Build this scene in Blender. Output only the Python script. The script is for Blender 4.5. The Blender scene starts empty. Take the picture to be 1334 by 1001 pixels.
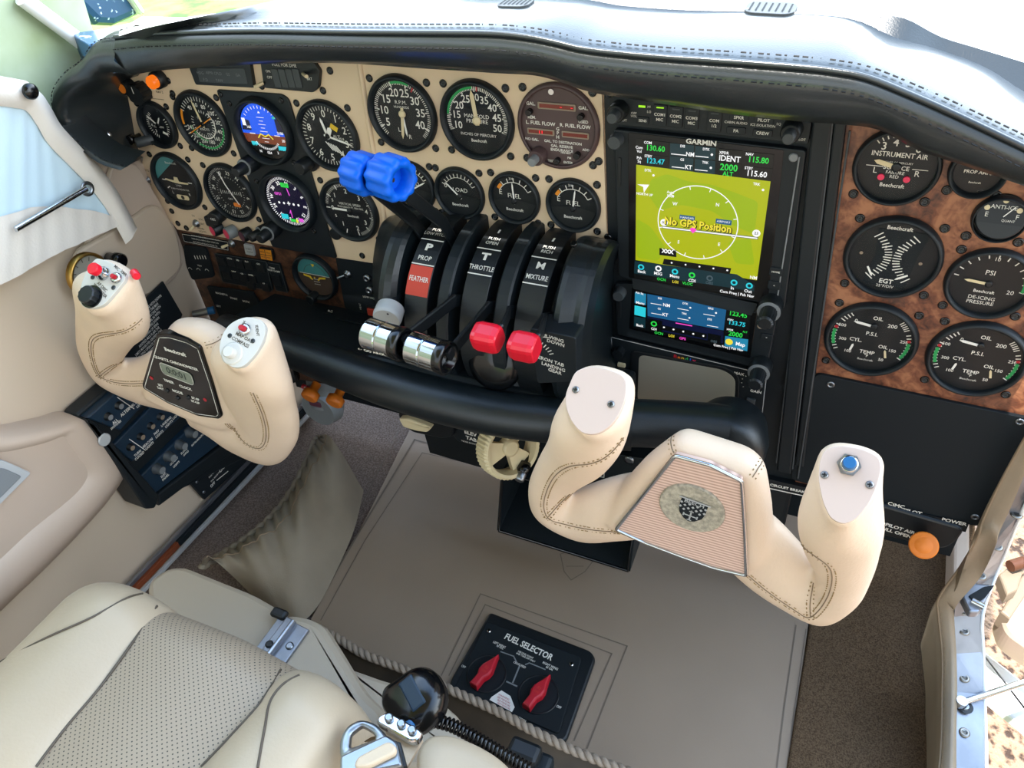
import bpy,bmesh,math,random
from math import pi,sin,cos,radians as rad
from mathutils import Vector as V, Matrix as Mx
random.seed(7)
sc=bpy.context.scene
COL=sc.collection
EXP=-0.2; SKY=2.6; SUN=14.0
# ---------------------------------------------------------------- camera solved from the photograph (metres; x right, y forward, z up)
RC=Mx(((0.9091042848615084,0.20889117773604338,-0.36040792875642214),(0.4100196381724287,-0.6015197672661524,0.6856076617869907),(-0.07357510149089969,-0.7710631916076157,-0.6324936829633014)))
FPX=1000.8; CAM=V((0,-.69,.95))
def ray(px,py): return RC@V(((px-667)/FPX,(py-500.5)/FPX,1))
def Yp(px,py,y): r=ray(px,py); return CAM+r*((y-CAM.y)/r.y)
def Zp(px,py,z): r=ray(px,py); return CAM+r*((z-CAM.z)/r.z)
def Xp(px,py,x): r=ray(px,py); return CAM+r*((x-CAM.x)/r.x)
def Pp(px,py,P,n): r=ray(px,py); return CAM+r*((P-CAM).dot(n)/r.dot(n))
# ---------------------------------------------------------------- materials
def lin(h):
    h=h.lstrip('#'); c=[int(h[i:i+2],16)/255 for i in(0,2,4)]
    return tuple(x/12.92 if x<.04045 else ((x+.055)/1.055)**2.4 for x in c)+(1,)
MATS={}
def mat(n,hexc,rough=.5,metal=0,spec=.5,noise=0,nscale=40,bump=0,bscale=300,c2=None,coat=0,ramp=(.35,.65),sheen=0,det=4,dist=.0006):
    m=bpy.data.materials.new(n); m.use_nodes=True; t=m.node_tree; b=t.nodes['Principled BSDF']
    b.inputs['Base Color'].default_value=lin(hexc); b.inputs['Roughness'].default_value=rough; b.inputs['Metallic'].default_value=metal
    b.inputs['Specular IOR Level'].default_value=spec; b.inputs['Coat Weight'].default_value=coat; b.inputs['Coat Roughness'].default_value=.08
    if sheen: b.inputs['Sheen Weight'].default_value=sheen
    tc=t.nodes.new('ShaderNodeTexCoord')
    if noise or c2:
        nz=t.nodes.new('ShaderNodeTexNoise'); nz.inputs['Scale'].default_value=nscale; nz.inputs['Detail'].default_value=det
        t.links.new(tc.outputs['Object'],nz.inputs['Vector'])
        cr=t.nodes.new('ShaderNodeValToRGB'); cr.color_ramp.elements[0].position=ramp[0]; cr.color_ramp.elements[1].position=ramp[1]
        a=lin(hexc); c=lin(c2) if c2 else tuple(x*(1-noise) for x in a[:3])+(1,)
        cr.color_ramp.elements[0].color=c; cr.color_ramp.elements[1].color=a
        t.links.new(nz.outputs['Fac'],cr.inputs['Fac']); t.links.new(cr.outputs['Color'],b.inputs['Base Color'])
    if bump:
        nb=t.nodes.new('ShaderNodeTexNoise'); nb.inputs['Scale'].default_value=bscale; nb.inputs['Detail'].default_value=3
        bp=t.nodes.new('ShaderNodeBump'); bp.inputs['Strength'].default_value=bump; bp.inputs['Distance'].default_value=dist
        t.links.new(tc.outputs['Object'],nb.inputs['Vector']); t.links.new(nb.outputs['Fac'],bp.inputs['Height']); t.links.new(bp.outputs['Normal'],b.inputs['Normal'])
    MATS[n]=m; return m
def emat(n,hexc,k=1.0):
    m=bpy.data.materials.new(n); m.use_nodes=True; t=m.node_tree; b=t.nodes['Principled BSDF']
    b.inputs['Base Color'].default_value=(.004,.004,.004,1); b.inputs['Roughness'].default_value=.25
    b.inputs['Emission Color'].default_value=lin(hexc); b.inputs['Emission Strength'].default_value=k*2**(-EXP)
    MATS[n]=m; return m
def glassmat(n,gl=.06,tint=(1,1,1,1),rough=.02):
    m=bpy.data.materials.new(n); m.use_nodes=True; t=m.node_tree; t.nodes.clear()
    o=t.nodes.new('ShaderNodeOutputMaterial'); mx=t.nodes.new('ShaderNodeMixShader'); tr=t.nodes.new('ShaderNodeBsdfTransparent'); g=t.nodes.new('ShaderNodeBsdfGlossy')
    lw=t.nodes.new('ShaderNodeLayerWeight'); lw.inputs[0].default_value=.5; pw=t.nodes.new('ShaderNodeMath'); pw.operation='POWER'; pw.inputs[1].default_value=4
    fr=t.nodes.new('ShaderNodeMath'); fr.operation='MULTIPLY_ADD'; fr.inputs[1].default_value=.6; fr.inputs[2].default_value=gl; g.inputs['Roughness'].default_value=rough
    t.links.new(lw.outputs['Facing'],pw.inputs[0]); t.links.new(pw.outputs[0],fr.inputs[0])
    t.links.new(fr.outputs[0],mx.inputs[0]); t.links.new(tr.outputs[0],mx.inputs[1]); t.links.new(g.outputs[0],mx.inputs[2]); t.links.new(mx.outputs[0],o.inputs[0])
    MATS[n]=m; return m
mat('cream','#dcc3a3',.55,bump=.05,bscale=500,noise=.05,nscale=8)
mat('black','#0b1115',.45); mat('blackgloss','#08090b',.18); mat('blackmat','#0e161b',.7,spec=.3)
mat('satin','#0f171c',.5,bump=.15,bscale=900,spec=.4); mat('dial','#0a1015',.45,spec=.35,coat=.12); mat('grey','#3a3f42',.5); mat('midgrey','#777b7d',.45)
mat('ltgrey','#a9abab',.5); mat('white','#e8e6e0',.6); mat('ivory','#d8c8a0',.45); mat('printed','#dedbd2',.7)
mat('dkprint','#4a4032',.7)
mat('blackleather','#272d30',.3,bump=.25,bscale=650,spec=.6,noise=.2,nscale=12,coat=.35)
mat('vinylblack','#0c1418',.36,bump=.3,bscale=900,spec=.55)
mat('leather','#e3cab0',.45,bump=.45,bscale=420,noise=.06,nscale=18,spec=.4)
mat('plate','#c9b2a4',.2,spec=.6)
mat('plateW','#cdc8be',.25,spec=.6)
mat('seat','#a99880',.42,bump=.4,bscale=380,noise=.06,nscale=14,spec=.45)
mat('trim','#c2b09b',.5,bump=.15,bscale=600,noise=.05,nscale=5)
mat('trim2','#baa796',.45,bump=.12,bscale=600)
mat('mat','#948270',.62,bump=.2,bscale=500,noise=.16,nscale=6,ramp=(.2,.8))
mat('matdark','#6a5e52',.7,bump=.2,bscale=500)
mat('carpetR','#705c47',.95,bump=1,bscale=900,c2='#4c3c2d',nscale=650,spec=.1,dist=.002,det=2)
mat('carpetL','#94847a',.95,bump=1,bscale=900,c2='#6d5f57',nscale=380,spec=.1,dist=.002,det=2)
mat('pocket','#8a7e6c',.8,bump=.4,bscale=500,noise=.12,nscale=20)
mat('brownvinyl','#43382c',.5,c2='#27211a',nscale=14,bump=.3)
mat('rope','#8d7f70',.9,bump=.8,bscale=600)
mat('thread','#93794f',.7); mat('threadD','#86725a',.7); mat('threadB','#060708',.7)
mat('chrome','#c4c8cc',.12,1); mat('steel','#9ba0a6',.32,1,bump=.15,bscale=120,noise=.25,nscale=12); mat('alu','#94979e',.38,.8,noise=.3,nscale=22)
mat('brass','#b08b4a',.35,1); mat('screwmetal','#8f8b84',.35,1)
mat('blue','#045fd6',.38,spec=.3); mat('red','#d90f2a',.35,coat=.1); mat('redflat','#c4402e',.6); mat('redpt','#b01828',.4)
mat('orange','#e07a20',.45); mat('amber','#e08a1a',.5); mat('green','#1f9a4f',.6); mat('yellow','#d9b52a',.6); mat('pink','#e2305a',.4)
mat('ffbrown','#4e3c3c',.5); mat('lcd','#7c8576',.35); mat('lcdseg','#2c3430',.5)
mat('tealdial','#3f7f80',.4); mat('browndial','#4a3a30',.5); mat('crt','#8e8a7d',.3,spec=.6); mat('mesh','#d4b3a2',.55,bump=.2)
mat('stone','#b4ab98',.6,c2='#8a8577',nscale=300,noise=.3,bump=.5,bscale=400)
mat('bluecon','#10283a',.45,spec=.5)
mat('curtain','#bdd3dd',.85,bump=.3,bscale=200,sheen=.3); mat('hem','#d5cec4',.85,bump=.5,bscale=300)
mat('wetblue','#1c4668',.3,c2='#b8d4e4',nscale=60,ramp=(.3,.36),det=2); mat('paint','#e9ecec',.3,coat=.3)
mat('haze','#a8b59c',.5,c2='#84936a',nscale=9,ramp=(.3,.62))
mat('grass','#7f9a3e',.9,c2='#3d5a1c',nscale=3,det=12,ramp=(.4,.6)); mat('gravel','#93765f',.9,c2='#38271d',nscale=45,ramp=(.40,.52),bump=1,bscale=45,dist=.02)
mat('tan','#8b7c6a',.5,bump=.3,bscale=300); mat('purple','#5a3040',.5); mat('woodstrip','#7a3a1c',.4); mat('ledg','#9adf1a',.4)
# walnut burl
def burl(n,ca,cb,cc):
    m=bpy.data.materials.new(n); m.use_nodes=True; t=m.node_tree; b=t.nodes['Principled BSDF']; b.inputs['Roughness'].default_value=.38; b.inputs['Coat Weight'].default_value=.25
    tc=t.nodes.new('ShaderNodeTexCoord'); n1=t.nodes.new('ShaderNodeTexNoise'); n1.inputs['Scale'].default_value=16; n1.inputs['Detail'].default_value=8; n1.inputs['Distortion'].default_value=2.5
    n2=t.nodes.new('ShaderNodeTexNoise'); n2.inputs['Scale'].default_value=130; n2.inputs['Detail'].default_value=4; n2.inputs['Distortion'].default_value=1.2
    ad=t.nodes.new('ShaderNodeMath'); ad.operation='MULTIPLY_ADD'; ad.inputs[1].default_value=.45
    cr=t.nodes.new('ShaderNodeValToRGB'); e=cr.color_ramp.elements; e[0].position=.5; e[0].color=lin(cc); e[1].position=.88; e[1].color=lin(ca); k=e.new(.68); k.color=lin(cb)
    L=t.links.new; L(tc.outputs['Object'],n1.inputs['Vector']); L(tc.outputs['Object'],n2.inputs['Vector']); L(n2.outputs['Fac'],ad.inputs[0]); L(n1.outputs['Fac'],ad.inputs[2]); L(ad.outputs[0],cr.inputs['Fac']); L(cr.outputs['Color'],b.inputs['Base Color'])
    MATS[n]=m
burl('burl','#a06a4a','#6e3f2b','#2c1712'); burl('burldark','#6a4630','#40281c','#140d0b')
# perforated leather: staggered dots in object x/y
def perf(n,hexc,pitch):
    m=mat(n,hexc,.5,bump=.2,bscale=400); t=m.node_tree; b=t.nodes['Principled BSDF']; L=t.links.new
    tc=t.nodes.new('ShaderNodeTexCoord'); sp=t.nodes.new('ShaderNodeSeparateXYZ'); L(tc.outputs['Object'],sp.inputs[0])
    def mth(op,a,bv=None):
        k=t.nodes.new('ShaderNodeMath'); k.operation=op
        for i,v in enumerate((a,bv)):
            if v is None: continue
            if isinstance(v,(int,float)): k.inputs[i].default_value=v
            else: L(v,k.inputs[i])
        return k.outputs[0]
    x=mth('MULTIPLY',sp.outputs[0],1/pitch); y=mth('MULTIPLY',sp.outputs[1],1/pitch)
    u=mth('ADD',x,y); w=mth('SUBTRACT',x,y)
    fu=mth('SUBTRACT',mth('FRACT',u),.5); fw=mth('SUBTRACT',mth('FRACT',w),.5)
    d=mth('ADD',mth('MULTIPLY',fu,fu),mth('MULTIPLY',fw,fw)); hole=mth('LESS_THAN',d,.028)
    mx=t.nodes.new('ShaderNodeMix'); mx.data_type='RGBA'; L(hole,mx.inputs[0]); mx.inputs[6].default_value=lin(hexc); mx.inputs[7].default_value=lin('#39342c'); L(mx.outputs[2],b.inputs['Base Color'])
perf('perf','#948470',.0056);mat('seamdark','#4a4034',.6)
_m=mat('mesh','#d9b8a6',.5);_t=_m.node_tree;_w=_t.nodes.new('ShaderNodeTexWave');_w.bands_direction='Z';_w.inputs['Scale'].default_value=95;_c=_t.nodes.new('ShaderNodeTexCoord');_r=_t.nodes.new('ShaderNodeValToRGB');_r.color_ramp.elements[0].color=lin('#b08f80');_r.color_ramp.elements[1].color=lin('#e2c3b2');_t.links.new(_c.outputs['Object'],_w.inputs['Vector']);_t.links.new(_w.outputs['Fac'],_r.inputs['Fac']);_t.links.new(_r.outputs['Color'],_t.nodes['Principled BSDF'].inputs['Base Color'])
glassmat('glass',.004); glassmat('windshield',.03,(.97,.99,.98,1))
# ---------------------------------------------------------------- mesh builder
_txt={}
def textgeo(s,bold,res=2):
    k=(s,bold)
    if k in _txt: return _txt[k]
    c=bpy.data.curves.new('t','FONT'); c.body=s; c.size=1; c.offset=bold; c.resolution_u=res; c.align_x='CENTER'; c.align_y='CENTER'; c.fill_mode='FRONT'
    o=bpy.data.objects.new('t',c); COL.objects.link(o)
    dg=bpy.context.evaluated_depsgraph_get(); oe=o.evaluated_get(dg); me=oe.to_mesh()
    g=([v.co.copy() for v in me.vertices],[tuple(p.vertices) for p in me.polygons])
    oe.to_mesh_clear(); bpy.data.objects.remove(o); bpy.data.curves.remove(c)
    _txt[k]=g; return g
class G:
    def __init__(s): s.ts=1.0;s.v=[]; s.f=[]; s.m=[]; s.sm=[]; s.ms=[]
    def mi(s,m):
        if m not in s.ms: s.ms.append(m)
        return s.ms.index(m)
    def add(s,vs,fs,m,sm=False,M=None):
        b=len(s.v); s.v+= [ (M@V(v)) if M else V(v) for v in vs]; k=s.mi(m)
        for f in fs: s.f.append(tuple(i+b for i in f)); s.m.append(k); s.sm.append(sm)
        return s
    def box(s,c,d,m,bev=0,M=None,seg=2):
        c=V(c)
        if not bev:
            x,y,z=[q/2 for q in d]; vs=[c+V((i*x,j*y,k*z)) for i in(-1,1) for j in(-1,1) for k in(-1,1)]
            return s.add(vs,[(0,1,3,2),(4,6,7,5),(0,4,5,1),(2,3,7,6),(0,2,6,4),(1,5,7,3)],m,False,M)
        bm=bmesh.new(); bmesh.ops.create_cube(bm,size=1)
        for v in bm.verts: v.co=V((v.co.x*d[0],v.co.y*d[1],v.co.z*d[2]))+c
        bmesh.ops.bevel(bm,geom=bm.edges[:],offset=bev,segments=seg,affect='EDGES',profile=.5)
        bm.verts.index_update(); s.add([v.co.copy() for v in bm.verts],[tuple(v.index for v in f.verts) for f in bm.faces],m,False,M); bm.free(); return s
    def lathe(s,prof,m,n=32,M=None,sm=True,cap=True):
        vs=[];fs=[]
        for r,z in prof:
            for i in range(n): a=2*pi*i/n; vs.append((r*cos(a),r*sin(a),z))
        for j in range(len(prof)-1):
            for i in range(n): k=(i+1)%n; fs.append((j*n+i,j*n+k,(j+1)*n+k,(j+1)*n+i))
        s.add(vs,fs,m,sm,M)
        if cap:
            if prof[-1][0]>1e-6: s.add(vs[-n:],[tuple(range(n))],m,False,M)
            if prof[0][0]>1e-6: s.add(vs[:n],[tuple(range(n))[::-1]],m,False,M)
        return s
    def cyl(s,r,z0,z1,m,n=24,M=None,b=None):
        b=min(r,abs(z1-z0))*.15 if b is None else b
        return s.lathe([(r,z0),(r,z1-b),(r-b*.4,z1-b*.3),(r-b,z1)],m,n,M)
    def disc(s,r,z,m,n=40,M=None,c=(0,0)): return s.add([(c[0]+r*cos(2*pi*i/n),c[1]+r*sin(2*pi*i/n),z) for i in range(n)],[tuple(range(n))],m,False,M)
    def poly(s,pts,z,m,M=None): return s.add([(p[0],p[1],z) for p in pts],[tuple(range(len(pts)))],m,False,M)
    def prism(s,pts,z0,z1,m,bev=0,M=None,m2=None):
        n=len(pts)
        A=sum(pts[i][0]*pts[(i+1)%n][1]-pts[(i+1)%n][0]*pts[i][1] for i in range(n))
        if A<0: pts=pts[::-1]
        rings=[(pts,z0)]
        if bev: rings+=[(pts,z1-bev),(inset(pts,bev*.35),z1-bev*.3),(inset(pts,bev),z1)]
        else: rings+=[(pts,z1)]
        vs=[(p[0],p[1],z) for ps,z in rings for p in ps]; fs=[]
        for j in range(len(rings)-1):
            for i in range(n): k=(i+1)%n; fs.append((j*n+i,j*n+k,(j+1)*n+k,(j+1)*n+i))
        fs.append(tuple(range(n))[::-1]); s.add(vs,fs,m,False,M)
        s.add(vs[-n:],[tuple(range(n))],m2 or m,False,M); return s
    def text(s,t,h,x,y,m='printed',z=.0003,rot=0,bold=.0,wx=1.0,M=None,al=0):
        vs,fs=textgeo(t,bold)
        if not vs: return s
        h*=s.ts;k=h/.72; w=max(v.x for v in vs)-min(v.x for v in vs)
        T=Mx.Translation((x,y,z))@Mx.Rotation(rad(rot),4,'Z')@Mx.Diagonal((k*wx,k,1,1))@Mx.Translation((al*w/2,0,0))
        return s.add(vs,fs,m,False,(M@T) if M else T)
    def line(s,pts,w,m,z=.0003,M=None,closed=False):
        n=len(pts)
        for i in range(n if closed else n-1):
            a=V(pts[i][:2]);b=V(pts[(i+1)%n][:2]);d=b-a
            if d.length<1e-9: continue
            d.normalize();q=V((-d.y,d.x))*w/2;a=a-d*w/2*.9;b=b+d*w/2*.9
            s.add([(a.x-q.x,a.y-q.y,z),(b.x-q.x,b.y-q.y,z),(b.x+q.x,b.y+q.y,z),(a.x+q.x,a.y+q.y,z)],[(0,1,2,3)],m,False,M)
        return s
    def rect(s,cx,cy,w,h,m,z=.0003,M=None,rot=0):
        a=rad(rot);pts=[(cx+x*cos(a)-y*sin(a),cy+x*sin(a)+y*cos(a)) for x,y in((-w/2,-h/2),(w/2,-h/2),(w/2,h/2),(-w/2,h/2))]
        return s.poly(pts,z,m,M)
    def tick(s,r0,r1,a,w,m='printed',z=.0003,M=None):
        c=((r0+r1)/2*sin(rad(a)),(r0+r1)/2*cos(rad(a))); return s.rect(c[0],c[1],w,abs(r1-r0),m,z,M,rot=-a)
    def ticks(s,r0,r1,a0,a1,n,w,m='printed',z=.0003,c=(0,0)):
        for i in range(n): s.tick(r0,r1,a0+(a1-a0)*i/max(1,n-1),w,m,z,Mx.Translation((c[0],c[1],0)))
        return s
    def arc(s,r0,r1,a0,a1,m,z=.0003,M=None,n=None):
        n=n or max(3,int(abs(a1-a0)/5)); vs=[]
        for i in range(n+1):
            a=rad(a0+(a1-a0)*i/n); vs+=[(r0*sin(a),r0*cos(a),z),(r1*sin(a),r1*cos(a),z)]
        return s.add(vs,[(2*i,2*i+1,2*i+3,2*i+2) for i in range(n)],m,False,M)
    def tube(s,pts,r,m,n=12,M=None,cap=True,ell=1.0,up=None,sm=True):
        pts=[V(p) for p in pts]; N=len(pts); rr=r if isinstance(r,(list,tuple)) else [r]*N
        t0=(pts[1]-pts[0]).normalized(); u=up and V(up) or (V((0,0,1)) if abs(t0.z)<.9 else V((1,0,0))); vs=[]
        u=(u-t0*u.dot(t0)).normalized()
        for i in range(N):
            t=(pts[min(i+1,N-1)]-pts[max(i-1,0)]).normalized(); u=(u-t*u.dot(t)).normalized(); w=t.cross(u)
            for j in range(n): a=2*pi*j/n; vs.append(pts[i]+u*rr[i]*cos(a)*ell+w*rr[i]*sin(a))
        fs=[(i*n+j,i*n+(j+1)%n,(i+1)*n+(j+1)%n,(i+1)*n+j) for i in range(N-1) for j in range(n)]
        s.add(vs,fs,m,sm,M)
        if cap: s.add(vs[:n],[tuple(range(n))[::-1]],m,False,M); s.add(vs[-n:],[tuple(range(n))],m,False,M)
        return s
    def loft(s,rows,m,sm=True,closed=False,M=None,caps=False):
        n=len(rows[0]); vs=[p for r in rows for p in r]; fs=[]
        for j in range(len(rows)-1):
            for i in range(n if closed else n-1): k=(i+1)%n; fs.append((j*n+i,j*n+k,(j+1)*n+k,(j+1)*n+i))
        if caps: fs+=[tuple(range(n))[::-1],tuple(range((len(rows)-1)*n,len(rows)*n))]
        return s.add(vs,fs,m,sm,M)
    def build(s,name,parent=None,world=False,weld=False,recalc=False):
        if parent is not None and world:
            Mi=parent['_M'] if False else ROOTM[root(parent).name].inverted(); vs=[Mi@v for v in s.v]
        else: vs=s.v
        me=bpy.data.meshes.new(name); me.from_pydata([tuple(v) for v in vs],[],s.f)
        for k in s.ms: me.materials.append(MATS[k])
        me.polygons.foreach_set('material_index',s.m); me.polygons.foreach_set('use_smooth',s.sm)
        if weld or recalc:
            bm=bmesh.new(); bm.from_mesh(me)
            if weld: bmesh.ops.remove_doubles(bm,verts=bm.verts,dist=1e-5)
            bmesh.ops.recalc_face_normals(bm,faces=bm.faces); bm.to_mesh(me); bm.free()
        me.update(); o=bpy.data.objects.new(name,me); COL.objects.link(o)
        if parent is not None: o.parent=parent
        else: ROOTM[o.name]=Mx.Identity(4)
        return o
ROOTM={}
def root(o):
    while o.parent: o=o.parent
    return o
def inset(pts,d):
    n=len(pts);out=[]
    for i in range(n):
        a,b,c=V(pts[i-1][:2]),V(pts[i][:2]),V(pts[(i+1)%n][:2]); d1=(b-a);d2=(c-b)
        if d1.length<1e-9 or d2.length<1e-9: out.append((b.x,b.y));continue
        d1.normalize();d2.normalize();n1=V((-d1.y,d1.x));n2=V((-d2.y,d2.x));q=n1+n2
        q=q/max(.3,q.length_squared)*2 if q.length>1e-6 else n1
        out.append((b.x+q.x*d,b.y+q.y*d))
    return out
def rrect(w,h,r,n=4,cx=0,cy=0):
    p=[]
    for sx,sy,a0 in((1,1,0),(-1,1,90),(-1,-1,180),(1,-1,270)):
        for i in range(n+1): a=rad(a0+90*i/n); p.append((cx+sx*(w/2-r)+r*cos(a),cy+sy*(h/2-r)+r*sin(a)))
    return p
def roundpoly(pts,r,n=4):
    out=[];N=len(pts)
    for i in range(N):
        a,b,c=V(pts[i-1][:2]),V(pts[i][:2]),V(pts[(i+1)%N][:2]);q=min(r,(a-b).length*.45,(c-b).length*.45)
        p0=b+(a-b).normalized()*q;p1=b+(c-b).normalized()*q
        for k in range(n+1): t=k/n; w=p0*(1-t)**2+b*2*t*(1-t)+p1*t*t; out.append((w.x,w.y))
    return out
def spline(pts,k=6):
    pts=[V(p) for p in pts];o=[]
    for i in range(len(pts)-1):
        p0=pts[max(i-1,0)];p1=pts[i];p2=pts[i+1];p3=pts[min(i+2,len(pts)-1)]
        for j in range(k):
            t=j/k;o.append(.5*((2*p1)+(p2-p0)*t+(2*p0-5*p1+4*p2-p3)*t*t+(3*p1-3*p2+p3-p0)*t**3))
    o.append(pts[-1]);return o
def T(name,label,cat,M=None,group=None):
    o=bpy.data.objects.new(name,None);COL.objects.link(o);o.empty_display_size=.02
    M=M if isinstance(M,Mx) else Mx.Translation(V(M or (0,0,0)))
    o.matrix_world=M;o.matrix_basis=M;ROOTM[o.name]=M;tag(o,label,cat,group);return o
def tag(o,label=None,cat=None,group=None,kind=None):
    if label:o['label']=label
    if cat:o['category']=cat
    if group:o['group']=group
    if kind:o['kind']=kind
    return o
def S(g,name): o=g.build(name); o['kind']='structure'; return o
PAN=Mx(((1,0,0,0),(0,0,-1,0),(0,1,0,0),(0,0,0,1)))   # local x right, y up, z toward the seats
class Face:
    """a flat face parallel to the panel (or any frame): photo points -> metres on it"""
    def __init__(s,px,py,y=0,M=None):
        if M is None: s.M=Mx.Translation(Yp(px,py,y))@PAN
        else: s.M=M
        s.I=s.M.inverted(); s.O=s.M.translation; s.n=s.M.to_3x3()@V((0,0,1))
    def p(s,px,py,z=0):
        q=s.I@Pp(px,py,s.O+s.n*z,s.n); return (q.x,q.y)
    def P(s,l): return [s.p(*q) for q in l]
    def h(s,px,py,n=1): a=s.p(px,py-.5);b=s.p(px,py+.5); return n*math.hypot(a[0]-b[0],a[1]-b[1])
    def w(s,px,py,n=1): a=s.p(px-.5,py);b=s.p(px+.5,py); return n*math.hypot(a[0]-b[0],a[1]-b[1])
def Tt(x,y,z=0): return Mx.Translation((x,y,z))
def dup(r,M=None,label=None):
    c=r.copy();COL.objects.link(c)
    if M is not None: c.matrix_basis=M; ROOTM[c.name]=M
    if label:c['label']=label
    for ch in r.children:
        d=ch.copy();COL.objects.link(d);d.parent=c
        for g2 in ch.children: e=g2.copy();COL.objects.link(e);e.parent=d
    return c
def stitch(g,pts,m='thread',pitch=.005,l=.0032,r=.0004):
    pts=[V(p) for p in pts];acc=0
    for a,b in zip(pts,pts[1:]):
        L=(b-a).length;d=(b-a)/L if L else None
        while d and acc<L:
            q=a+d*acc;e=a+d*min(L,acc+l)
            if (e-q).length>1e-5:g.tube([q,e],r,m,4,cap=True,sm=False)
            acc+=pitch
        acc-=L

from mathutils.bvhtree import BVHTree
def bvh_of(o):
    bpy.context.view_layer.update(); dg=bpy.context.evaluated_depsgraph_get(); e=o.evaluated_get(dg); me=e.to_mesh(); M=o.matrix_world
    t=BVHTree.FromPolygons([M@v.co for v in me.vertices],[tuple(p.vertices) for p in me.polygons]); e.to_mesh_clear(); return t
def onsurf(t,px,py,lift=.0004):
    r=ray(px,py).normalized(); h=t.ray_cast(CAM,r)
    return (h[0]+h[1]*lift,h[1]) if h[0] is not None else None
def seams(o,body,lines,thr='thread',off=.0032,groove='threadD',double=True):
    t=bvh_of(body)
    for pix in lines:
        P=[];N=[]
        for q in spline([(x,y,0) for x,y in pix],8):
            h=onsurf(t,q.x,q.y)
            if h and (not P or (h[0]-P[-1]).length<.03): P.append(h[0]);N.append(h[1])
        if len(P)<3: continue
        for _ in range(14): P=[P[0]]+[(P[k-1]+P[k]*2+P[k+1])/4 for k in range(1,len(P)-1)]+[P[-1]]
        nn_=[t.find_nearest(p) for p in P];P=[n[0]+n[1]*.0004 for n in nn_];N=[n[1] for n in nn_]
        g=G();g.tube(P,.0005,groove,5)
        for sgn in ((-1,1) if double else (1,)):
            S_=[]
            for i,(p,n) in enumerate(zip(P,N)):
                d=(P[min(i+1,len(P)-1)]-P[max(i-1,0)]).normalized(); q=p+n.cross(d).normalized()*off*sgn
                c=t.find_nearest(q); S_.append(c[0]+c[1]*.0004)
            stitch(g,S_,thr,.0050,.0034,.00055)
        g.build('stitched_seam',o,world=True)
mat('chromeD','#b8bcc0',.10,1); mat('bluebtn','#1d5f92',.35); mat('seatbase','#a89b88',.5,bump=.1,bscale=500); mat('belt','#c2ae94',.7,bump=.5,bscale=500); mat('framelth','#93826c',.5,bump=.4,bscale=420,noise=.15,nscale=20); mat('brown2','#5a3420',.6)
for n_,h_,k_ in(('skyscr','#1560ff',.9),('brnscr','#8a4428',.7),('navyscr','#101a48',.5),('navyscr2','#0a0a3a',.45),('whtscr','#ffffff',1.0),('ylwscr','#f0e040',1.0),('cynscr','#30d8e8',.9),('grnscr','#30e050',.95),('pnkscr','#e858e0',.95),('redlit','#ff2030',1.3),('redwin','#8c3020',.45),('orlamp','#ff7a18',.9),('mapscr','#bcc60e',.85),('mapscr2','#a8c414',.85),('tealscr','#123c46',.6),('bluescr','#1c6496',.8),('blkscr','#050b0e',.4),('magscr','#ff50d0',1.),('ltbluescr','#2890b8',.85),('greyscr','#5a6f78',.6),('ledgrn','#a8f020',1.0)): emat(n_,h_,k_)
# ================================================================ PANELS
def slab(name,label,pix,y,th,m,cat='panel',bev=0,rr=0,m2=None,struct=False):
    F=Face(*pix[0],y-th); o=T(name,label,cat,F.M)
    pts=F.P(pix)
    if rr: pts=roundpoly(pts,rr)
    g=G().prism(pts,-th,0,m,bev,m2=m2); g.build('face_plate',o); return o,F
cream,FC=slab('pilot_instrument_panel','large cream metal panel carrying the round flight gauges at the far left',[(150,84),(463,66),(469,90),(506,346),(440,336),(231,299),(222,288),(205,266),(178,206),(168,150),(152,100)],0,.003,'cream')
cream2,FC2=slab('engine_instrument_panel','cream metal panel carrying engine and fuel gauges, between flight gauges and touch screens',[(468,64),(700,84),(760,104),(784,120),(791,334),(640,318),(513,343),(471,95)],0,.003,'cream')
# crease where the two cream plates meet
g=G();g.tube([Yp(466,66,-.003),Yp(484,180,-.003),Yp(511,345,-.003)],.003,'cream',10);g.build('edge_roll',cream,world=True)
sub,FS=slab('pilot_subpanel','dark walnut burl strip below the left cream panel',[(222,288),(515,335),(545,520),(300,480)],.006,.004,'burldark')
stack,FK=slab('avionics_bay','black metal bay holding the touch screens and the radar',[(786,90),(1112,130),(1106,170),(1038,642),(990,640),(800,600)],.003,.003,'satin')
wood,FW=slab('copilot_instrument_panel','reddish walnut burl panel with six round gauges, right of the screens',[(1100,140),(1375,232),(1345,610),(1310,690),(1036,628)],.001,.003,'burl')
ped,FP=slab('centre_lower_panel','black lower centre panel behind the trim wheel',[(505,330),(795,330),(800,560),(1036,600),(1030,640),(800,660),(560,590),(540,520)],.012,.004,'satin')
# vertical rails beside the radios
rl=T('bay_rail','black vertical double-ridged rail between the screens and the burl panel','rail',Face(1060,400,-.0034).M)
F=Face(1060,400,-.001,rl.matrix_basis)
g=G()
for a,b,w,z in(((1073,150),(1022,612),.016,.006),((1096,150),(1042,605),.010,.004)):
    p,q=F.p(*a),F.p(*b); g.prism([(p[0]-w/2,p[1]),(p[0]+w/2,p[1]),(q[0]+w/2,q[1]),(q[0]-w/2,q[1])],-.001,z,'satin',.002)
g.build('rail_body',rl)
g=G()
for a,b in(((1062,190),(1012,600)),((1086,150),(1033,608)),((1108,168),(1040,620))): 
    p,q=F.p(*a),F.p(*b); g.tube([(p[0],p[1],.004),(q[0],q[1],.004)],.0011,'grey',6)
g.build('bright_edge',rl)
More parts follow.
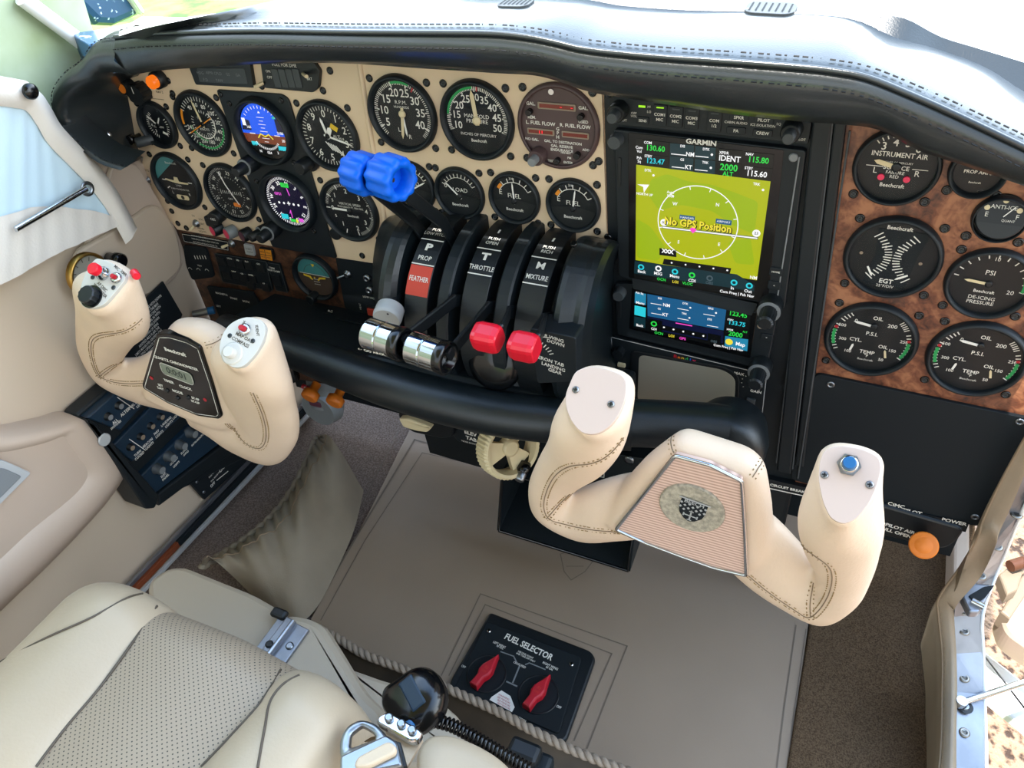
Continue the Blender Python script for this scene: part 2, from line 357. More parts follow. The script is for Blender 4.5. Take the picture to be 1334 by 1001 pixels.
# ---------------------------------------------------------------- screws
def screwhead(r=.0042,m='blackgloss',m2='grey'):
    g=G().lathe([(r,0),(r,.0008),(r*.85,.0014),(r*.62,.0014),(r*.5,.0007)],m,16); g.disc(r*.5,.0008,m2,12); g.rect(0,0,r*.8,r*.16,'black',.0010); g.rect(0,0,r*.16,r*.8,'black',.0010); return g
scr_mesh={}
def screws(panel,F,pix,r=.0042,m='blackgloss',m2='grey',name='screw',z=0):
    k=(r,m,m2)
    for q in pix:
        x,y=F.p(*q)
        if k not in scr_mesh: o=screwhead(r,m,m2).build(name,panel); scr_mesh[k]=o.data
        else: o=bpy.data.objects.new(name,scr_mesh[k]);COL.objects.link(o);o.parent=panel
        o.location=(x,y,z); o.rotation_euler=(0,0,random.random()*1.5)
def around(cx,cy,r,F,skip=(),k=1.19):
    o=F.p(cx,cy);L=[]
    for i,a in enumerate((45,135,225,315)):
        if i in skip: continue
        L.append((o[0]+k*r*cos(rad(a)),o[1]+k*r*sin(rad(a))))
    return L
def screws_at(panel,pts,r=.0042,m='blackgloss',m2='grey',z=0):
    k=(r,m,m2)
    for x,y in pts:
        if k not in scr_mesh: o=screwhead(r,m,m2).build('screw',panel); scr_mesh[k]=o.data
        else: o=bpy.data.objects.new('screw',scr_mesh[k]);COL.objects.link(o);o.parent=panel
        o.location=(x,y,z); o.rotation_euler=(0,0,random.random()*1.5)
# ================================================================ GAUGES
def gauge(px,py,r,label,name='gauge',cat='gauge',y=-.0034,ir=.86,h=.0075,face='dial',skipscrew=(),panel=None,PF=None,glass=True,bez='satin',depth=0,k=1.19):
    F=Face(px,py,y); o=T(name,label,cat,F.M)
    g=G().lathe([(r*1.02,0),(r*1.02,h*.35),(r*.985,h*.8),(r*.95,h),(r*.91,h*.95),(r*ir,h*.35),(r*ir,.0006)],bez,56,cap=False); g.build('bezel',o)
    if glass: G().disc(r*ir*1.0,h*.5,'glass',48).build('glass',o)
    if panel: screws_at(panel,around(px,py,r,PF,skipscrew,k))
    g=G(); g.ts=.8; g.disc(r*ir*1.01,.0008,face,56)
    return o,g,F,r*ir
def needle(o,a,L,w=.0022,tail=.15,m='printed',c=(0,0),z=.0022,hub=.003,hm='black',name='needle'):
    g=G(); pts=[(-w/2,-L*tail),(w/2,-L*tail),(w/2,L*.82),(0,L),(-w/2,L*.82)]
    g.prism(pts,z-.0004,z,m,M=Tt(c[0],c[1])@Mx.Rotation(-rad(a),4,'Z'))
    if hub: g.lathe([(hub,z-.001),(hub,z+.0006),(hub*.6,z+.0010)],hm,16,Tt(c[0],c[1]))
    return g.build(name,o)
Z1=.0012
def nums(g,R,lst,a0,a1,h,m='printed',wx=.95,c=(0,0)):
    n=len(lst);t0_=g.ts;g.ts=1.0
    for i,t in enumerate(lst):
        a=rad(a0+(a1-a0)*i/max(1,n-1)); g.text(str(t),h,c[0]+R*sin(a),c[1]+R*cos(a),m,Z1,wx=wx,bold=.01)
    g.ts=t0_
def script(g,x,y,w,m='printed',rot=0):  # the maker's small script word
    g.text('Beechcraft',w*.17,x,y,m,Z1,rot=rot,wx=.92,bold=.012)
# -- clock-size gauge top left
o,g,F,R=gauge(206.8,162.5,.0300,'small black vacuum gauge at the top left corner of the cream panel',panel=cream,PF=FC,skipscrew=())
g.ticks(R*.55,R*.7,200,330,14,.0008,z=Z1);g.ticks(R*.55,R*.7,60,140,8,.0008,z=Z1);g.text('SUCTION',.0035,0,-R*.1,z=Z1);nums(g,R*.42,[3,4,5],220,310,.004);g.rect(R*.3,-R*.4,.008,.003,'printed',Z1,rot=-20);g.build('dial_face',o)
needle(o,-50,R*.7,.0018);needle(o,35,R*.5,.0018)
# knob under it
def knob(px,py,y,r,L,name,label,cat='knob',m='black',tip=None,axis=None,flute=0,parent=None,base=0,tipm=None):
    """a shaft knob standing out of the panel toward the seats"""
    F=Face(px,py,y); Mk=F.M
    if axis is not None: Mk=Mk@axis
    g=G()
    if flute:
        n=flute*4; prof=[]; 
        for z,sc_ in((0,1),(L*.88,.96),(L,.86)): prof.append([((r*sc_*(1+.06*cos(flute*2*pi*i/n)))*cos(2*pi*i/n),(r*sc_*(1+.06*cos(flute*2*pi*i/n)))*sin(2*pi*i/n),z) for i in range(n)])
        g.loft(prof,m,closed=True,sm=False); g.add(prof[-1],[tuple(range(n))],tipm or m)
    else: g.lathe([(r*1.0,0),(r,L*.85),(r*.9,L*.97),(r*.7,L)],m,24); 
    if tipm and not flute: g.disc(r*.72,L+.0002,tipm,20)
    if base: g.lathe([(r*base,0),(r*base,L*.3),(r*base*.93,L*.36)],m,24)
    if parent is not None: return g.add([],[],m).build(name,parent)
    o=T(name,label,cat,Mk); g.build('knob_body',o); return o
# -- airspeed
o,g,F,R=gauge(265.3,161.2,.0410,'airspeed gauge with green arc and white needle, top row second from left on cream',panel=cream,PF=FC)
g.ticks(R*.80,R*.95,-60,300-40,40,.0009,z=Z1);nums(g,R*.66,[40,60,80,100,120,140,160,180,200,220,240],-35,255,.0052);g.arc(R*.84,R*.9,95,215,'green',Z1+.0002);g.arc(R*.5,R*.54,40,235,'printed',Z1);g.arc(R*.86,R*.95,-95,-60,'amber',Z1);g.arc(R*.58,R*.62,180,260,'green',Z1);g.ticks(R*.4,R*.5,0,300,24,.0007,z=Z1);g.text('KNOTS',.004,0,-R*.2,z=Z1);g.text('TAS',.0035,-R*.1,R*.2,z=Z1);g.text('MPH',.003,R*.15,-R*.35,z=Z1);g.build('dial_face',o)
needle(o,-12,R*.85,.0026,m='ivory');needle(o,-118,R*.9,.0012,m='amber',tail=.6,name='bug')
# -- altimeter
o,g,F,R=gauge(428.2,176.9,.0412,'altimeter with hatched patch and numerals around, right of the blue attitude display',panel=cream,PF=FC,skipscrew=(2,))
g.ticks(R*.84,R*.97,0,352.8,50,.0008,z=Z1);nums(g,R*.72,[0,1,2,3,4,5,6,7,8,9],0,324,.0085)
for i in range(5): g.rect(R*.08+i*.0032-.004,-R*.33-i*.001,.0012,.013,'white',Z1,rot=40)
g.rect(R*.3,R*.30,.010,.006,'yellow',Z1,rot=-30);g.text('ALT',.005,R*.33,0,z=Z1);g.text('29.8',.004,R*.5,-.002,z=Z1);g.build('dial_face',o)
needle(o,-14,R*.62,.003,m='white');needle(o,104,R*.95,.0022,m='white');needle(o,30,R*.35,.006,m='white',tail=0)
k=G().lathe([(.0085,0),(.0085,.018),(.007,.020)],'black',24,Tt(-R*1.02,-R*.98,.002));k.lathe([(.013,-.002),(.013,.004)],'black',24,Tt(-R*.98,-R*.92,.0));k.build('setting_knob',o)
# -- turn coordinator
o,g,F,R=gauge(231.3,235.8,.0402,'turn coordinator with small aeroplane line, left end of the lower row',panel=cream,PF=FC,face='dial',ir=.88)
g.add([(R*.98*cos(rad(a)),R*.98*sin(rad(a)),.0010) for a in range(70,181,5)],[tuple(range(23))],'tealdial');g.text('TURN COORDINATOR',.0028,0,-R*.33,z=Z1);g.text('2 MIN',.0035,0,-R*.18,z=Z1);g.rect(-R*.65,R*.0,.007,.0014,'printed',Z1);g.rect(R*.65,0,.007,.0014,'printed',Z1)
g.rect(-R*.55,-R*.3,.006,.0014,'printed',Z1,rot=30);g.text('L',.005,-R*.42,-R*.5,z=Z1);g.text('R',.005,R*.42,-R*.5,z=Z1);g.poly(rrect(R*.62,.007,.003,cy=-R*.66),Z1,'ivory');g.disc(.003,Z1+.0003,'black',16,c=(0,-R*.66));g.text('Beechcraft',.004,0,R*.72,z=Z1);g.build('dial_face',o)
g=G();g.prism([(-R*.55,.001),(-.004,.0005),(-.003,.006),(.003,.006),(.004,.0005),(R*.55,.001),(R*.55,-.001),(.004,-.0025),(-.004,-.0025),(-R*.55,-.001)],.0014,.002,'ivory',M=Mx.Rotation(rad(-4),4,'Z'));g.build('aeroplane_symbol',o)
# -- CDI
o,g,F,R=gauge(301.4,250.8,.0402,'course deviation gauge with compass card and orange flag, below the airspeed gauge',panel=cream,PF=FC,skipscrew=(2,),ir=.92)
for i,t in enumerate(['N','3','6','E','12','15','S','21','24','W','30','33']):
    a=rad(i*30+40); g.text(t,.0062,R*.74*sin(a),R*.74*cos(a),'printed',Z1,rot=-(i*30+40),bold=.01)
g.ticks(R*.86,R*.95,0,355,72,.0006,z=Z1)
g.ticks(R*.55,R*.6,0,355,36,.0005,z=Z1)
for i in range(-5,6):
    g.rect(i*R*.09,0,.0008,.004 if i%5 else .007,'printed',Z1)
g.text('NAV',.0035,-R*.1,-R*.25,z=Z1);g.poly(rrect(.012,.006,.002,cx=R*.12,cy=-R*.45),Z1,'orange');g.build('dial_face',o)
G().tube([(-R*.25,R*.75,.002),(-R*.12,R*.3,.002),(R*.08,-R*.1,.002),(R*.25,-R*.42,.002)],.0007,'white',6).build('needle',o)
k=G().cyl(.0095,0,.016,'black',24,Tt(-R*.85,-R*.95,0));k.text('OBS',.0035,-R*.85,-R*.95,'printed',.0165);k.build('course_knob',o)
# -- vertical speed
o,g,F,R=gauge(456,273.5,.0408,'vertical speed gauge with needle at zero, lower row beside the throttle quadrant',panel=cream,PF=FC,skipscrew=(2,))
g.ticks(R*.86,R*.97,-80,260-80-20,60,.0006,z=Z1)
for a,t in((-45,'1'),(0,'2'),(45,'3'),(88,'4'),(125,'3'),(165,'2'),(215,'1'),(-90,'0'),(-65,'5'),(-115,'5')): g.text(t,.0075 if t!='5' else .005,R*.7*sin(rad(a)),R*.7*cos(rad(a)),'printed',Z1,bold=.01)
g.ticks(R*.8,R*.97,-90,200,10,.0012,z=Z1);g.text('VERTICAL SPEED',.0038,R*.06,R*.22,z=Z1);g.text('THOUSAND FT. PER MIN.',.003,R*.06,R*.1,z=Z1);script(g,R*.1,-R*.22,.022);g.build('dial_face',o)
needle(o,-90,R*.72,.0026,m='white',tail=.1)
G().cyl(.008,-.001,.006,'black',20,Tt(-R*.8,-R*1.0,0)).build('zero_screw',o)
# -- RPM / MAP
o,g,F,R=gauge(525,148,.0412,'tachometer numbered 5 to 40 with two needles, left gauge of the engine panel',panel=cream2,PF=FC2)
g.ticks(R*.86,R*.97,-135,135,71,.0008,z=Z1);g.ticks(R*.80,R*.97,-118,118,8,.0014,z=Z1);nums(g,R*.64,[5,10,15,20,25,30,35,40],-118,118,.0088);g.arc(R*.9,R*.97,-16,22,'green',Z1+.0002);g.tick(R*.8,R*.97,32,.0016,'redpt',Z1+.0003);g.text('R.P.M.',.0052,0,R*.34,z=Z1);g.text('HUNDREDS',.0032,0,R*.2,z=Z1);g.text('R',.006,R*.15,-R*.7,z=Z1);g.text('L',.006,-R*.2,-R*.5,z=Z1);g.build('dial_face',o)
needle(o,-172,R*.78,.0032,m='ivory',tail=.25,name='left_needle',hub=.004,hm='ivory');needle(o,176,R*.7,.0022,m='white',z=.0016)
o,g,F,R=gauge(622,156.7,.0413,'manifold pressure gauge numbered 10 to 50 with needle near 28, middle of the engine panel',panel=cream2,PF=FC2)
g.ticks(R*.86,R*.97,-110,110,65,.0009,z=Z1);g.ticks(R*.82,R*.97,-110,110,9,.0014,z=Z1);nums(g,R*.66,[10,15,20,25,30,35,40,45,50],-106,106,.0078);g.arc(R*.9,R*.97,-82,-4,'green',Z1+.0002);g.arc(R*.84,R*.97,4,7,'redpt',Z1+.0002)
g.text('MANIFOLD',.0052,0,R*.12,z=Z1);g.text('PRESSURE',.0052,0,-R*.03,z=Z1);g.text('INCHES OF MERCURY',.0038,0,-R*.42,z=Z1);script(g,0,-R*.6,.024);g.build('dial_face',o)
needle(o,-6,R*.88,.0045,m='ivory',tail=.15,hub=.0045,hm='ivory')
# -- fuel flow
o,g,F,R=gauge(727.4,165,.0425,'brown round fuel flow computer with three red digit windows',panel=cream2,PF=FC2,face='ffbrown',ir=.95,bez='ffbrown',h=.004,glass=False)
p=lambda x,y:F.p(560+x/5.324,80+y/5.324)
for (x,y,t,h) in((703,290,'GAL.',.0042),(1067,322,'GAL.',.0042),(710,385,'REM.',.0038),(1067,418,'USED',.0038),(770,427,'L. FUEL FLOW',.0045),(1010,448,'R. FUEL FLOW',.0045),(890,467,'G',.0042),(890,495,'P',.0042),(890,523,'H',.0042),(712,537,'NO GAL.',.0034),(925,560,'GAL. TO DESTINATION',.0034),(918,588,'GAL. RESERVE',.0034),(918,615,'ENDURANCE',.0036),(945,633,'HRS-MIN',.0024),(1085,612,'ADD',.003),(845,688,'TEST',.003),(970,668,'PM',.003),(962,700,'ENTER',.003)):
    q=p(x,y);g.text(t,h,q[0],q[1],'printed',Z1,bold=.02)
g.build('dial_face',o)
for nm,(x0,y0,x1,y1),lit in(('display_window',(750,268,1018,352),((915,305),(990,310))),('display_window',(680,448,868,520),()),('display_window',(918,470,1108,545),())):
    a=p(x0,y0);b=p(x1,y1);g=G();cx,cy=(a[0]+b[0])/2,(a[1]+b[1])/2;w,h=abs(b[0]-a[0]),abs(a[1]-b[1])*.8
    g.prism(rrect(w,h,.0012,cx=cx,cy=cy),.0008,.0022,'tan',.0004);g.rect(cx,cy,w*.9,h*.55,'redwin',.0024)
    for q in lit: c=p(*q);g.rect(c[0],cy,.0022,.0006,'redlit',.0027)
    if x0==680:
        for dx in(-.001,.0018): g.rect(cx+dx,cy,.0009,h*.5,'redlit',.0027)
    g.build(nm,o)
for (x,y,r,L,m) in((700,342,.0032,.006,'blackgloss'),(1057,375,.0032,.006,'blackgloss'),(893,680,.0032,.006,'blackgloss'),(1030,642,.0034,.006,'blackgloss')):
    q=p(x,y);G().cyl(r,.0012,.0012+L,m,16,Tt(q[0],q[1])).build('push_button',o)
q=p(765,640);G().lathe([(.0085,.0012),(.0085,.011),(.0075,.013)],'ffbrown',24,Tt(q[0],q[1])).lathe([(.0047,.012),(.0047,.022),(.004,.023)],'midgrey',20,Tt(q[0],q[1])).build('selector_knob',o)
q=p(845,207);G().cyl(.003,.001,.0022,'chrome',16,Tt(q[0],q[1])).build('mounting_screw',o)
# -- small engine gauges
def small(px,py,r,label,txt,kind,a,skip=()):
    o,g,F,R=gauge(px,py,r,label,panel=cream2,PF=FC2,skipscrew=skip,h=.006,k=1.24);g.ts=.95
    if kind=='load':
        g.ticks(R*.72,R*.88,-62,62,11,.0009,z=Z1);g.arc(R*.7,R*.72,-62,62,'printed',Z1);g.text('0',.0058,-R*.62,R*.3,z=Z1);g.text('LOAD',.0052,R*.05,R*.16,z=Z1)
    else:
        g.ticks(R*.72,R*.9,-40,62,6,.001,z=Z1);g.arc(R*.7,R*.73,-62,62,'printed',Z1);g.arc(R*.74,R*.88,-62,-44,'amber',Z1);g.text('E',.0062,-R*.62,R*.22,z=Z1);g.text('3/4',.003,-R*.1,R*.86,z=Z1);g.text('FUEL',.0055,0,R*.1,z=Z1)
    g.arc(0,R*.97,100,260,'black',Z1+.0006);g.disc(R*.22,Z1+.0008,'black',20,c=(0,-R*.15));g.text('Beechcraft',.0036,0,-R*.5,'printed',Z1+.001,bold=.012)
    g.build('dial_face',o);needle(o,a,R*.85,.0016,m='white',c=(0,-R*.12),hub=.003,z=.0024)
small(599.2,251.8,.0305,'small left load meter, first full gauge beside the blue propeller knobs','LOAD','load',-46)
small(537,243,.0305,'small load meter mostly covered by the blue propeller knobs','LOAD','load',60,skip=(1,))
small(670.6,258,.0297,'small fuel quantity gauge, middle of the three lower engine gauges','FUEL','fuel',-3)
small(747,267.5,.0298,'small fuel quantity gauge at the lower right corner of the engine panel','FUEL','fuel',8)
# -- electronic displays plate
efis=T('display_plate','black metal plate around the two glowing round displays in the cream panel','plate',Face(345,200,-.0034).M)
F=Face(0,0,M=efis.matrix_basis);pts=roundpoly(F.P([(283,116),(368,122),(377,128),(440,336),(356,321)]),.004);G().prism(pts,0,.0025,'satin',.0008).build('plate_body',efis)
screws(efis,F,[(289,122),(368,130),(301,134),(358,140),(385,211),(336,235),(393,238),(411,300)],.0034,'blackgloss','black',z=.0025)
def efisg(px,py,label):
    o,g,F,R=gauge(px,py,.0405,label,name='flight_display',cat='display',y=-.0062,ir=.86,h=.010,glass=True,face='blackgloss')
    return o,g,F,R
o,g,F,R=efisg(345,171,'round attitude display with blue sky and brown ground, in the black plate')
def chord(R,y0,y1,m,z,x1=1.0):
    L=[];n=16
    a0=math.asin(max(-1,min(1,y0/R)));a1=math.asin(max(-1,min(1,y1/R)))
    for i in range(n+1): a=a0+(a1-a0)*i/n;L.append((R*cos(a)*x1,R*sin(a)))
    for i in range(n,-1,-1): a=a0+(a1-a0)*i/n;L.append((-R*cos(a),R*sin(a)))
    g.poly(L,z,m)
r=R*.96;chord(r,-.004,r*.98,'skyscr',Z1);chord(r,-r*.45,-.004,'brnscr',Z1,.99)
g.poly([(-r*.97,.0),(-r*.55,.0),(-r*.55,r*.35),(-r*.85,r*.42)],Z1+.0002,'navyscr');g.poly([(r*.97,-.0),(r*.6,-.0),(r*.6,r*.5),(r*.82,r*.5)],Z1+.0002,'navyscr')
for i in range(-2,6):
    if i: g.rect(0,-.004+i*.0042,.011 if i%2 else .006,.0006,'whtscr',Z1+.0004)
g.line([(-r*.32,-.008),(-.006,-.003),(0,-.006),(.006,-.003),(r*.32,-.008)],.0014,'ylwscr',Z1+.0006);g.rect(-r*.55,-.0035,.008,.001,'whtscr',Z1+.0005);g.rect(r*.55,-.0035,.008,.001,'whtscr',Z1+.0005)
g.ticks(r*.82,r*.92,-50,50,11,.0008,'whtscr',Z1+.0004);g.poly([(0,r*.74),(-.002,r*.66),(.002,r*.66)],Z1+.0005,'whtscr');g.rect(-r*.8,r*.3,.005,.009,'whtscr',Z1+.0005)
for x,y,t,m in((-.021,.004,'160','whtscr'),(.024,.0,'2100','whtscr'),(.026,-.009,'20','whtscr'),(-.020,-.017,'GPS','cynscr'),(.022,-.020,'IN 29.9','cynscr'),(0,-.026,'024','whtscr'),(-.013,-.025,'N','whtscr'),(.013,-.025,'3','whtscr'),(.020,.018,'40','grnscr')): g.text(t,.004,x,y,m,Z1+.0007,bold=.02)
g.rect(-.019,-.0155,.010,.004,'cynscr',Z1+.0004);g.rect(.022,-.0185,.013,.005,'cynscr',Z1+.0004);g.ticks(r*.60,r*.68,130,230,21,.0008,'whtscr',Z1+.0004);g.build('screen',o)
def setknob(o,x,y,L=.03):
    k=G().lathe([(.0105,.004),(.0105,.018),(.0095,.0195)],'black',28,Tt(x,y));k.lathe([(.0100,.0197),(.0100,.0203)],'midgrey',28,Tt(x,y));k.lathe([(.0075,.020),(.007,.034),(.0055,.036)],'black',24,Tt(x,y));k.build('setting_knob',o)
setknob(o,-.030,-.040)
o,g,F,R=efisg(376.5,262,'round navigation display with dark compass rose and coloured captions, below the attitude display')
r=R*.96;g.disc(r,Z1,'navyscr2',48);g.ticks(r*.86,r*.97,0,355,72,.0009,'whtscr',Z1+.0003)
for i in range(12): a=rad(i*30+10);g.text(['N','3','6','E','12','15','S','21','24','W','30','33'][i],.0058,r*.74*sin(a),r*.74*cos(a),'whtscr',Z1+.0004,rot=-(i*30+10),bold=.02)
g.poly(rrect(.012,.006,.001,cx=.001,cy=r*.66),Z1+.0005,'grnscr');g.text('177',.005,.001,r*.66,'black',Z1+.0007);g.rect(.004,r*.4,.0015,.010,'pnkscr',Z1+.0005,rot=10)
for i in(-2,-1,1,2): g.disc(.0017,Z1+.0005,'whtscr',10,c=(i*.0075,-.003))
g.text('+',.009,0,-.003,'whtscr',Z1+.0005,bold=.03);g.text('GPS1',.0046,-.013,.009,'pnkscr',Z1+.0005,bold=.03)
g.rect(-.012,-.022,.011,.007,'cynscr',Z1+.0005);g.rect(.0,-.026,.008,.004,'grnscr',Z1+.0005);g.rect(.006,-.026,.003,.005,'ylwscr',Z1+.0005);g.rect(.013,-.024,.007,.005,'pnkscr',Z1+.0005);g.line([(-.002,-.016),(0,-.012),(0,-.022)],.0012,'pnkscr',Z1+.0006);g.build('screen',o)
setknob(o,-.032,-.040)
# -- right panel gauges
def wg(px,py,r,label,**k): return gauge(px,py,r,label,y=-.0025,panel=wood,PF=FW,**k)
o,g,F,R=wg(1168,217,.0338,'instrument air gauge with two red source lamps, partly under the glareshield',skipscrew=(1,),ir=.9)
nums(g,R*.7,[3,4,5,6],-38,38,.0068);g.ticks(R*.84,R*.97,-42,42,11,.0009,z=Z1);g.text('INSTRUMENT AIR',.0055,0,R*.34,z=Z1,wx=.9,bold=.01);g.text('INCHES OF MERCURY',.0022,0,R*.12,z=Z1);g.rect(-R*.55,-R*.02,R*.45,.0006,'printed',Z1);g.rect(R*.6,-R*.02,R*.4,.0006,'printed',Z1);g.text('SOURCE',.0048,0,-R*.03,z=Z1,bold=.01);g.text('FAILURE',.0036,0,-R*.17,z=Z1);g.text('RED',.0036,0,-R*.29,z=Z1);g.text('L',.0065,-R*.52,-R*.15,z=Z1);g.text('R',.0065,R*.55,-R*.15,z=Z1);script(g,0,-R*.55,.026);g.build('dial_face',o)
for s_ in(-1,1): G().cyl(.0028,.001,.0026,'pink',14,Tt(s_*R*.33,-R*.32)).build('warning_lamp',o)
needle(o,-76,R*.62,.004,m='ivory',tail=0,hub=.004)
o,g,F,R=wg(1162.5,335,.0405,'exhaust temperature gauge with two crossed curved scales, middle left of the burl panel',ir=.9)
g.prism([(-R*.45,R*.75),(R*.7,R*.75),(R*.55,R*.1),(R*.45,-R*.85),(-R*.55,-R*.8),(-R*.4,0)],.0009,.0014,'blackmat')
for s_ in(-1,1):
    for i in range(17):
        t=-1+i/8; g.rect(s_*(-.0035-.012*t*t),t*R*.58,.006 if i%4 else .0085,.0010,'printed',.0019,rot=s_*(40*t+0))
g.text('EGT',.0058,0,-R*.68,z=.0018,bold=.02);g.text('25°F/DIV',.0036,0,-R*.82,z=.0018);script(g,0,R*.80,.028);g.disc(.0016,.0018,'tan',10,c=(-R*.72,.001));g.disc(.0016,.0018,'tan',10,c=(R*.65,-.002));g.rect(-R*.2,R*.28,.0018,.0018,'printed',.0019,rot=45);g.rect(R*.2,R*.28,.0018,.0018,'printed',.0019,rot=45);g.build('dial_face',o)
needle(o,150,R*.30,.0017,m='white',tail=0,c=(-R*.5,-R*.32),hub=0);needle(o,-122,R*.32,.0017,m='white',tail=0,c=(R*.45,-R*.42),hub=0)
def oilg(px,py,r,label,skip=()):
    o,g,F,R=wg(px,py,r,label,skipscrew=skip,ir=.9)
    g.ticks(R*.84,R*.95,-120,-70,9,.0011,z=Z1);g.ticks(R*.84,R*.95,70,120,9,.0011,z=Z1);g.arc(R*.86,R*.94,-110,-80,'green',Z1+.0002);g.arc(R*.86,R*.94,-78,-73,'redpt',Z1+.0002);g.arc(R*.86,R*.94,86,118,'green',Z1+.0002);g.arc(R*.86,R*.94,79,84,'redpt',Z1+.0002);g.ticks(R*.82,R*.95,-58,-40,4,.0011,z=Z1);g.ticks(R*.82,R*.95,44,60,5,.0010,z=Z1)
    for t,h,x,y in(('OIL',.0052,.05,.66),('200',.0052,.42,.5),('P.S.I.',.0052,0,.17),('500',.0042,-.74,.3),('CYL.',.0052,-.34,-.08),('300',.0042,-.66,-.12),('100',.0042,-.47,-.48),('OIL',.0050,.34,-.17),('TEMP',.0052,0,-.42),('°F',.004,0,-.53),('50',.0042,.37,-.58),('150',.0042,.57,-.24),('250',.0042,.78,.09),('0',.005,-.44,.5)): g.text(t,h,x*R,y*R,'printed',Z1,bold=.012)
    g.text('Beechcraft',.003,0,-R*.66,'printed',Z1);g.build('dial_face',o)
    needle(o,-82,R*.5,.0026,m='white',tail=0,c=(0,R*.42),hub=.003);needle(o,12,R*.22,.0020,m='white',tail=0,c=(-R*.42,-R*.42),hub=0);needle(o,-14,R*.25,.0020,m='ivory',tail=0,c=(R*.46,-R*.48),hub=0)
oilg(1134,441.6,.0418,'triple oil and cylinder gauge at the lower left of the burl panel',(3,))
oilg(1271,467,.0415,'triple oil and cylinder gauge at the lower right of the burl panel',())
o,g,F,R=wg(1288,369,.0345,'de-icing pressure gauge above the lower right oil gauge',skipscrew=(),ir=.88)
g.ticks(R*.82,R*.95,-80,100,12,.0010,z=Z1);g.arc(R*.85,R*.93,70,100,'green',Z1+.0002);g.text('PSI',.006,-R*.05,R*.35,z=Z1);g.text('10',.0045,0,R*.8,z=Z1);g.text('20',.0052,R*.6,-R*.2,z=Z1);script(g,-R*.05,-R*.28,.022);g.text('DE-ICING',.0045,-R*.05,-R*.5,z=Z1);g.text('PRESSURE',.0045,-R*.05,-R*.66,z=Z1);g.build('dial_face',o);needle(o,-85,R*.65,.0026,m='ivory',tail=.1,hub=.003)
o,g,F,R=wg(1274,224,.0215,'small propeller ammeter tucked under the glareshield at the right',ir=.82)
g.text('PROP AMPS',.0036,0,0,z=Z1,bold=.015);g.text('60',.004,0,R*.5,z=Z1);script(g,0,-R*.5,.012);g.build('dial_face',o);needle(o,-30,R*.5,.0012,m='white',c=(0,R*.3),hub=0)
o,g,F,R=wg(1302,284,.0205,'small anti-ice quantity gauge with tilted window at the right',ir=.9,k=1.35,face='satin')
g.build('gauge_body',o)
g=G();Mt=Tt(0,.004,.006)@Mx.Rotation(rad(-18),4,'X');g.lathe([(R*1.02,-.008),(R*1.02,0),(R*.96,.001)],'black',32,Mt);g.add([(R*.93*cos(rad(a)),R*.93*sin(rad(a)),.0012) for a in range(-20,201,10)],[tuple(range(23))],'dial',False,Mt)
for x,t in((-.6,'E'),(.6,'F')): g.text(t,.004,R*x,R*.05,'printed',.0015,M=Mt)
g.text('ANTI-ICE',.0034,0,R*.42,'printed',.0015,M=Mt);g.text('QUANT',.002,R*.3,-R*.15,'printed',.0015,M=Mt);[g.disc(.0022,.0016,'ivory',12,Mt,c=(R*x,R*y)) for x,y in((-.65,.35),(0,.72),(.62,.35))];g.rect(R*.25,R*.25,.0008,.011,'white',.0017,Mt,rot=-38);g.build('dial_face',o)
# -- cream panel switches and lamps
def toggle(px,py,y,label,m='ivory',ang=(-25,20),L=.014,parent=None,r=.0022,group=None):
    o=T('toggle_switch',label,'switch',Face(px,py,y).M,group)
    G().lathe([(.0058,0),(.0058,.0012),(.0045,.0016),(.0038,.004),(.003,.0045)],'steel',6 if 0 else 16).build('nut',o)
    A=Mx.Rotation(rad(ang[0]),4,'Y')@Mx.Rotation(rad(ang[1]),4,'X');G().lathe([(r*.6,.003),(r*.75,.006),(r,L*.9),(r*.8,L)],m,14,A).build('lever',o);return o
toggle(192,234,-.0034,'tiny toggle switch with red tip at the left edge of the cream panel','redpt',(-60,20),.014)
toggle(256,291,-.0034,'toggle switch with ivory tip at the lower left of the cream panel','ivory',(-50,35),.014)
g=G()
for t,x,y in(('BRAKES',182,218),('MOTO',190,222),('HI',196,240),('NAV 1',203,106),('NLS',205,113),('NAV 2',208,120),('ILS',252,281),('LOC',262,286),('BRT',264,292),('PANEL',262,298),('LIGHTS',264,302)): q=FC.p(x,y);g.text(t,.0030,q[0],q[1],'dkprint',.0003,bold=.01)
q=[FC.p(188,127),FC.p(214,130)];g.line(q,.0006,'dkprint');g.build('lettering',cream)
o=T('rotary_selector','black double rotary knob in the top left corner of the cream panel','knob',Face(184,116,-.0034).M)
k=G().lathe([(.009,0),(.009,.012),(.008,.014)],'black',20,Tt(-.016,.004));k.disc(.006,.0143,'orange',16,c=(-.016,.004));k.build('small_knob',o)
k=G();n=40;rr=[[(.0125*(1+.05*cos(20*pi*i/n*1))*cos(2*pi*i/n)+.004,.0125*(1+.05*cos(20*pi*i/n))*sin(2*pi*i/n)-.002,z) for i in range(n)] for z in(0,.014,.016)];k.loft(rr,'black',closed=True,sm=False);k.add(rr[-1],[tuple(range(n))],'black');k.rect(.004,.004,.0012,.008,'printed',.0165);k.build('large_knob',o)
o=T('indicator_lamp','orange press-to-test lamp near the top left of the cream panel','lamp',Face(210,102,-.0034).M);G().lathe([(.0105,0),(.0105,.010),(.009,.011)],'black',24).build('lamp_holder',o);G().lathe([(.0078,.008),(.0078,.017),(.006,.019)],'orlamp',24).build('lens',o)
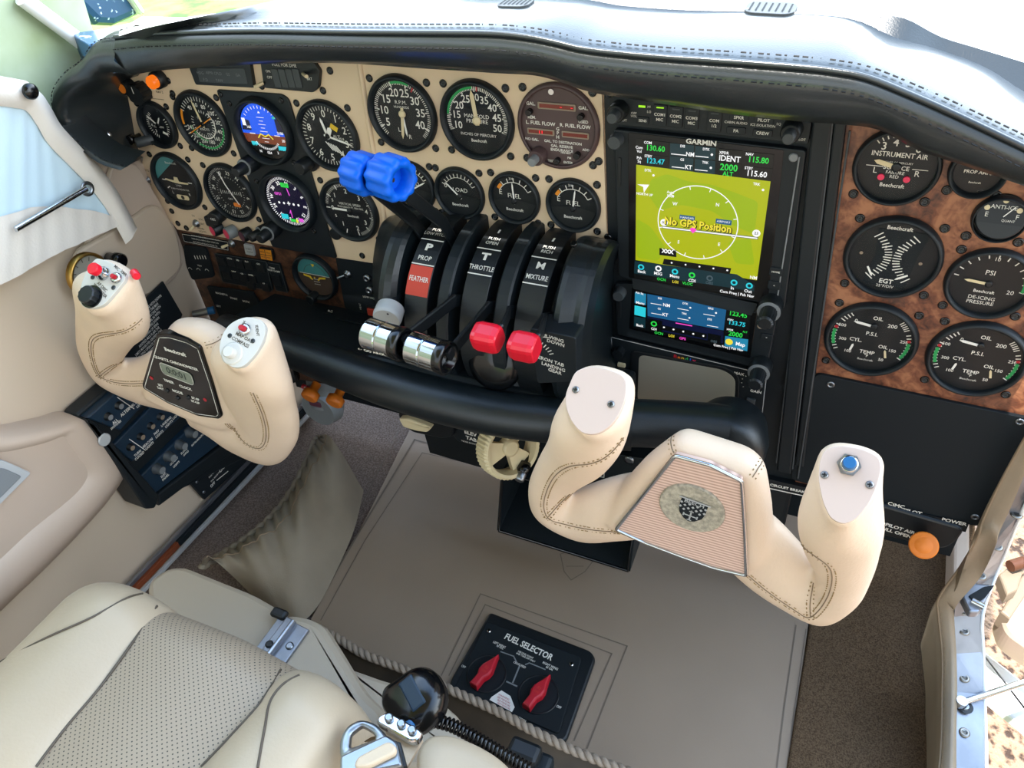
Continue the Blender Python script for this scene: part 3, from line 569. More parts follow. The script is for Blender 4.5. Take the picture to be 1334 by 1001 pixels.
# knobs near vacuum gauge
o=T('light_dimmer_knob','short dark knob standing below the small vacuum gauge','knob',Face(199,181,-.0034).M@Mx.Rotation(rad(-35),4,'Y'));G().lathe([(.0065,0),(.0065,.020),(.0055,.0215)],'grey',20).build('knob_body',o);G().disc(.0055,.0217,'midgrey',16).build('end_cap',o)
o=T('push_pull_knob','small black knob at the left edge of the cream panel near the leather','knob',Face(182,176,-.0034).M);G().lathe([(.003,0),(.003,.010),(.0062,.012),(.0062,.018),(.005,.019)],'blackgloss',20).build('knob_body',o)
for (x,y,m,lb) in((286,298,'pink','round red warning lamp below the compass gauge, first in the row'),(304,302,'pink','round red warning lamp in a grey holder, second in the row'),(324,305,'purple','dark unlit round lamp, third in the row below the compass gauge')):
    o=T('warning_lamp',lb,'lamp',Face(x+2,y-2,-.0034).M@Mx.Rotation(rad(-18),4,'Y'));G().lathe([(.0088,0),(.0088,.012),(.0078,.0135)],'midgrey' if x==304 else 'black',22).build('lamp_holder',o);G().disc(.0068,.0138,m,20).build('lens',o)
o=T('dimmer_knob','black stepped knob at the lower right corner of the pilot gauges','knob',Face(352,298,-.004).M@Mx.Rotation(rad(-18),4,'Y'));k=G().lathe([(.0095,0),(.0095,.014),(.0085,.0155)],'black',24).lathe([(.0068,.015),(.006,.030),(.005,.031)],'black',24);k.lathe([(.0092,.0156),(.0092,.0162)],'midgrey',24);k.build('knob_body',o)
o=T('compass_slaving_knob','black square-headed knob at the lower left of the compass gauge','knob',Face(283,283,-.0034).M);G().box((0,0,.008),(.018,.015,.016),'black',.003).build('knob_body',o)
# top annunciator strips partly under the glareshield
def strip(pix,label):
    F=Face(*pix[0],-.0060);o=T('annunciator_strip',label,'annunciator',F.M);pts=roundpoly(F.P(pix),.003);G().prism(pts,-.004,.002,'black',.0008).build('frame',o);return o,F
o,F=strip([(244,78),(326,76),(332,114),(256,110)],'dark annunciator strip at the top of the cream panel, with lowercase captions');q=[(258,88),(320,88),(325,109),(262,106)]
g=G().prism(roundpoly(F.P(q),.002),.002,.0026,'grey',.0003)
for t,x,y in(('HDG',263,94),('APPR',275,94),('CPLD',286,95),('GS',299,96),('GA',312,97),('F D',270,103),('YAW',288,104)): c=F.p(x,y);g.text(t,.0034,c[0],c[1],'midgrey',.0029)
g.build('legend_window',o)
o,F=strip([(340,78),(408,78),(418,92),(416,114),(409,120),(345,114)],'black caption unit with ivory levers at the top of the cream panel');g=G()
for i in range(4): c=F.p(362+i*9,101);g.prism(rrect(.009,.020,.001,cx=c[0],cy=c[1]),.002,.0032,'grey',.0004)
c=F.p(372,84);g.text('PULL FOR DME',.0036,c[0],c[1],'printed',.0026);c=F.p(351,92);g.text('ON',.003,c[0],c[1],'printed',.0026);c=F.p(353,100);g.text('OFF',.003,c[0],c[1],'printed',.0026);c=F.p(405,102);g.text('BRT',.003,c[0],c[1],'printed',.0026);g.build('keys',o)
for a,b in(((345,107),(340,109)),((397,95),(408,95))):
    A=F.p(*a);B=F.p(*b);G().tube([(A[0],A[1],.003),(B[0],B[1],.012)],.0020,'ivory',10).build('lever',o)
screws(cream,FC,[(430,92),(411,84),(421,118),(341,112),(219,105),(225,126),(224,275),(232,291),(243,297),(472,333)],.0042)
screws(cream2,FC2,[(780,210)],.0042)
# ================================================================ AVIONICS
def Z4(X,Y): return (780+X/4.447,100+Y/4.447)
def Z5(X,Y): return (790+X/4.447,340+Y/4.447)
# audio panel
o=T('audio_selector_panel','slim black audio control panel with lit COM buttons above the large touch screen','panel',Face(930,155,-.001).M);F=Face(0,0,M=o.matrix_basis)
pts=roundpoly(F.P([Z4(85,100),Z4(1240,250),Z4(1218,378),Z4(90,265)]),.002);G().prism(pts,0,.006,'satin',.0008).build('face_plate',o)
def btn(o,F,cx,cy,w,h,lines,lamp=None,z=.006,fs=.0034,m='grey',nm='button'):
    c=F.p(cx,cy);g=G();g.ts=.82;g.prism(rrect(w,h,.0012,cx=c[0],cy=c[1]),z,z+.0014,'satin',.0004)
    for i,t in enumerate(lines): g.text(t,fs,c[0],c[1]-(i-(len(lines)-1)/2)*fs*1.35-(h*.08 if lamp else 0),'printed',z+.0017,bold=.012)
    if lamp: g.rect(c[0],c[1]+h*.38,w*.55,.0012,lamp,z+.0017)
    g.build(nm,o)
w1=.0125
for X,Y,L_,lm in((367,208,['COM1','MIC'],'ledgrn'),(458,218,['COM2','MIC'],'grey'),(550,228,['COM3','MIC'],'grey'),(680,243,['COM','1/2'],'grey')): btn(o,F,*Z4(X,Y),w1,.019,L_,lm)
btn(o,F,*Z4(268,238),.0115,.0065,['SENS'],fs=.0030)
for X,Y,t in((822,220,'SPKR'),(805,296,'PA'),(965,235,'PILOT'),(958,310,'CREW')): btn(o,F,*Z4(X,Y),.0165,.0062,[t],fs=.0034)
g=G();g.ts=.8
for t,X,Y in(('HI',303,160),('LO',303,190),('CABIN AUDIO',803,252),('ICS ISOLATION',958,268),('PILOT',150,238),('COPILOT',1160,347),('SQ',1050,260),('VOL',215,215),('OFF',215,198)): c=F.p(*Z4(X,Y));g.text(t,.0028,c[0],c[1],'printed',.0063)
c=F.p(*Z4(262,158));g.rect(c[0],c[1],.0065,.002,'ledgrn',.0065);c=F.p(*Z4(620,213));g.disc(.002,.0064,'black',12,c=c);g.build('lettering',o)
for X,Y,x2,y2 in((135,175,80,215),(1130,285,1095,325)):
    c=F.p(*Z4(X,Y));k=G().lathe([(.0090,.006),(.0085,.018),(.0075,.0195)],'black',28,Tt(c[0],c[1]));k.lathe([(.0055,.019),(.0055,.029),(.0045,.0305)],'grey',20,Tt(c[0],c[1]));k.build('volume_knob',o)
# GTN 750 style
o=T('touch_screen_navigator','tall touch screen showing a yellow-green moving map, at the top of the black bay','avionics',Face(920,270,-.001).M);F=Face(0,0,M=o.matrix_basis)
body=roundpoly(F.P([(802,165),(1052,192),(1024,398),(1004,400),(990,390),(826,362),(808,356)]),.004);G().prism(body,0,.007,'satin',.0015).build('bezel',o)
scrq=[Z4(185,305),(1023,191),(1002,389),(822,357)];G().prism(roundpoly(F.P(scrq),.002),.007,.0078,'blackgloss',.0003).build('screen_glass',o)
z=.0081;g=G();g.ts=.82
mp=F.P([Z4(232,490),Z4(1005,585),(988,360),(831,334)])
act=F.P([Z4(232,340),Z4(1028,432),(984,383),(829,357)])
g.poly(act,z-.0001,'blkscr');g.poly(mp,z,'mapscr')
# darker terrain patches
for pl in([(850,230),(872,222),(900,232),(930,236),(960,246),(990,258),(985,300),(960,290),(930,270),(890,262),(862,270),(848,250)],[(832,280),(850,290),(870,318),(860,335),(833,331)],[(950,310),(980,305),(985,340),(960,338)]): g.poly(roundpoly(F.P(pl),.004),z+.0001,'mapscr2')
def sbox(x0,y0,x1,y1,x2,y2,x3,y3,m='tealscr',dz=.0002): g.poly(F.P([Z4(x0,y0),Z4(x1,y1),Z4(x2,y2),Z4(x3,y3)]),z+dz,m)
sbox(270,345,422,362,418,440,270,425,'blkscr');sbox(275,428,418,442,415,512,275,492,'blkscr');sbox(428,365,565,378,562,448,426,434);sbox(426,438,562,452,558,528,424,514);sbox(572,380,690,392,687,462,570,450);sbox(570,455,687,468,684,545,567,532);sbox(703,395,842,410,838,480,700,465,'blkscr');sbox(700,470,838,485,832,562,697,546,'blkscr');sbox(852,412,1024,430,1018,508,850,490,'blkscr');sbox(850,495,1018,512,1006,582,846,564,'blkscr')
def st(t,h,X,Y,m='whtscr',dz=.0006,b=.02,zz=Z4,wx=.9,rot=0): c=F.p(*zz(X,Y));g.text(t,h,c[0],c[1],m,z+dz,bold=b,wx=wx,rot=rot)
for t,h,X,Y,m in(('COM',.0032,300,362,'whtscr'),('130.60',.0066,343,396,'grnscr'),('STBY',.0032,302,440,'whtscr'),('123.47',.0064,342,470,'cynscr'),('DIS',.0030,500,382,'whtscr'),('NM',.0050,543,430,'whtscr'),('DTK',.0030,635,400,'whtscr'),('GS',.0030,497,460,'whtscr'),('KT',.0052,533,504,'whtscr'),('TRK',.0030,630,476,'whtscr'),('XPDR',.0032,738,420,'whtscr'),('IDENT',.0066,770,455,'whtscr'),('2000',.0078,765,506,'grnscr'),('ALT',.0052,760,542,'grnscr'),('NAV',.0032,885,428,'whtscr'),('115.80',.0066,935,462,'grnscr'),('STBY',.0032,880,508,'whtscr'),('115.60',.0066,925,542,'whtscr'),('Com',.0034,250,390,'whtscr'),('Vol',.0034,250,412,'whtscr'),('Psh',.0034,250,450,'whtscr'),('Sq',.0034,250,470,'whtscr'),
 ('DTK',.0032,300,522,'whtscr'),('TRK',.0032,925,600,'whtscr'),('NORTH UP',.0032,280,660,'whtscr'),('Auto',.0034,430,648,'whtscr'),('5000',.0034,430,670,'whtscr'),('W',.0044,455,715,'whtscr'),('N',.0044,700,720,'whtscr'),('S',.0044,475,935,'whtscr'),('E',.0044,708,948,'whtscr')): st(t,h,X,Y,m)
for X,Y,w in((490,430,.014),(625,442,.012),(487,504,.012),(620,520,.012)): c=F.p(*Z4(X-14,Y));g.rect(c[0],c[1],w,.0008,'whtscr',z+.0006)
for X,Y in((668,430),(662,506),(332,550),(962,633)): c=F.p(*Z4(X,Y));g.disc(.0012,z+.0006,'whtscr',10,c=c)
cc=F.p(911,286);RR=abs(F.p(*Z4(820,850))[0]-F.p(*Z4(360,800))[0])/2
g.arc(RR*.985,RR*1.01,0,360,'whtscr',z+.0004,Tt(*cc),72)
for i in range(12): g.tick(RR*.90,RR,i*30+15,.0008,'whtscr',z+.0004,Tt(*cc))
a=F.p(*Z4(388,850));b=F.p(*Z4(925,912));g.line([a,b],.0026,'greyscr',z+.0004);g.line([a,b],.0014,'whtscr',z+.0005)
for X,Y,t in((392,822,'05'),(923,883,'23')): c=F.p(*Z4(X,Y));g.disc(.0038,z+.0006,'whtscr',16,c=c);g.text(t,.0034,c[0],c[1],'tealscr',z+.0008,bold=.02)
for X,Y in((525,795),(735,818)): c=F.p(*Z4(X,Y));g.rect(c[0],c[1],.015,.005,'bluescr',z+.0006);g.text('HANGAR' if X<600 else 'AIRPORT',.0028,c[0],c[1],'whtscr',z+.0008)
st('No GPS Position',.0098,588,838,'blkscr',.0010,.07,wx=.86);st('No GPS Position',.0098,585,835,'ylwscr',.0013,.03,wx=.86,rot=0)
c=F.p(*Z4(560,862));g.poly([(c[0],c[1]+.004),(c[0]-.0035,c[1]),(c[0],c[1]-.004),(c[0]+.0035,c[1])],z+.0012,'magscr')
c=F.p(*Z4(272,622));g.poly([(c[0]-.006,c[1]+.003),(c[0]+.006,c[1]+.004),(c[0]+.001,c[1]-.005),(c[0],c[1]+.001)],z+.0007,'whtscr')
# lower part of the map page
g.poly(F.P([(862,318),(884,321),(884,330),(862,327)]),z+.0004,'blkscr');st('XXX',.0052,412,990,'whtscr',b=.06)
g.poly(F.P([(868,332),(955,344),(953,352),(866,339)]),z+.0005,'blkscr')
for i in range(5): c=F.p(878+i*18,337+i*2.4);g.disc(.0010,z+.0008,'whtscr',8,c=c)
g.poly(F.P([(830,335),(962,352),(985,366),(984,374),(829,351)]),z+.0003,'tealscr')
for X,Y,t in((218,38,'Back'),(313,50,'MSG'),(408,65,'Menu'),(508,90,'CDI'),(608,103,'OBS'),(740,132,'In'),(830,150,'Out')): 
    st(t,.0044 if t!='OBS' else .004,X,Y,'whtscr' if t!='OBS' else 'greyscr',zz=Z5,dz=.0008)
for X,Y,m in((215,12,'cynscr'),(315,20,'whtscr'),(410,38,'cynscr'),(508,58,'grnscr'),(610,75,'greyscr'),(750,100,'cynscr'),(838,118,'cynscr')): c=F.p(*Z5(X,Y));g.arc(.0018,.0034,0,360,m,z+.0008,Tt(*c),16)
for X,Y,t,m in((332,84,'OCN','grnscr'),(412,98,'LOI','ylwscr'),(482,108,'VLOC','grnscr'),(765,165,'Com Freq | Psh Nav','whtscr')): st(t,.0040,X,Y,m,zz=Z5,dz=.0006)
st('NM',.0045,862,72,'whtscr',zz=Z5,dz=.0007)
g.build('screen_display',o)
g=G();c=F.p(*Z4(605,362));g.text('GARMIN',.0046,c[0],c[1],'printed',z,bold=.03,wx=1.15);g.build('maker_lettering',o)
c=F.p(*Z4(120,345));G().lathe([(.0072,.006),(.0068,.016),(.006,.0175)],'grey',22,Tt(*c)).build('volume_knob',o)
c=F.p(*Z4(133,535));G().prism(rrect(.0035,.030,.0016,cx=c[0],cy=c[1]),.007,.0082,'black',.0004).build('card_slot',o)
for q in((1135,448),(66,910)): c=F.p(*Z4(*q));G().lathe([(.004,.007),(.004,.0082),(.003,.0088)],'midgrey' if q[0]>1000 else 'blackgloss',16,Tt(*c)).build('screw',o)
a,b=F.p(1043,200),F.p(1013,392);G().tube([(a[0],a[1],.0075),(b[0],b[1],.0075)],.0008,'midgrey',6).build('bezel_edge',o)
for X,Y,t in((990,40,'HOME'),(980,118,'<')): btn(o,F,*Z5(X,Y),.012,.009,[t],fs=.0024,z=.007)
def dual(o,F,c,z0=.007):
    k=G().lathe([(.0118,z0),(.0118,z0+.014),(.0108,z0+.016)],'black',30,Tt(*c));k.lathe([(.0113,z0+.0162),(.0113,z0+.0168)],'midgrey',30,Tt(*c));n=36
    rr=[[(c[0]+rd*(1+.05*cos(18*2*pi*i/n))*cos(2*pi*i/n),c[1]+rd*sin(2*pi*i/n),zz) for i in range(n)] for rd,zz in((.0080,z0+.016),(.0076,z0+.036),(.006,z0+.038))];k.loft(rr,'black',closed=True,sm=False);k.add(rr[-1],[tuple(range(n))],'black');k.build('dual_knob',o)
dual(o,F,F.p(*Z5(965,225)))
# GTN 650 style
o=T('touch_screen_radio','short blue touch screen radio below the tall map screen','avionics',Face(900,410,-.001).M);F=Face(0,0,M=o.matrix_basis)
body=roundpoly(F.P([(803,366),(826,366),(1008,400),(1012,420),(1000,480),(975,472),(806,432)]),.004);G().prism(body,0,.0065,'satin',.0012).build('bezel',o)
g=G();a=[F.p(830,361),F.p(984,394)];g.add([(a[0][0]-.004,a[0][1]+.003,.0065),(a[1][0]+.003,a[1][1]+.003,.0065),(a[1][0],a[1][1]-.006,.016),(a[0][0]+.001,a[0][1]-.005,.016),(a[0][0],a[0][1]-.006,.0065),(a[1][0],a[1][1]-.008,.0065)],[(0,1,2,3),(3,2,5,4),(0,3,4),(1,5,2)],'satin');g.build('finger_ledge',o)
G().prism(roundpoly(F.P([(826,370),(988,403),(979,462),(822,424)]),.002),.0065,.0072,'blackgloss',.0003).build('screen_glass',o)
z=.0075;g=G();g.ts=.84;zz=Z5
def sp(pl,m,dz=0): g.poly(F.P([Z5(*q) for q in pl]),z+dz,m)
sp([(175,155),(845,285),(825,510),(165,365)],'blkscr');sp([(248,170),(705,252),(688,380),(250,298)],'bluescr',.0001);sp([(250,300),(688,385),(684,455),(252,372)],'navyscr',.0001);sp([(178,160),(242,170),(240,235),(176,222)],'ltbluescr',.0002);sp([(176,236),(240,250),(238,305),(174,290)],'cynscr',.0002);sp([(174,300),(238,312),(236,368),(172,356)],'tealscr',.0002);sp([(706,255),(843,285),(838,325),(704,305)],'blkscr',.0002);sp([(703,312),(838,335),(834,375),(700,358)],'blkscr',.0002);sp([(700,362),(833,382),(830,425),(698,405)],'blkscr',.0002);sp([(697,412),(830,432),(824,500),(693,470)],'ltbluescr',.0002);sp([(335,350),(592,400),(590,430),(333,378)],'blkscr',.0002);sp([(252,310),(335,326),(333,390),(250,372)],'blkscr',.00025);sp([(597,395),(672,410),(670,452),(595,438)],'blkscr',.00025)
for t,h,X,Y,m in(('123.45',.0066,772,287,'grnscr'),('133.75',.0062,765,340,'cynscr'),('2000',.0070,757,403,'grnscr'),('Map',.0056,785,460,'whtscr'),('XPDR',.0026,725,375,'whtscr'),('ALT',.0026,812,388,'grnscr'),('STBY',.0026,728,318,'whtscr'),('NM',.0048,360,235,'whtscr'),('KT',.0048,352,290,'whtscr'),('DIS',.0028,322,195,'whtscr'),('DTK',.0028,468,225,'whtscr'),('BRG',.0028,615,253,'whtscr'),('GS',.0028,318,255,'whtscr'),('TRK',.0028,462,283,'whtscr'),('ETE',.0028,608,316,'whtscr'),('Menu',.0040,208,222,'whtscr'),('Back',.0040,205,352,'whtscr'),('CDI',.0036,287,372,'whtscr'),('OBS',.0036,632,443,'greyscr'),('OCN',.0040,315,397,'grnscr'),('LOI',.0040,388,412,'ylwscr'),('GPS',.0040,452,427,'magscr'),('Com Freq | Psh Nav',.0036,715,478,'whtscr'),('Psh Sq',.0030,205,165,'whtscr')): st(t,h,X,Y,m,zz=Z5,dz=.0006)
for X,Y in((345,362),(400,374),(456,386),(514,399),(572,411),(497,248),(645,278),(492,307)): c=F.p(*Z5(X,Y));g.disc(.0011,z+.0006,'whtscr',10,c=c)
for X,Y in((300,228),(455,258),(605,290),(303,285),(455,315),(625,355)): c=F.p(*Z5(X,Y));g.rect(c[0],c[1],.012,.0007,'whtscr',z+.0006)
c=F.p(*Z5(720,445));g.disc(.0040,z+.0006,'ylwscr',14,c=c);c=F.p(*Z5(287,342));g.arc(.002,.0035,0,360,'grnscr',z+.0006,Tt(*c),14);c=F.p(*Z5(460,345));g.rect(c[0],c[1],.018,.0012,'magscr',z+.0006)
g.build('screen_display',o)
dual(o,F,F.p(*Z5(905,580)),.006);c=F.p(*Z5(95,160));G().lathe([(.0068,.006),(.0064,.016),(.0056,.0175)],'grey',22,Tt(*c)).build('volume_knob',o)
btn(o,F,*Z5(935,420),.012,.008,['<'],fs=.0026,z=.0065);btn(o,F,*Z5(960,335),.010,.006,['MIC'],fs=.0022,z=.0065);c=F.p(*Z5(902,352));G().cyl(.0035,.006,.0085,'tan',16,Tt(*c)).build('photo_cell',o)
c=F.p(*Z5(88,265));G().prism(rrect(.003,.022,.0014,cx=c[0],cy=c[1]),.0065,.0075,'black',.0003).build('card_slot',o)
# radar
o=T('weather_radar','black weather radar with a blank grey-beige screen below the blue touch screen','avionics',Face(880,500,-.001).M);F=Face(0,0,M=o.matrix_basis)
G().prism(roundpoly(F.P([(799,435.6),(1000,484),(990,572),(798,540)]),.002),0,.006,'satin',.0008).build('face_plate',o)
g=G();q=F.P([(799,435.6),(1000,484),(990,572),(798,540)]);g.line([q[3],q[0],q[1],q[2]],.0008,'ltgrey',.0063);g.build('edge_line',o)
G().prism(roundpoly(F.P([(824,452),(948,474),(965,486),(963,535),(825,524)]),.008),.006,.0075,'black',.0006).build('screen_surround',o)
G().prism(roundpoly(F.P([(835,457),(945,477),(960,488),(958,530),(833,518)]),.008,6),.0075,.0080,'crt',.0003).build('screen',o)
g=G()
for i,(ch,m) in enumerate(zip('Bendix',('redpt','orange','yellow','green','blue','pink'))): c=F.p(881.5+i*4.9,460.5+i*1.15);g.text(ch,.0050,c[0],c[1],m,.0063,bold=.03)
for t,X,Y in(('NAV',95,610),('MAX',775,635),('GAIN',872,738)): c=F.p(*Z5(X,Y));g.text(t,.0036,c[0],c[1],'printed',.0063,bold=.02)
c=F.p(975,497)
for i in range(10): g.tick(.0105,.0118,-130+i*29,.0006,'printed',.0063,Tt(*F.p(*Z5(850,690))))
g.build('lettering',o)
c=F.p(*Z5(88,500));n=30;k=G();rr=[[(c[0]+rd*(1+.08*cos(10*2*pi*i/n))*cos(2*pi*i/n),c[1]+rd*sin(2*pi*i/n),zz) for i in range(n)] for rd,zz in((.0062,.006),(.006,.016))];k.loft(rr,'black',closed=True,sm=False);k.add(rr[-1],[tuple(range(n))],'black');k.build('knob',o)
for q,m in((Z5(98,583),'ivory'),(Z5(98,684),'blue'),(Z5(840,885),'blue'),(Z5(842,800),'grey')): c=F.p(*q);G().prism(rrect(.0095,.0055 if m!='grey' else .012,.001,cx=c[0],cy=c[1]),.006,.0085,m,.0006).build('push_button',o)
screws(stack,FK,[(793,122),(1062,580),(1048,486)],.0038,'blackgloss','grey',z=.0005)
# ================================================================ right blanking plate, strip, air box
o=T('blanking_plate','large flat black plate covering the lower half of the burl panel','plate',Face(1180,580,-.002).M);F=Face(0,0,M=o.matrix_basis)
G().prism(roundpoly(F.P([(1062,484),(1352,545),(1352,575),(1276,684),(1030,622)]),.008),0,.004,'blackmat',.0008).build('plate_body',o)
screws(o,F,[(1083,498),(1328,546),(1270,670)],.0040,'steel','grey',z=.004)
o=T('circuit_breaker_placard','narrow black placard strip with white lettering below the right panel','placard',Face(1130,648,-.004).M);F=Face(0,0,M=o.matrix_basis)
G().prism(F.P([(986,618),(1262,680),(1258,690),(984,630)]),-.004,.004,'black').build('strip',o)
g=G();a,b=F.p(984,629),F.p(1252,688);g.line([a,b],.0016,'printed',.0044)
ang=math.degrees(math.atan2(b[1]-a[1],b[0]-a[0]))
for t,x,y in(('AVIONICS CIRCUIT BREAKERS',1016,631),('PILOT',1189,663.5),('POWER',1243,676.5),('C',1160,653),('JMC',1171,656)): c=F.p(x,y);g.text(t,.0040 if len(t)>9 else .0050,c[0],c[1],'printed',.0045,bold=.03,rot=ang)
g.build('lettering',o)
o=T('air_vent_box','rounded dark grey box marked copilot air below the right panel','box',Face(1200,690,-.012).M);F=Face(0,0,M=o.matrix_basis)
G().prism(roundpoly(F.P([(1140,656),(1258,690),(1247,706),(1232,716),(1212,714),(1140,696)]),.01),-.05,.0,'black',.003).build('housing',o)
g=G()
for t,x,y in(('COPILOT AIR',1166,687),('PULL OPEN',1166,693.5)): c=F.p(x,y);g.text(t,.0050,c[0],c[1],'printed',.0003,bold=.03,rot=-5)
g.build('lettering',o)
o=T('air_pull_knob','round orange-tan pull knob on the copilot air box','knob',Face(1205,706,-.012).M@Mx.Rotation(rad(-12),4,'Y')@Mx.Rotation(rad(-38),4,'X'));G().cyl(.008,0,.012,'steel',20).build('shaft',o);G().lathe([(.004,.008),(.005,.018),(.0145,.026),(.0150,.030),(.0135,.0315),(.0095,.0300),(.0085,.0310),(.0,.0312)],'orange',32,cap=False).build('knob_body',o)
# ================================================================ GLARESHIELD
cols=[((150,50),(172,98)),((190,46),(205,92)),((240,44),(250,88)),((330,42),(330,83)),((450,44),(440,81)),((560,45),(555,88)),((640,46),(650,94)),((690,51),(700,97)),((725,58),(735,106)),((765,67),(775,119)),((850,76),(850,131)),((950,83),(950,146)),((1040,90),(1040,156)),((1085,95),(1095,160)),((1130,104),(1145,167)),((1190,128),(1195,193)),((1250,155),(1258,214)),((1334,195),(1334,240)),((1420,236),(1420,272))]
rows=[[] for _ in range(12)]
ZT=.795
fars={0:(155,47),1:(190,37),2:(240,26),3:(335,6),4:(455,-22),5:(580,-50),6:(680,-70)}
for i,(l,b) in enumerate(cols):
    L=Yp(*l,-.100);B=Yp(*b,-.078);tgt=(B.x+.0,)
    rows[0].append(V((B.x,.002,B.z+(.055 if i>4 else .012+.003*i))));rows[1].append(V((B.x,-.045,B.z+.012)));rows[2].append(B+V((0,.012,.001)));rows[3].append(B+V((0,-.006,.001)))
    rows[4].append(B.lerp(L,.22)+V((0,-.010,0)));rows[5].append(B.lerp(L,.6)+V((0,-.011,0)));rows[6].append(L+V((0,-.004,-.006)));rows[7].append(L+V((0,.001,.0)))
    rows[8].append(L+V((0,.010,.004)))
    if i in fars: fz=L.z+.012;Fp=Zp(*fars[i],fz)
    elif i<14: Fp=V((L.x+(L.x+.33)*-.05,.42 if i>4 else .25,L.z+.03))
    else: Fp=Zp(*{14:(1160,-4),15:(1222,32),16:(1290,75),17:(1350,112),18:(1440,160)}[i],L.z+.006)
    rows[9].append((L+V((0,.02,.006))).lerp(Fp,.1));rows[10].append((L+V((0,.01,.008))).lerp(Fp,.5));rows[11].append(Fp)
hood=T('glareshield','black leather padded glareshield arching over the whole instrument panel','glareshield',Yp(667,60,-.1))
def dens(r,k=4): return spline(r,k)
G().loft([dens(r) for r in rows],'blackleather').build('padded_hood',hood,world=True)
g=G();stitch(g,[p+V((0,-.0035,-.003)) for p in dens(rows[6],4)],'threadB',.0062,.004,.0006);stitch(g,[p+V((0,0,.0015)) for p in dens(rows[8],4)],'threadB',.0062,.004,.0006)
g.build('stitching',hood,world=True)
g=G();g.tube([p+V((0,-.001,.0015)) for p in dens(rows[7],4)],.0022,'blackleather',8);g.build('piping',hood,world=True)
g=G();g.loft([dens(rows[11][:6]),dens([V((p.x,.004,p.z-.05)) for p in rows[11][:6]])],'blackleather');g.build('sun_block_strip',hood,world=True)  # added out of view to keep sun off the cream panel
# left eyebrow
out=[(150,50),(124,56),(106,80),(84,97),(69,122),(73,150),(98,180),(133,207),(166,217)]
inn=[(172,98),(140,94),(127,106),(107,116),(92,131),(93,152),(113,179),(143,205),(169,215)]
pan=[(176,99),(164,103),(160,108),(161,118),(163,130),(167,150),(172,178),(178,200),(181,214)]
R0=[];R1=[];R2=[];R3=[];R4=[];R5=[]
for i,(a,b,c) in enumerate(zip(out,inn,pan)):
    A=Yp(*a,-.100);B=Yp(*b,-.085);C=Yp(c[0]+4,c[1],-.004)
    R0.append(A+V((-.004,.035,.004)));R1.append(A);R2.append(A.lerp(B,.5)+V((0,-.013,0)));R3.append(B);R4.append(B.lerp(C,.45)+V((-.004,.018,.002)));R5.append(C)
G().loft([dens(r,4) for r in(R0,R1,R2,R3,R4,R5)],'blackleather').build('side_return',hood,world=True)
G().loft([dens(r,4) for r in([p+V((.0,.085,-.038)) for p in R0[:6]],R0[:6])],'blackleather').build('sun_block_corner',hood,world=True)  # added cover over the gap where sun reached the panel
g=G();stitch(g,[p+V((0,-.001,.001)) for p in dens(R1,5)],'threadB',.0062,.004,.0006);g.build('stitching',hood,world=True)
M_=Mx.Translation(Yp(141,175,-.045))@PAN@Mx.Rotation(rad(30),4,'Y')
hood_snap=G().lathe([(.006,0),(.006,.002),(.004,.004),(0,.0042)],'chrome',20,M_@Tt(0,0,.004));hood_snap.build('snap_stud',hood,world=True)
# top vents
hb=bvh_of([c for c in hood.children if c.name.startswith('padded_hood')][0])
for (x,y,w,h) in((1004,12,.040,.010),(672,5,.03,.008)):
    h_=onsurf(hb,x,y)
    if h_:
        P,N=h_; N=N if N.z>0 else -N;X=V((1,0,0));X=(X-N*X.dot(N)).normalized();Y=N.cross(X);M=Mx.Identity(4);M.col[0]=(*X,0);M.col[1]=(*Y,0);M.col[2]=(*N,0);M.col[3]=(*P,1)
        g=G();g.prism(rrect(w,h*3,h,5),-.001,.0012,'grey',.0004,M=M)
        for i in range(7): g.rect((i-3)*w*.13,0,.0014,h*2,'blackmat',.0015,M)
        g.build('defroster_grille',hood,world=True)
# ================================================================ THROTTLE QUADRANT
QY,QZ=-.020,.455
quad=T('throttle_quadrant','black housing with P, T and M label strips between the lever slots','quadrant',(-.345,0,.455))
def arcseg(x0,x1,R,a0,a1,m,n=16,Ri=.03,g=None,bev=.002):
    """a slice of drum about the x axis; angle 90 = up, 0 = toward the seats"""
    g=g or G();rows_=[]
    for x,k in((x0,bev),(x0+bev,0),(x1-bev,0),(x1,bev)):
        r=[]
        for i in range(n+1): a=rad(a0+(a1-a0)*i/n);r.append(V((x,QY-(R-k)*cos(a),QZ+(R-k)*sin(a))))
        rows_.append(r)
    g.loft(rows_,m,sm=False)
    for x,r in((x0,rows_[0]),(x1,rows_[-1])): g.add(list(r)+[V((x,QY+.02,QZ-.06)),V((x,QY+.02,QZ+.06))],[tuple(range(len(r)+2))],m)
    return g
cx_={'P':-.413,'T':-.3445,'M':-.2815}
g=G()
arcseg(-.44,-.25,.074,110,-45,'black',g=g);g.build('slot_floor',quad,world=True)
g=G();arcseg(-.386,-.371,.104,100,-35,'satin',g=g);g.build('slot_divider',quad,world=True)
g=G();arcseg(-.319,-.303,.104,100,-35,'satin',g=g);g.build('slot_divider',quad,world=True)
def drumM(x,a,R): # frame on the drum: local x right, y "up the strip", z outward
    a=rad(a);n=V((0,-cos(a),sin(a)));u=V((0,sin(a),cos(a)));M=Mx.Identity(4)
    M.col[0]=(1,0,0,0);M.col[1]=(*u,0);M.col[2]=(*n,0);M.col[3]=(x,QY+n.y*R,QZ+n.z*R,1);return M
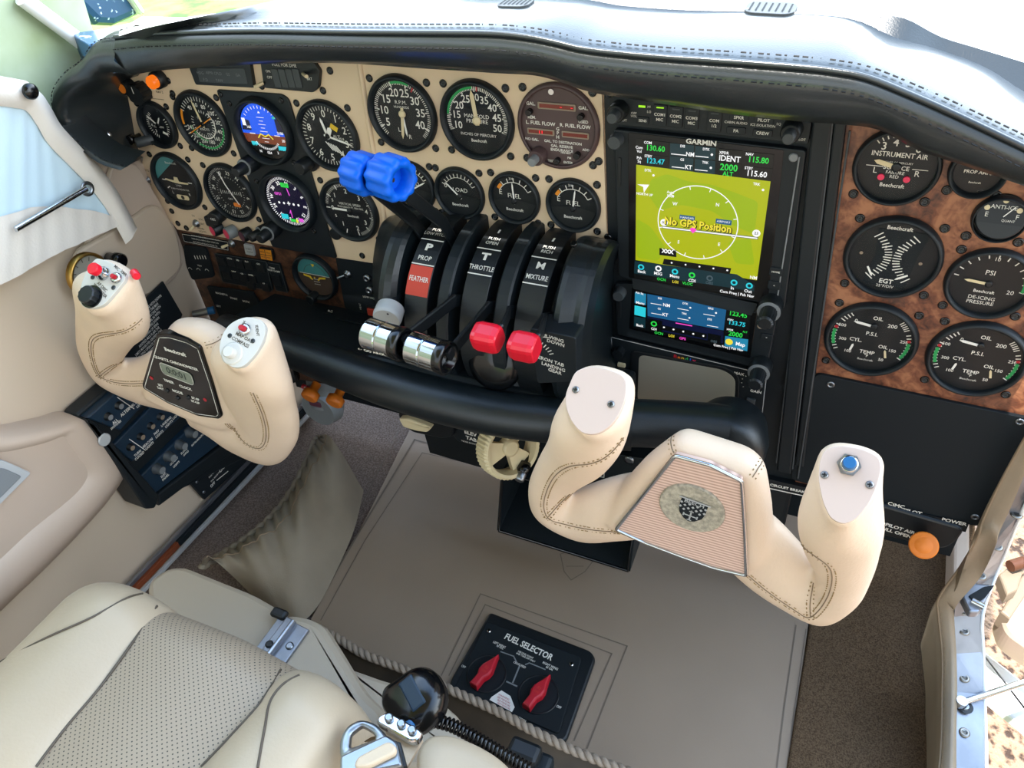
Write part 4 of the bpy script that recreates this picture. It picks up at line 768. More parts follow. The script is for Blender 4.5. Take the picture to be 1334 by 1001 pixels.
for k,top,word,low in(('P',('PUSH','LOW PITCH'),'PROP','FEATHER'),('T',('PUSH','OPEN'),'THROTTLE',None),('M',('PUSH','RICH'),'MIXTURE',None)):
    x=cx_[k];w=.0285;R_=.100;g=G()
    arcseg(x-w/2,x+w/2,R_,105,-40,'black',g=g,bev=.0006,n=36)
    A=lambda a:drumM(x,a,R_+.0006)
    for a in(68,50.5) : g.rect(0,0,w*.98,.0013,'printed',0,A(a))
    for i,t in enumerate(top): g.text(t,.0044,0,0,'printed',0,M=A(76.5-i*3.6),bold=.008,wx=.85 if len(t)>5 else .95)
    if k!='P': g.rect(0,0,.0022,.0065,'printed',0,A(84))
    g.text(k,.0082,0,0,'printed',.0002,M=A(62.2),bold=.05 if k!='M' else .02,wx=1.4 if k!='M' else 1.15);g.text(word,.0054,0,0,'printed',.0001,M=A(54.6),bold=.012,wx=.78 if len(word)>4 else .9)
    if low:
        for i in range(9):
            a0=49.6-i*2.1;g.loft([[V((xx,QY-(R_+.0006)*cos(rad(a)),QZ+(R_+.0006)*sin(rad(a)))) for xx in(x-w*.48,x+w*.48)] for a in(a0,a0-2.1)],'redflat',sm=False)
        g.text(low,.0056,0,0,'printed',.0006,M=A(41),bold=.012,wx=.75)
    g.build('label_strip',quad,world=True)
# cheeks
def cheek(xs_,nm):
    prof=[(.006,.545),(-.03,.566),(-.072,.558),(-.104,.530),(-.124,.492),(-.128,.455),(-.120,.418),(-.10,.395),(.006,.375)]
    pr=roundpoly(prof,.02,5);g=G();L=[]
    for x,k in xs_: L.append([V((x,.006+(p[0]-.006)*k,.455+(p[1]-.455)*(.55+.45*k))) for p in pr])
    g.loft(L,'vinylblack',closed=True,sm=False,caps=True);g.build(nm,quad,world=True)
cheek([(-.512,.10),(-.506,.42),(-.494,.62),(-.476,.80),(-.462,.93),(-.456,.985),(-.449,1.0),(-.441,.985),(-.437,.93)],'left_cheek');cheek([(-.255,.93),(-.251,.985),(-.245,1.0),(-.236,.97),(-.232,.955),(-.226,.97),(-.220,.95),(-.217,.80),(-.222,.35),(-.226,.02)],'right_cheek')
g=G();g.box((-.347,-.105,.398),(.30,.035,.03),'satin',.008);g.box((-.347,-.06,.375),(.31,.10,.03),'satin',.006);g.build('lower_ledge',quad,world=True)
Mx1=Mx.Translation(Yp(748,319,-.055))@PAN;sc1=screwhead(.0034,'blackgloss','black');g=G();g.lathe([(.0034,0),(.0034,.003),(.0028,.0034)],'blackgloss',14,Mx1@Mx.Rotation(rad(-60),4,'X'));g.build('screw',quad,world=True)
# levers
def bar(g,pts,w,t,m='black'):
    """flat bar, wide in the y-z plane, thin along x"""
    rows_=[]
    P=[V(p) for p in pts]
    for i,p in enumerate(P):
        d=(P[min(i+1,len(P)-1)]-P[max(i-1,0)]).normalized();q=V((1,0,0)).cross(d).normalized();xx=V((1,0,0))
        rows_.append([p+xx*(t*sx)/2+q*(w*sy)/2 for sx,sy in((-1,-.8),(-.6,-1),(.6,-1),(1,-.8),(1,.8),(.6,1),(-.6,1),(-1,.8))])
    g.loft(rows_,m,closed=True,sm=False,caps=True)
def lever(label,root_,pts,head):
    o=T('quadrant_lever',label,'lever',root_);g=G();bar(g,pts,.014,.0042);g.build('arm',o,world=True);head(o);return o
def fluted(cen,L,r,m):
    def f(o):
        g=G();n=80;M=Mx.Translation(cen)@Mx.Rotation(rad(-11),4,'Z')@Mx.Rotation(rad(90),4,'Y')@Mx.Rotation(rad(6),4,'X');rr=[]
        for z,s_ in((-L/2,.80),(-L/2+.0015,.93),(-L/2+.005,1),(L/2-.005,1),(L/2-.0015,.94),(L/2,.84)):
            rr.append([(s_*r*(1+.055*cos(10*2*pi*i/n))*cos(2*pi*i/n),s_*r*(1+.055*cos(10*2*pi*i/n))*sin(2*pi*i/n),z) for i in range(n)])
        inner=[[(r*.60*cos(2*pi*i/n),r*.60*sin(2*pi*i/n),z) for i in range(n)] for z in(L/2,L/2-.016)]
        g.loft(rr+inner,m,closed=True,M=M);g.add(rr[0],[tuple(range(n))],m,False,M);g.add(inner[1],[tuple(range(n))],m,False,M);g.build('fluted_knob',o,world=True)
        G().lathe([(.0028,0),(.0028,.004),(.002,.005)],'chrome',12,M@Tt(.001,-.002,L/2-.016)).build('centre_screw',o,world=True)
    return f
KB1=V((-.437,-.125,.650));KB2=V((-.402,-.128,.646))
KB1=Yp(472,226,-.125);KB2=Yp(509,231,-.128)
lever('left propeller lever with blue fluted knob raised above the quadrant',KB1,[V((-.432,QY-.02,QZ+.08)),V((-.432,-.06,.57)),KB1+V((-.002,.006,-.012))],fluted(KB1,.030,.0195,'blue'))
lever('right propeller lever with blue fluted knob, hollow end facing the copilot side',KB2,[V((-.396,QY-.02,QZ+.08)),V((-.396,-.058,.572)),KB2+V((.002,.006,-.012))],fluted(KB2,.033,.0205,'blue'))
def chromeh(cen,L,r,txt):
    def f(o):
        g=G();M=Mx.Translation(cen)@Mx.Rotation(rad(-3),4,'Z')@Mx.Rotation(rad(90),4,'Y')@Mx.Rotation(rad(4),4,'X')
        g.lathe([(r*.75,-L/2),(r*.95,-L/2+.0008),(r,-L/2+.0022),(r,-L/2+.003),(r,-.0020),(r,-.001),(r*.965,-.0004),(r*.965,.0004),(r,.001),(r,.002),(r,L/2-.005),(r,L/2-.004)],'chromeD',56,M);g.build('chrome_grip',o,world=True)
        g=G();g.lathe([(r,L/2-.004),(r*1.03,L/2-.001),(r*1.03,L/2+.004),(r*.95,L/2+.006),(r*.70,L/2+.006),(r*.66,L/2-.006),(0,L/2-.006)],'blackgloss',40,M,cap=False);g.build('end_collar',o,world=True)
        if txt:
            for i,ch in enumerate(txt):
                g=None
            g=G();Mt=Mx.Translation(cen)@PAN@Mx.Rotation(rad(20),4,'X');g.text(txt,.0042,0,0,'printed',r+.0012,M=Mt,bold=.03);g.build('lettering',o,world=True)
    return f
CH1=Yp(500,441,-.190);CH2=Yp(557,459,-.190)
lever('left throttle lever with chrome barrel grip reading go around',CH1,[V((-.3645,-.075,.490)),V((-.3645,-.108,.511)),CH1+V((.0235,.006,.002)),CH1+V((.0235,0,0))],chromeh(CH1,.040,.0168,'← GO AROUND'))
lever('right throttle lever with plain chrome barrel grip',CH2,[V((-.3245,-.075,.490)),V((-.3245,-.108,.511)),CH2+V((.0235,.006,.002)),CH2+V((.0235,0,0))],chromeh(CH2,.040,.0168,None))
def redk(cen):
    def f(o):
        g=G();M=Mx.Translation(cen)@Mx.Rotation(rad(18),4,'X')@Mx.Scale(.80,4)
        pts=rrect(.031,.030,.0095,4);L=[]
        for z,s_ in((-.013,.78),(-.0115,.90),(-.006,1),(.006,1),(.0115,.90),(.013,.78)): L.append([(p[0]*s_,z,p[1]*s_) for p in pts])
        L2=[]
        for z,s_ in((-.0165,.80),(-.015,.90),(-.0095,1),(.0095,1),(.015,.90),(.0165,.80)): L2.append([(z,p[0]*s_,p[1]*s_) for p in rrect(.030,.031,.0085,3)])
        g.loft(L2,'red',closed=True,sm=False,caps=True,M=M);g.build('knob',o,world=True)
    return f
RD1=Yp(635,440,-.178);RD2=Yp(683,452,-.178)
lever('left mixture lever with faceted red knob',RD1,[V((-.3015,-.075,.490)),V((-.3015,-.108,.509)),RD1+V((.010,.010,.003)),RD1+V((.006,.002,0))],redk(RD1))
lever('right mixture lever with faceted red knob',RD2,[V((-.2615,-.075,.490)),V((-.2615,-.108,.509)),RD2+V((.010,.010,.003)),RD2+V((.006,.002,0))],redk(RD2))
# ================================================================ CONTROL BEAM
bt=[(292,425,.018),(330,438,.020),(370,453,.022),(430,475,.025),(500,500,.027),(565,520,.027),(640,537,.027),(710,546,.027),(780,550,.027),(850,552,.027),(915,556,.027),(950,560,.027)]
pts=[Zp(x,y,.392) for x,y,r in bt]
beam=T('control_beam','long black padded bar running under the panel between the two yokes','bar',Zp(640,540,.392))
P2=spline(pts,5);rr=[]
for i in range(len(P2)): t=i/(len(P2)-1)*(len(bt)-1);k=min(int(t),len(bt)-2);rr.append(bt[k][2]+(bt[k+1][2]-bt[k][2])*(t-k))
g=G();g.tube(P2,rr,'vinylblack',24,up=(0,0,1),ell=.92);g.build('padded_bar',beam,world=True)
# flat shelf joining bar and panel
g=G();sh=[(300,402),(345,404),(420,432),(500,462),(560,480),(640,500),(720,515),(800,520)];top=[p+V((0,.012,.008)) for p in P2[::5][:8]];bk=[V((p.x,.012,.378)) for p in top]
g.loft([[p+V((0,0,-.004)) for p in top],bk],'satin');g.build('shelf',beam,world=True)
# sleeve + end cap near copilot yoke
cpos=Zp(935,556,.392);g=G();a,b=P2[-1],P2[-8];d=(a-b).normalized()
g.tube([P2[-14],P2[-13]],.030,'black',28);g.build('sleeve_ring',beam,world=True)
EC=Yp(946,578,-.080);g=G();g.lathe([(.036,-.035),(.042,-.01),(.041,.010),(.035,.018),(.0,.021)],'vinylblack',40,Mx.Translation(EC)@PAN,cap=False);g.build('yoke_hub_housing',beam,world=True)
EC2=Yp(330,440,-.065);g=G();g.lathe([(.030,-.035),(.034,-.01),(.033,.010),(.027,.018),(.0,.021)],'vinylblack',40,Mx.Translation(EC2)@PAN,cap=False);g.build('yoke_hub_housing',beam,world=True)
g=G()
Fb=Face(430,412,-.05)
for t,x,y in(('OFF',367,408),('AUTO',382,403),('PUSH',402,410),('GEAR',396,414)): pass
# ================================================================ YOKES
def ringE(C,a,b,A,B,n=28): return [C+A*(a*cos(2*pi*i/n))+B*(b*sin(2*pi*i/n)) for i in range(n)]
def resamp(poly,n,C,A,B):
    """outline -> n points at equal angles round C in the (A,B) frame"""
    L=[((p-C).dot(A),(p-C).dot(B)) for p in poly];o=[]
    for i in range(n):
        a=2*pi*i/n;d=(cos(a),sin(a));best=0
        for j in range(len(L)):
            x1,y1=L[j];x2,y2=L[(j+1)%len(L)];den=d[0]*(y2-y1)-d[1]*(x2-x1)
            if abs(den)<1e-12: continue
            t=(x1*(y2-y1)-y1*(x2-x1))/den;s_=(x1*d[1]-y1*d[0])/den*-1 if 0 else ((x1*d[1]-y1*d[0])/den)
            if t>0 and -.001<=s_<=1.001: best=max(best,t)
        o.append(C+A*(d[0]*best)+B*(d[1]*best))
    return o
def horn(g,plate_px,PP,PN,secs,n=28):
    """plate_px outline of the cap plate; secs: (px,py,y,half width in px, half depth m)"""
    pl=[Pp(x,y,PP,PN) for x,y in plate_px];C=sum(pl,V())/len(pl);A=V((1,0,0));A=(A-PN*A.dot(PN)).normalized();B=PN.cross(A)
    if B.y<0:B=-B
    sp=[Pp(q.x,q.y,PP,PN) for q in []]
    pl=[V((p.x,p.y,p.z)) for p in pl]
    flat=[((p-C).dot(A),(p-C).dot(B)) for p in pl];sm=roundpoly(flat,.006,3);pl=[C+A*u+B*w for u,w in sm]
    r0=resamp(pl,n,C,A,B)
    def sc_(k,off): return [C+(p-C)*k-PN*off for p in r0]
    rings=[sc_(.93,-.0005),sc_(1.02,.0015),sc_(1.12,.006),sc_(1.17,.014)]
    cs=[Yp(s[0],s[1],s[2]) for s in secs]
    ctr=[C]+cs
    for i,s in enumerate(secs):
        c=cs[i];nx=cs[i+1] if i+1<len(cs) else c+(c-cs[i-1]);pv=cs[i-1] if i else C
        t=(nx-pv).normalized();Bd=V((0,1,0));Bd=(Bd-t*Bd.dot(t)).normalized();Ad=Bd.cross(t).normalized()
        if i==0 and Ad.x<0: Ad=-Ad
        if i and Ad.dot(lastA)<0: Ad=-Ad
        lastA=Ad
        mpp=(Yp(s[0]+1,s[1],s[2])-c).length if abs(Ad.x)>.7 else (Yp(s[0],s[1]+1,s[2])-c).length
        rings.append(ringE(c,s[3]*mpp,s[4],Ad,Bd,n))
    # smooth interpolate rings
    outp=[]
    for i in range(n):
        col=[r[i] for r in rings];outp.append(spline(col,4))
    R_=[[outp[i][k] for i in range(n)] for k in range(len(outp[0]))]
    g.loft(R_,'leather',closed=True,caps=True)
    return pl,C,A,B
def hub(g,pts,yb,yf,bulge=.004):
    """pts pixel outline on y=yf; rounded slab"""
    P=[Yp(x,y,yf) for x,y in pts];q=roundpoly([(p.x,p.z) for p in P],.02,5)
    A=sum(q[i][0]*q[(i+1)%len(q)][1]-q[(i+1)%len(q)][0]*q[i][1] for i in range(len(q)))
    if A<0:q=q[::-1]
    L=[]
    for y,d in((yb,.012),(yb-.006,.004),(yb-.014,0),(yf+.016,0),(yf+.007,.003),(yf+.001,.010),(yf,.018)): L.append([V((a,y,b)) for a,b in (inset(q,d) if d else q)])
    g.loft(L,'leather',closed=True,caps=True)
def yoke(label,horns,hubpts,yb,yf,extra):
    o=T('control_yoke',label,'yoke',Yp(*hubpts[0],yb));g=G();pls=[]
    for plate,PPpx,PPy,PN,secs in horns: 
        PN=V(PN).normalized();pls.append((horn(g,plate,Yp(*PPpx,PPy),PN,secs),PN))
    hub(g,hubpts,yb,yf)
    b=g.build('leather_body',o,world=True,weld=True)
    m=b.modifiers.new('r','REMESH');m.mode='VOXEL';m.voxel_size=.0024;m.use_smooth_shade=True
    m=b.modifiers.new('s','CORRECTIVE_SMOOTH');m.iterations=12;m.use_only_smooth=True;m.smooth_type='SIMPLE'
    for (pl,C,A,B),PN in pls:
        Mp=Mx.Identity(4);Mp.col[0]=(*A,0);Mp.col[1]=(*B,0);Mp.col[2]=(*PN,0);Mp.col[3]=(*C,1)
        if Mp.determinant()<0: Mp.col[0]=(*(-A),0)
        I=Mp.inverted();q=[(I@p).to_2d() for p in pl];g=G();g.prism([tuple(v) for v in q],-.003,.0018,extra['plate'],.0005,M=Mp);pb=g.build('cap_plate',o,world=True);extra['plates'].append((pb,Mp))
    extra['o']=o;return o
NP=(-.05,-.62,.78)
ex2={'plate':'plate','plates':[]}
yk=yoke('copilot yoke in cream leather with a round metal crest medallion',[
 ([(750,484),(768,478),(790,481),(812,490),(817,500),(816,518),(808,540),(795,557),(778,567),(760,566),(746,552),(738,532),(737,515)],(777,520),-.262,NP,
  [(768,560,-.245,45,.027),(752,592,-.232,38,.023),(729,616,-.222,29,.019),(714,641,-.214,23,.018),(721,664,-.208,25,.018),(748,675,-.205,25,.018),(788,668,-.205,31,.021),(830,660,-.205,36,.02),(870,655,-.205,38,.02)]),
 ([(1075,586),(1095,581),(1125,586),(1146,597),(1148,612),(1142,636),(1130,660),(1114,678),(1098,684),(1082,676),(1072,655),(1066,625),(1068,600)],(1108,632),-.262,NP,
  [(1095,676,-.242,56,.028),(1095,712,-.230,50,.025),(1098,745,-.220,37,.022),(1087,772,-.213,32,.021),(1064,778,-.208,31,.021),(1035,760,-.205,32,.021),(1005,735,-.205,36,.021),(970,700,-.205,38,.021),(940,680,-.205,40,.02)]),
 ],[(862,592),(880,580),(972,610),(992,628),(1003,690),(1000,745),(975,760),(885,732),(800,702),(776,690),(800,650),(835,612)],-.196,-.232,ex2)
# medallion plate
def facep(o,pix,yf,tilt=0):
    F=Face(*pix[0],yf);return F
F=Face(890,660,-.234)
q=roundpoly(F.P([(884,593),(966,624),(972,747),(889,722),(803,690),(860,625)]),.004)
q=roundpoly(F.P([(880,592),(925,604),(967,625),(971,690),(973,748),(930,738),(885,722),(840,705),(803,688),(840,642)]),.003)
g=G();g.prism(q,-.004,.0015,'mesh',0,M=F.M)
n=len(q)
for i in range(38):
    t=i/38
g.build('emblem_plate',yk,world=True)
g=G();g.tube([F.M@V((a,b,.0018)) for a,b in q+q[:2]],.0018,'chrome',8);g.build('chrome_border',yk,world=True)
c=F.p(902,660);Mm=F.M@Tt(c[0],c[1],.0)
g=G();g.lathe([(.0285,0),(.0285,.0028),(.0275,.0036)],'stone',48,Mm);g.build('medallion',yk,world=True)
g=G();s_=.0007;Ms=Mm@Tt(.001,.001,.0038)@Mx.Rotation(rad(-8),4,'Z')
sh_=[(-.0115,.010),(.0115,.010),(.0115,-.001),(.010,-.008),(.005,-.014),(0,-.0165),(-.005,-.014),(-.010,-.008),(-.0115,-.001)]
g.prism(sh_,0,.0008,'blackmat',.0002,M=Ms)
for r_ in range(4):
    for c_ in range(7):
        if (r_+c_)%2==0: g.poly([(-.0105+c_*.0035-.0014,.0055-r_*.0027),(-.0105+c_*.0035,.0055-r_*.0027+.0016),(-.0105+c_*.0035+.0014,.0055-r_*.0027),(-.0105+c_*.0035,.0055-r_*.0027-.0016)],.0010,'ltgrey',Ms)
g.rect(0,-.0085,.012,.0014,'ltgrey',.0010,Ms);g.rect(0,-.0085,.0014,.011,'ltgrey',.0010,Ms)
for a,b,w,h in((-.006,-.0085,.0012,.004),(.006,-.0085,.0012,.004),(0,-.003,.004,.0012),(0,-.014,.004,.0012)): g.rect(a,b,w,h,'ltgrey',.0010,Ms)
g.rect(0,.0112,.027,.0016,'ltgrey',.0010,Ms);g.text('BEECH',.0042,0,.0083,'ltgrey',.0010,M=Ms,bold=.02);g.build('crest',yk,world=True)
def platescrews(idx,ex,pts,r=.0028,m='steel'):
    pb,Mp=ex['plates'][idx]
    for x,y in pts:
        w=Pp(x,y,Mp.translation+Mp.col[2].to_3d()*.0018,Mp.col[2].to_3d());G().lathe([(r,-.001),(r,.0006),(r*.7,.0011)],m,16,Mx.Translation(w)@Mp.to_3x3().to_4x4()).rect(0,0,r*1.3,r*.3,'black',.0013,Mx.Translation(w)@Mp.to_3x3().to_4x4()).rect(0,0,r*.3,r*1.3,'black',.0013,Mx.Translation(w)@Mp.to_3x3().to_4x4()).build('screw',pb,world=True)
def onplate(ex,idx,x,y,z=.0018):
    pb,Mp=ex['plates'][idx];w=Pp(x,y,Mp.translation+Mp.col[2].to_3d()*z,Mp.col[2].to_3d());return pb,Mx.Translation(w)@Mp.to_3x3().to_4x4()
platescrews(0,ex2,[(750,508),(796,527)]);platescrews(1,ex2,[(1074,619),(1133,632)])
pb,Mq=onplate(ex2,1,1106,606);g=G();g.lathe([(.0082,0),(.0082,.002)],'steel',6,Mq);g.lathe([(.0062,.002),(.0062,.005),(.0052,.0056)],'chrome',24,Mq);g.lathe([(.0046,.005),(.0046,.011),(.004,.012)],'bluebtn',20,Mq);g.build('push_button',yk,world=True)
# stitching along the copilot yoke (seams on the surface)
def seam(o,pix,y0,m='thread',off=.0,pitch=.005):
    """project a photo polyline onto the yoke body later; y0 per point"""
    pass
# pilot yoke
ex1={'plate':'plateW','plates':[]}
NP1=(.10,-.60,.80)
ykp=yoke('pilot yoke in cream leather with a digital chronometer in its centre',[
 ([(127,337),(143,341),(155,349),(165,358),(164,366),(150,384),(136,399),(122,403),(109,401),(104,391),(107,372),(113,356),(120,344)],(136,370),-.262,NP1,
  [(146,396,-.243,35,.026),(138,421,-.232,28,.021),(131,445,-.222,22,.018),(130,467,-.214,18,.017),(142,487,-.208,18,.017),(168,496,-.205,20,.018),(200,500,-.205,25,.02),(230,500,-.205,34,.02)]),
 ([(310,417),(325,413),(342,418),(348,428),(344,446),(333,464),(318,479),(304,480),(291,471),(286,456),(290,438),(298,425)],(318,446),-.255,NP1,
  [(327,478,-.240,40,.028),(333,505,-.230,40,.026),(341,532,-.220,38,.024),(347,558,-.212,30,.022),(335,572,-.207,26,.022),(310,560,-.205,28,.021),(285,540,-.205,32,.021),(255,520,-.205,36,.02)]),
 ],[(203,442),(213,427),(245,430),(272,444),(292,470),(310,530),(314,560),(292,572),(245,556),(185,527),(176,512),(190,470)],-.195,-.231,ex1)
F=Face(240,480,-.2298)
q=roundpoly(F.P([(207,433),(222,433),(246,440),(264,450),(280,498),(292,540),(288,544),(260,540),(222,524),(189,504),(188,498)]),.004)
g=G();g.prism(q,-.006,.004,'blackgloss',.0015,M=F.M);qi=inset(q[::-1] if sum(q[i][0]*q[(i+1)%len(q)][1]-q[(i+1)%len(q)][0]*q[i][1] for i in range(len(q)))<0 else q,.0045);g.line(qi,.0010,'printed',.0043,F.M,closed=True)
def Zc(X,Y): return (80+X/4.169,310+Y/4.169)
for t,h,X,Y in(('Beechcraft',.0052,632,608),('QUARTZ CHRONOMETER',.0040,635,668),('TIMER',.0040,598,768),('CLOCK',.0040,688,802),('SET',.0036,553,790),('DAY',.0036,553,806),('MODE',.0040,645,825),('ST-SP',.0036,742,862),('ST-UP',.0036,742,880)): c=F.p(*Zc(X,Y));g.text(t,h,c[0],c[1],'printed',.0045,M=F.M,bold=.04,rot=-3)
for X,Y in((588,818),(645,858),(703,855)): c=F.p(*Zc(X,Y));g.lathe([(.0028,.004),(.0028,.0055),(.002,.006)],'black',14,F.M@Tt(*c))
for X,Y in((503,750),(793,868)): c=F.p(*Zc(X,Y));g.lathe([(.0026,.004),(.0026,.0045)],'redpt',10,F.M@Tt(*c))
g.build('chronometer_face',ykp,world=True)
g=G();c=F.p(*Zc(642,725));qq=rrect(.046,.018,.005,4);Ml=F.M@Tt(c[0],c[1])@Mx.Rotation(rad(-8),4,'Z');g.prism(qq,.004,.0048,'lcd',0,M=Ml);g.line(qq,.0010,'printed',.0051,Ml,closed=True);g.text('0:0:01',.0095,0,0,'lcdseg',.0050,M=Ml,bold=.02,wx=.95);g.build('clock_display',ykp,world=True)
for idx,pts in((0,[(121,361.5),(148,375)]),(1,[(299.5,437.5),(329.5,444.5)])): platescrews(idx,ex1,pts,.0024,'grey')
def on1(i,x,y,z=.0018): return onplate(ex1,i,x,y,z)
pb,Mq=on1(0,135,357);g=G();Mq=Mq@Mx.Scale(.72,4);g.lathe([(.0105,0),(.0105,.003),(.008,.006),(.0065,.011),(.0075,.014)],'chrome',24,Mq);g.build('trim_switch_collar',ykp,world=True)
g=G();g.lathe([(.0085,.013),(.0088,.021),(.0078,.0225)],'red',24,Mq);g.build('red_button',ykp,world=True)
pb,Mq=on1(0,153,363);Mq=Mq@Mx.Scale(.75,4);G().lathe([(.0075,0),(.0072,.005),(.005,.006)],'chrome',20,Mq).lathe([(.0035,.006),(.003,.011)],'redpt',14,Mq).build('small_switch',ykp,world=True)
pb,Mq=on1(0,120,387);Mq=Mq@Mx.Scale(.78,4);n=36;g=G();g.lathe([(.0155,0),(.0155,.002)],'blackgloss',36,Mq);rr=[[(rd*(1+.05*cos(12*2*pi*i/n))*cos(2*pi*i/n),rd*sin(2*pi*i/n),z) for i in range(n)] for rd,z in((.0125,.002),(.0120,.011),(.0105,.0125))];g.loft(rr,'black',closed=True,sm=False,M=Mq);g.add(rr[-1],[tuple(range(n))],'black',False,Mq);g.build('trim_knob',ykp,world=True)
pb,Mq=on1(1,320,430);Mq=Mq@Mx.Scale(.8,4);G().lathe([(.0078,0),(.0074,.004),(.005,.005)],'chrome',20,Mq).lathe([(.004,.005),(.0035,.011),(.003,.012)],'redpt',14,Mq).build('map_light_switch',ykp,world=True)
pb,Mq=on1(1,303,461);Mq=Mq@Mx.Scale(.88,4);G().lathe([(.0130,0),(.0130,.0015),(.0115,.002)],'plateW',32,Mq).lathe([(.0068,.002),(.0068,.009),(.0058,.010)],'plateW',24,Mq).build('white_button',ykp,world=True)
for i,L_ in((0,(('AP DISC',.0032,133,374,-25),('TRIM INTER',.0032,130,379,-25),('MIC',.0032,152,349,-25),('XMR',.0032,161,356,-25))),(1,(('MAP OAT',.0036,318,440,-12),('COMPASS',.0036,313,446,-12),('IDENT',.0030,335,431,-60),('X',.003,318,420,0)))):
    for t,h,x,y,r in L_: pb,Mq=on1(i,x,y,.0020);g=G();g.text(t,h,0,0,'dkprint',0,rot=r,M=Mq,bold=.02);g.build('lettering',pb,world=True)
P_=Yp(176,357,-.245);g=G();g.lathe([(.0042,-.004),(.0042,.006),(.0035,.007)],'red',18,Mx.Translation(P_)@PAN@Mx.Rotation(rad(60),4,'Y'));g.build('side_button',ykp,world=True)
seams(yk,[c for c in yk.children if c.name.startswith('leather_body')][0],[
 [(806,694),(770,690),(735,684),(714,676),(708,660),(712,640),(724,618),(745,606),(765,605),(790,595),(812,570)],
 [(712,676),(726,660),(742,644)],
 [(878,590),(874,574),(884,555)],[(980,622),(990,605),(1000,592)],
 [(975,750),(1005,775),(1040,798),(1056,806),(1075,785),(1084,760),(1082,740),(1066,727),(1050,715),(1040,700),(1035,670)],
 [(1056,804),(1056,780),(1060,760)]],'thread')
seams(ykp,[c for c in ykp.children if c.name.startswith('leather_body')][0],[
 [(188,500),(160,500),(135,495),(124,480),(118,455),(122,440),(140,435),(165,430),(185,415)],
 [(128,492),(145,478),(160,470)],
 [(207,430),(208,415),(220,404)],[(268,450),(282,446),(300,432)],
 [(296,552),(318,576),(332,584),(342,583),(347,570),(345,550),(338,530),(330,512)]],'thread')
# shafts
for yo,a,b in((yk,(915,640),EC),(ykp,(245,480),EC2)):
    A=Yp(*a,-.165);A.y=-.165;g=G();g.tube([A,V((A.x*.6+b.x*.4,-.12,A.z*.6+b.z*.4)),V((b.x,-.06,b.z))],.020,'black',20);g.build('column_shaft',yo,world=True)
# ================================================================ LOWER LEFT SUBPANEL ITEMS (face y=.006 -> items at .002)
ys=.0018
def plate(name,label,cat,pix,y,m='black',th=.002,rr=.003,bev=.0005):
    F=Face(*pix[0],y);o=T(name,label,cat,F.M);G().prism(roundpoly(F.P(pix),rr),-.001,th,m,bev).build('plate_body',o);return o,F
o,F=plate('placard','long black placard with fine white text under the cream panel','placard',[(237,303),(298,314),(299,327),(240,315)],ys,'blackmat',.001,.001,.0002)
g=G();q=F.P([(238,304.5),(297,315),(298,325.5),(241,314)]);g.line(q,.0006,'printed',.0013,closed=True)
for i,t in enumerate(('MAXIMUM GEAR EXTENSION SPEED 152 KTS','EMERGENCY LANDING GEAR OPERATION','FLAP SPEEDS APPROACH 174 FULL 122')): c=F.p(268,309.5+i*4);g.text(t,.0021,c[0],c[1],'printed',.0013,wx=.9)
g.build('lettering',o)
o,F=plate('heater_control','dark square control plate with faint white markings at the left end of the walnut strip','panel',[(240,318),(270,322),(281,360),(252,364),(244,345)],ys,'blackmat',.003,.006)
g=G()
for i in range(5): c=F.p(256+i*3.4,334);g.rect(c[0],c[1],.0014,.006,'printed',.0033)
for x,y in((250,350),(261,351),(272,352)): c=F.p(x,y);g.arc(.003,.0038,-80,80,'printed',.0033,Tt(*c))
c=F.p(262,345);g.text('TEMP',.0026,c[0],c[1],'printed',.0033);g.build('lettering',o)
def Z6(X,Y): return (220+X/4.169,300+Y/4.169)
o,F=plate('autopilot_panel','black framed switch panel with two rows of rocker buttons in the walnut strip','panel',[Z6(255,120),Z6(538,165),Z6(572,325),Z6(300,275)],ys,'blackmat',.003,.004)
g=G();g.line(F.P([Z6(255,120),Z6(535,165),Z6(570,325),Z6(300,275)]),.0009,'grey',.0034,closed=True)
g.build('frame_line',o)
for X,Y,t in((290,150,''),(345,155,'HDG'),(390,165,'FD'),(438,172,'ALT'),(502,185,'GO'),(320,225,''),(368,225,'NAV'),(412,237,'GS'),(460,245,'APPR'),(530,290,'AP'),(450,280,'')):
    c=F.p(*Z6(X,Y));g=G();g.prism(rrect(.014,.013,.001,cx=c[0],cy=c[1]-.004),.003,.0048,'black',.0005)
    if t:g.text(t,.0028,c[0],c[1]+.003,'printed',.005,bold=.02)
    g.build('rocker_button',o)
o,F=plate('yaw_damper_panel','narrow black framed panel beside the autopilot panel','panel',[Z6(540,168),Z6(608,178),Z6(655,335),Z6(590,322)],ys,'blackmat',.003,.003)
g=G();g.line(F.P([Z6(540,170),Z6(606,180),Z6(652,333),Z6(590,320)]),.0009,'grey',.0034,closed=True)
for t,X,Y in(('TRIM',568,200),('YAW DAMP',578,215)): c=F.p(*Z6(X,Y));g.text(t,.003,c[0],c[1],'printed',.0034,bold=.02)
c=F.p(*Z6(595,265));g.prism(rrect(.015,.018,.001,cx=c[0],cy=c[1]),.003,.005,'black',.0005);g.build('rocker_button',o)
o,F=plate('white_placard','small off-white placard in the walnut strip','placard',[Z6(413,70),Z6(462,80),Z6(474,135),Z6(425,125)],ys,'ltgrey',.0035,.001)
g=G();c=F.p(*Z6(440,95));g.text('CABIN',.0028,c[0],c[1],'dkprint',.0038);c=F.p(*Z6(450,112));g.text('DOOR',.0026,c[0],c[1],'dkprint',.0038);g.build('lettering',o)
o,F=plate('amber_annunciator','lit amber annunciator block in the walnut strip','lamp',[Z6(497,88),Z6(568,100),Z6(580,160),Z6(510,148)],ys,'black',.004,.002)
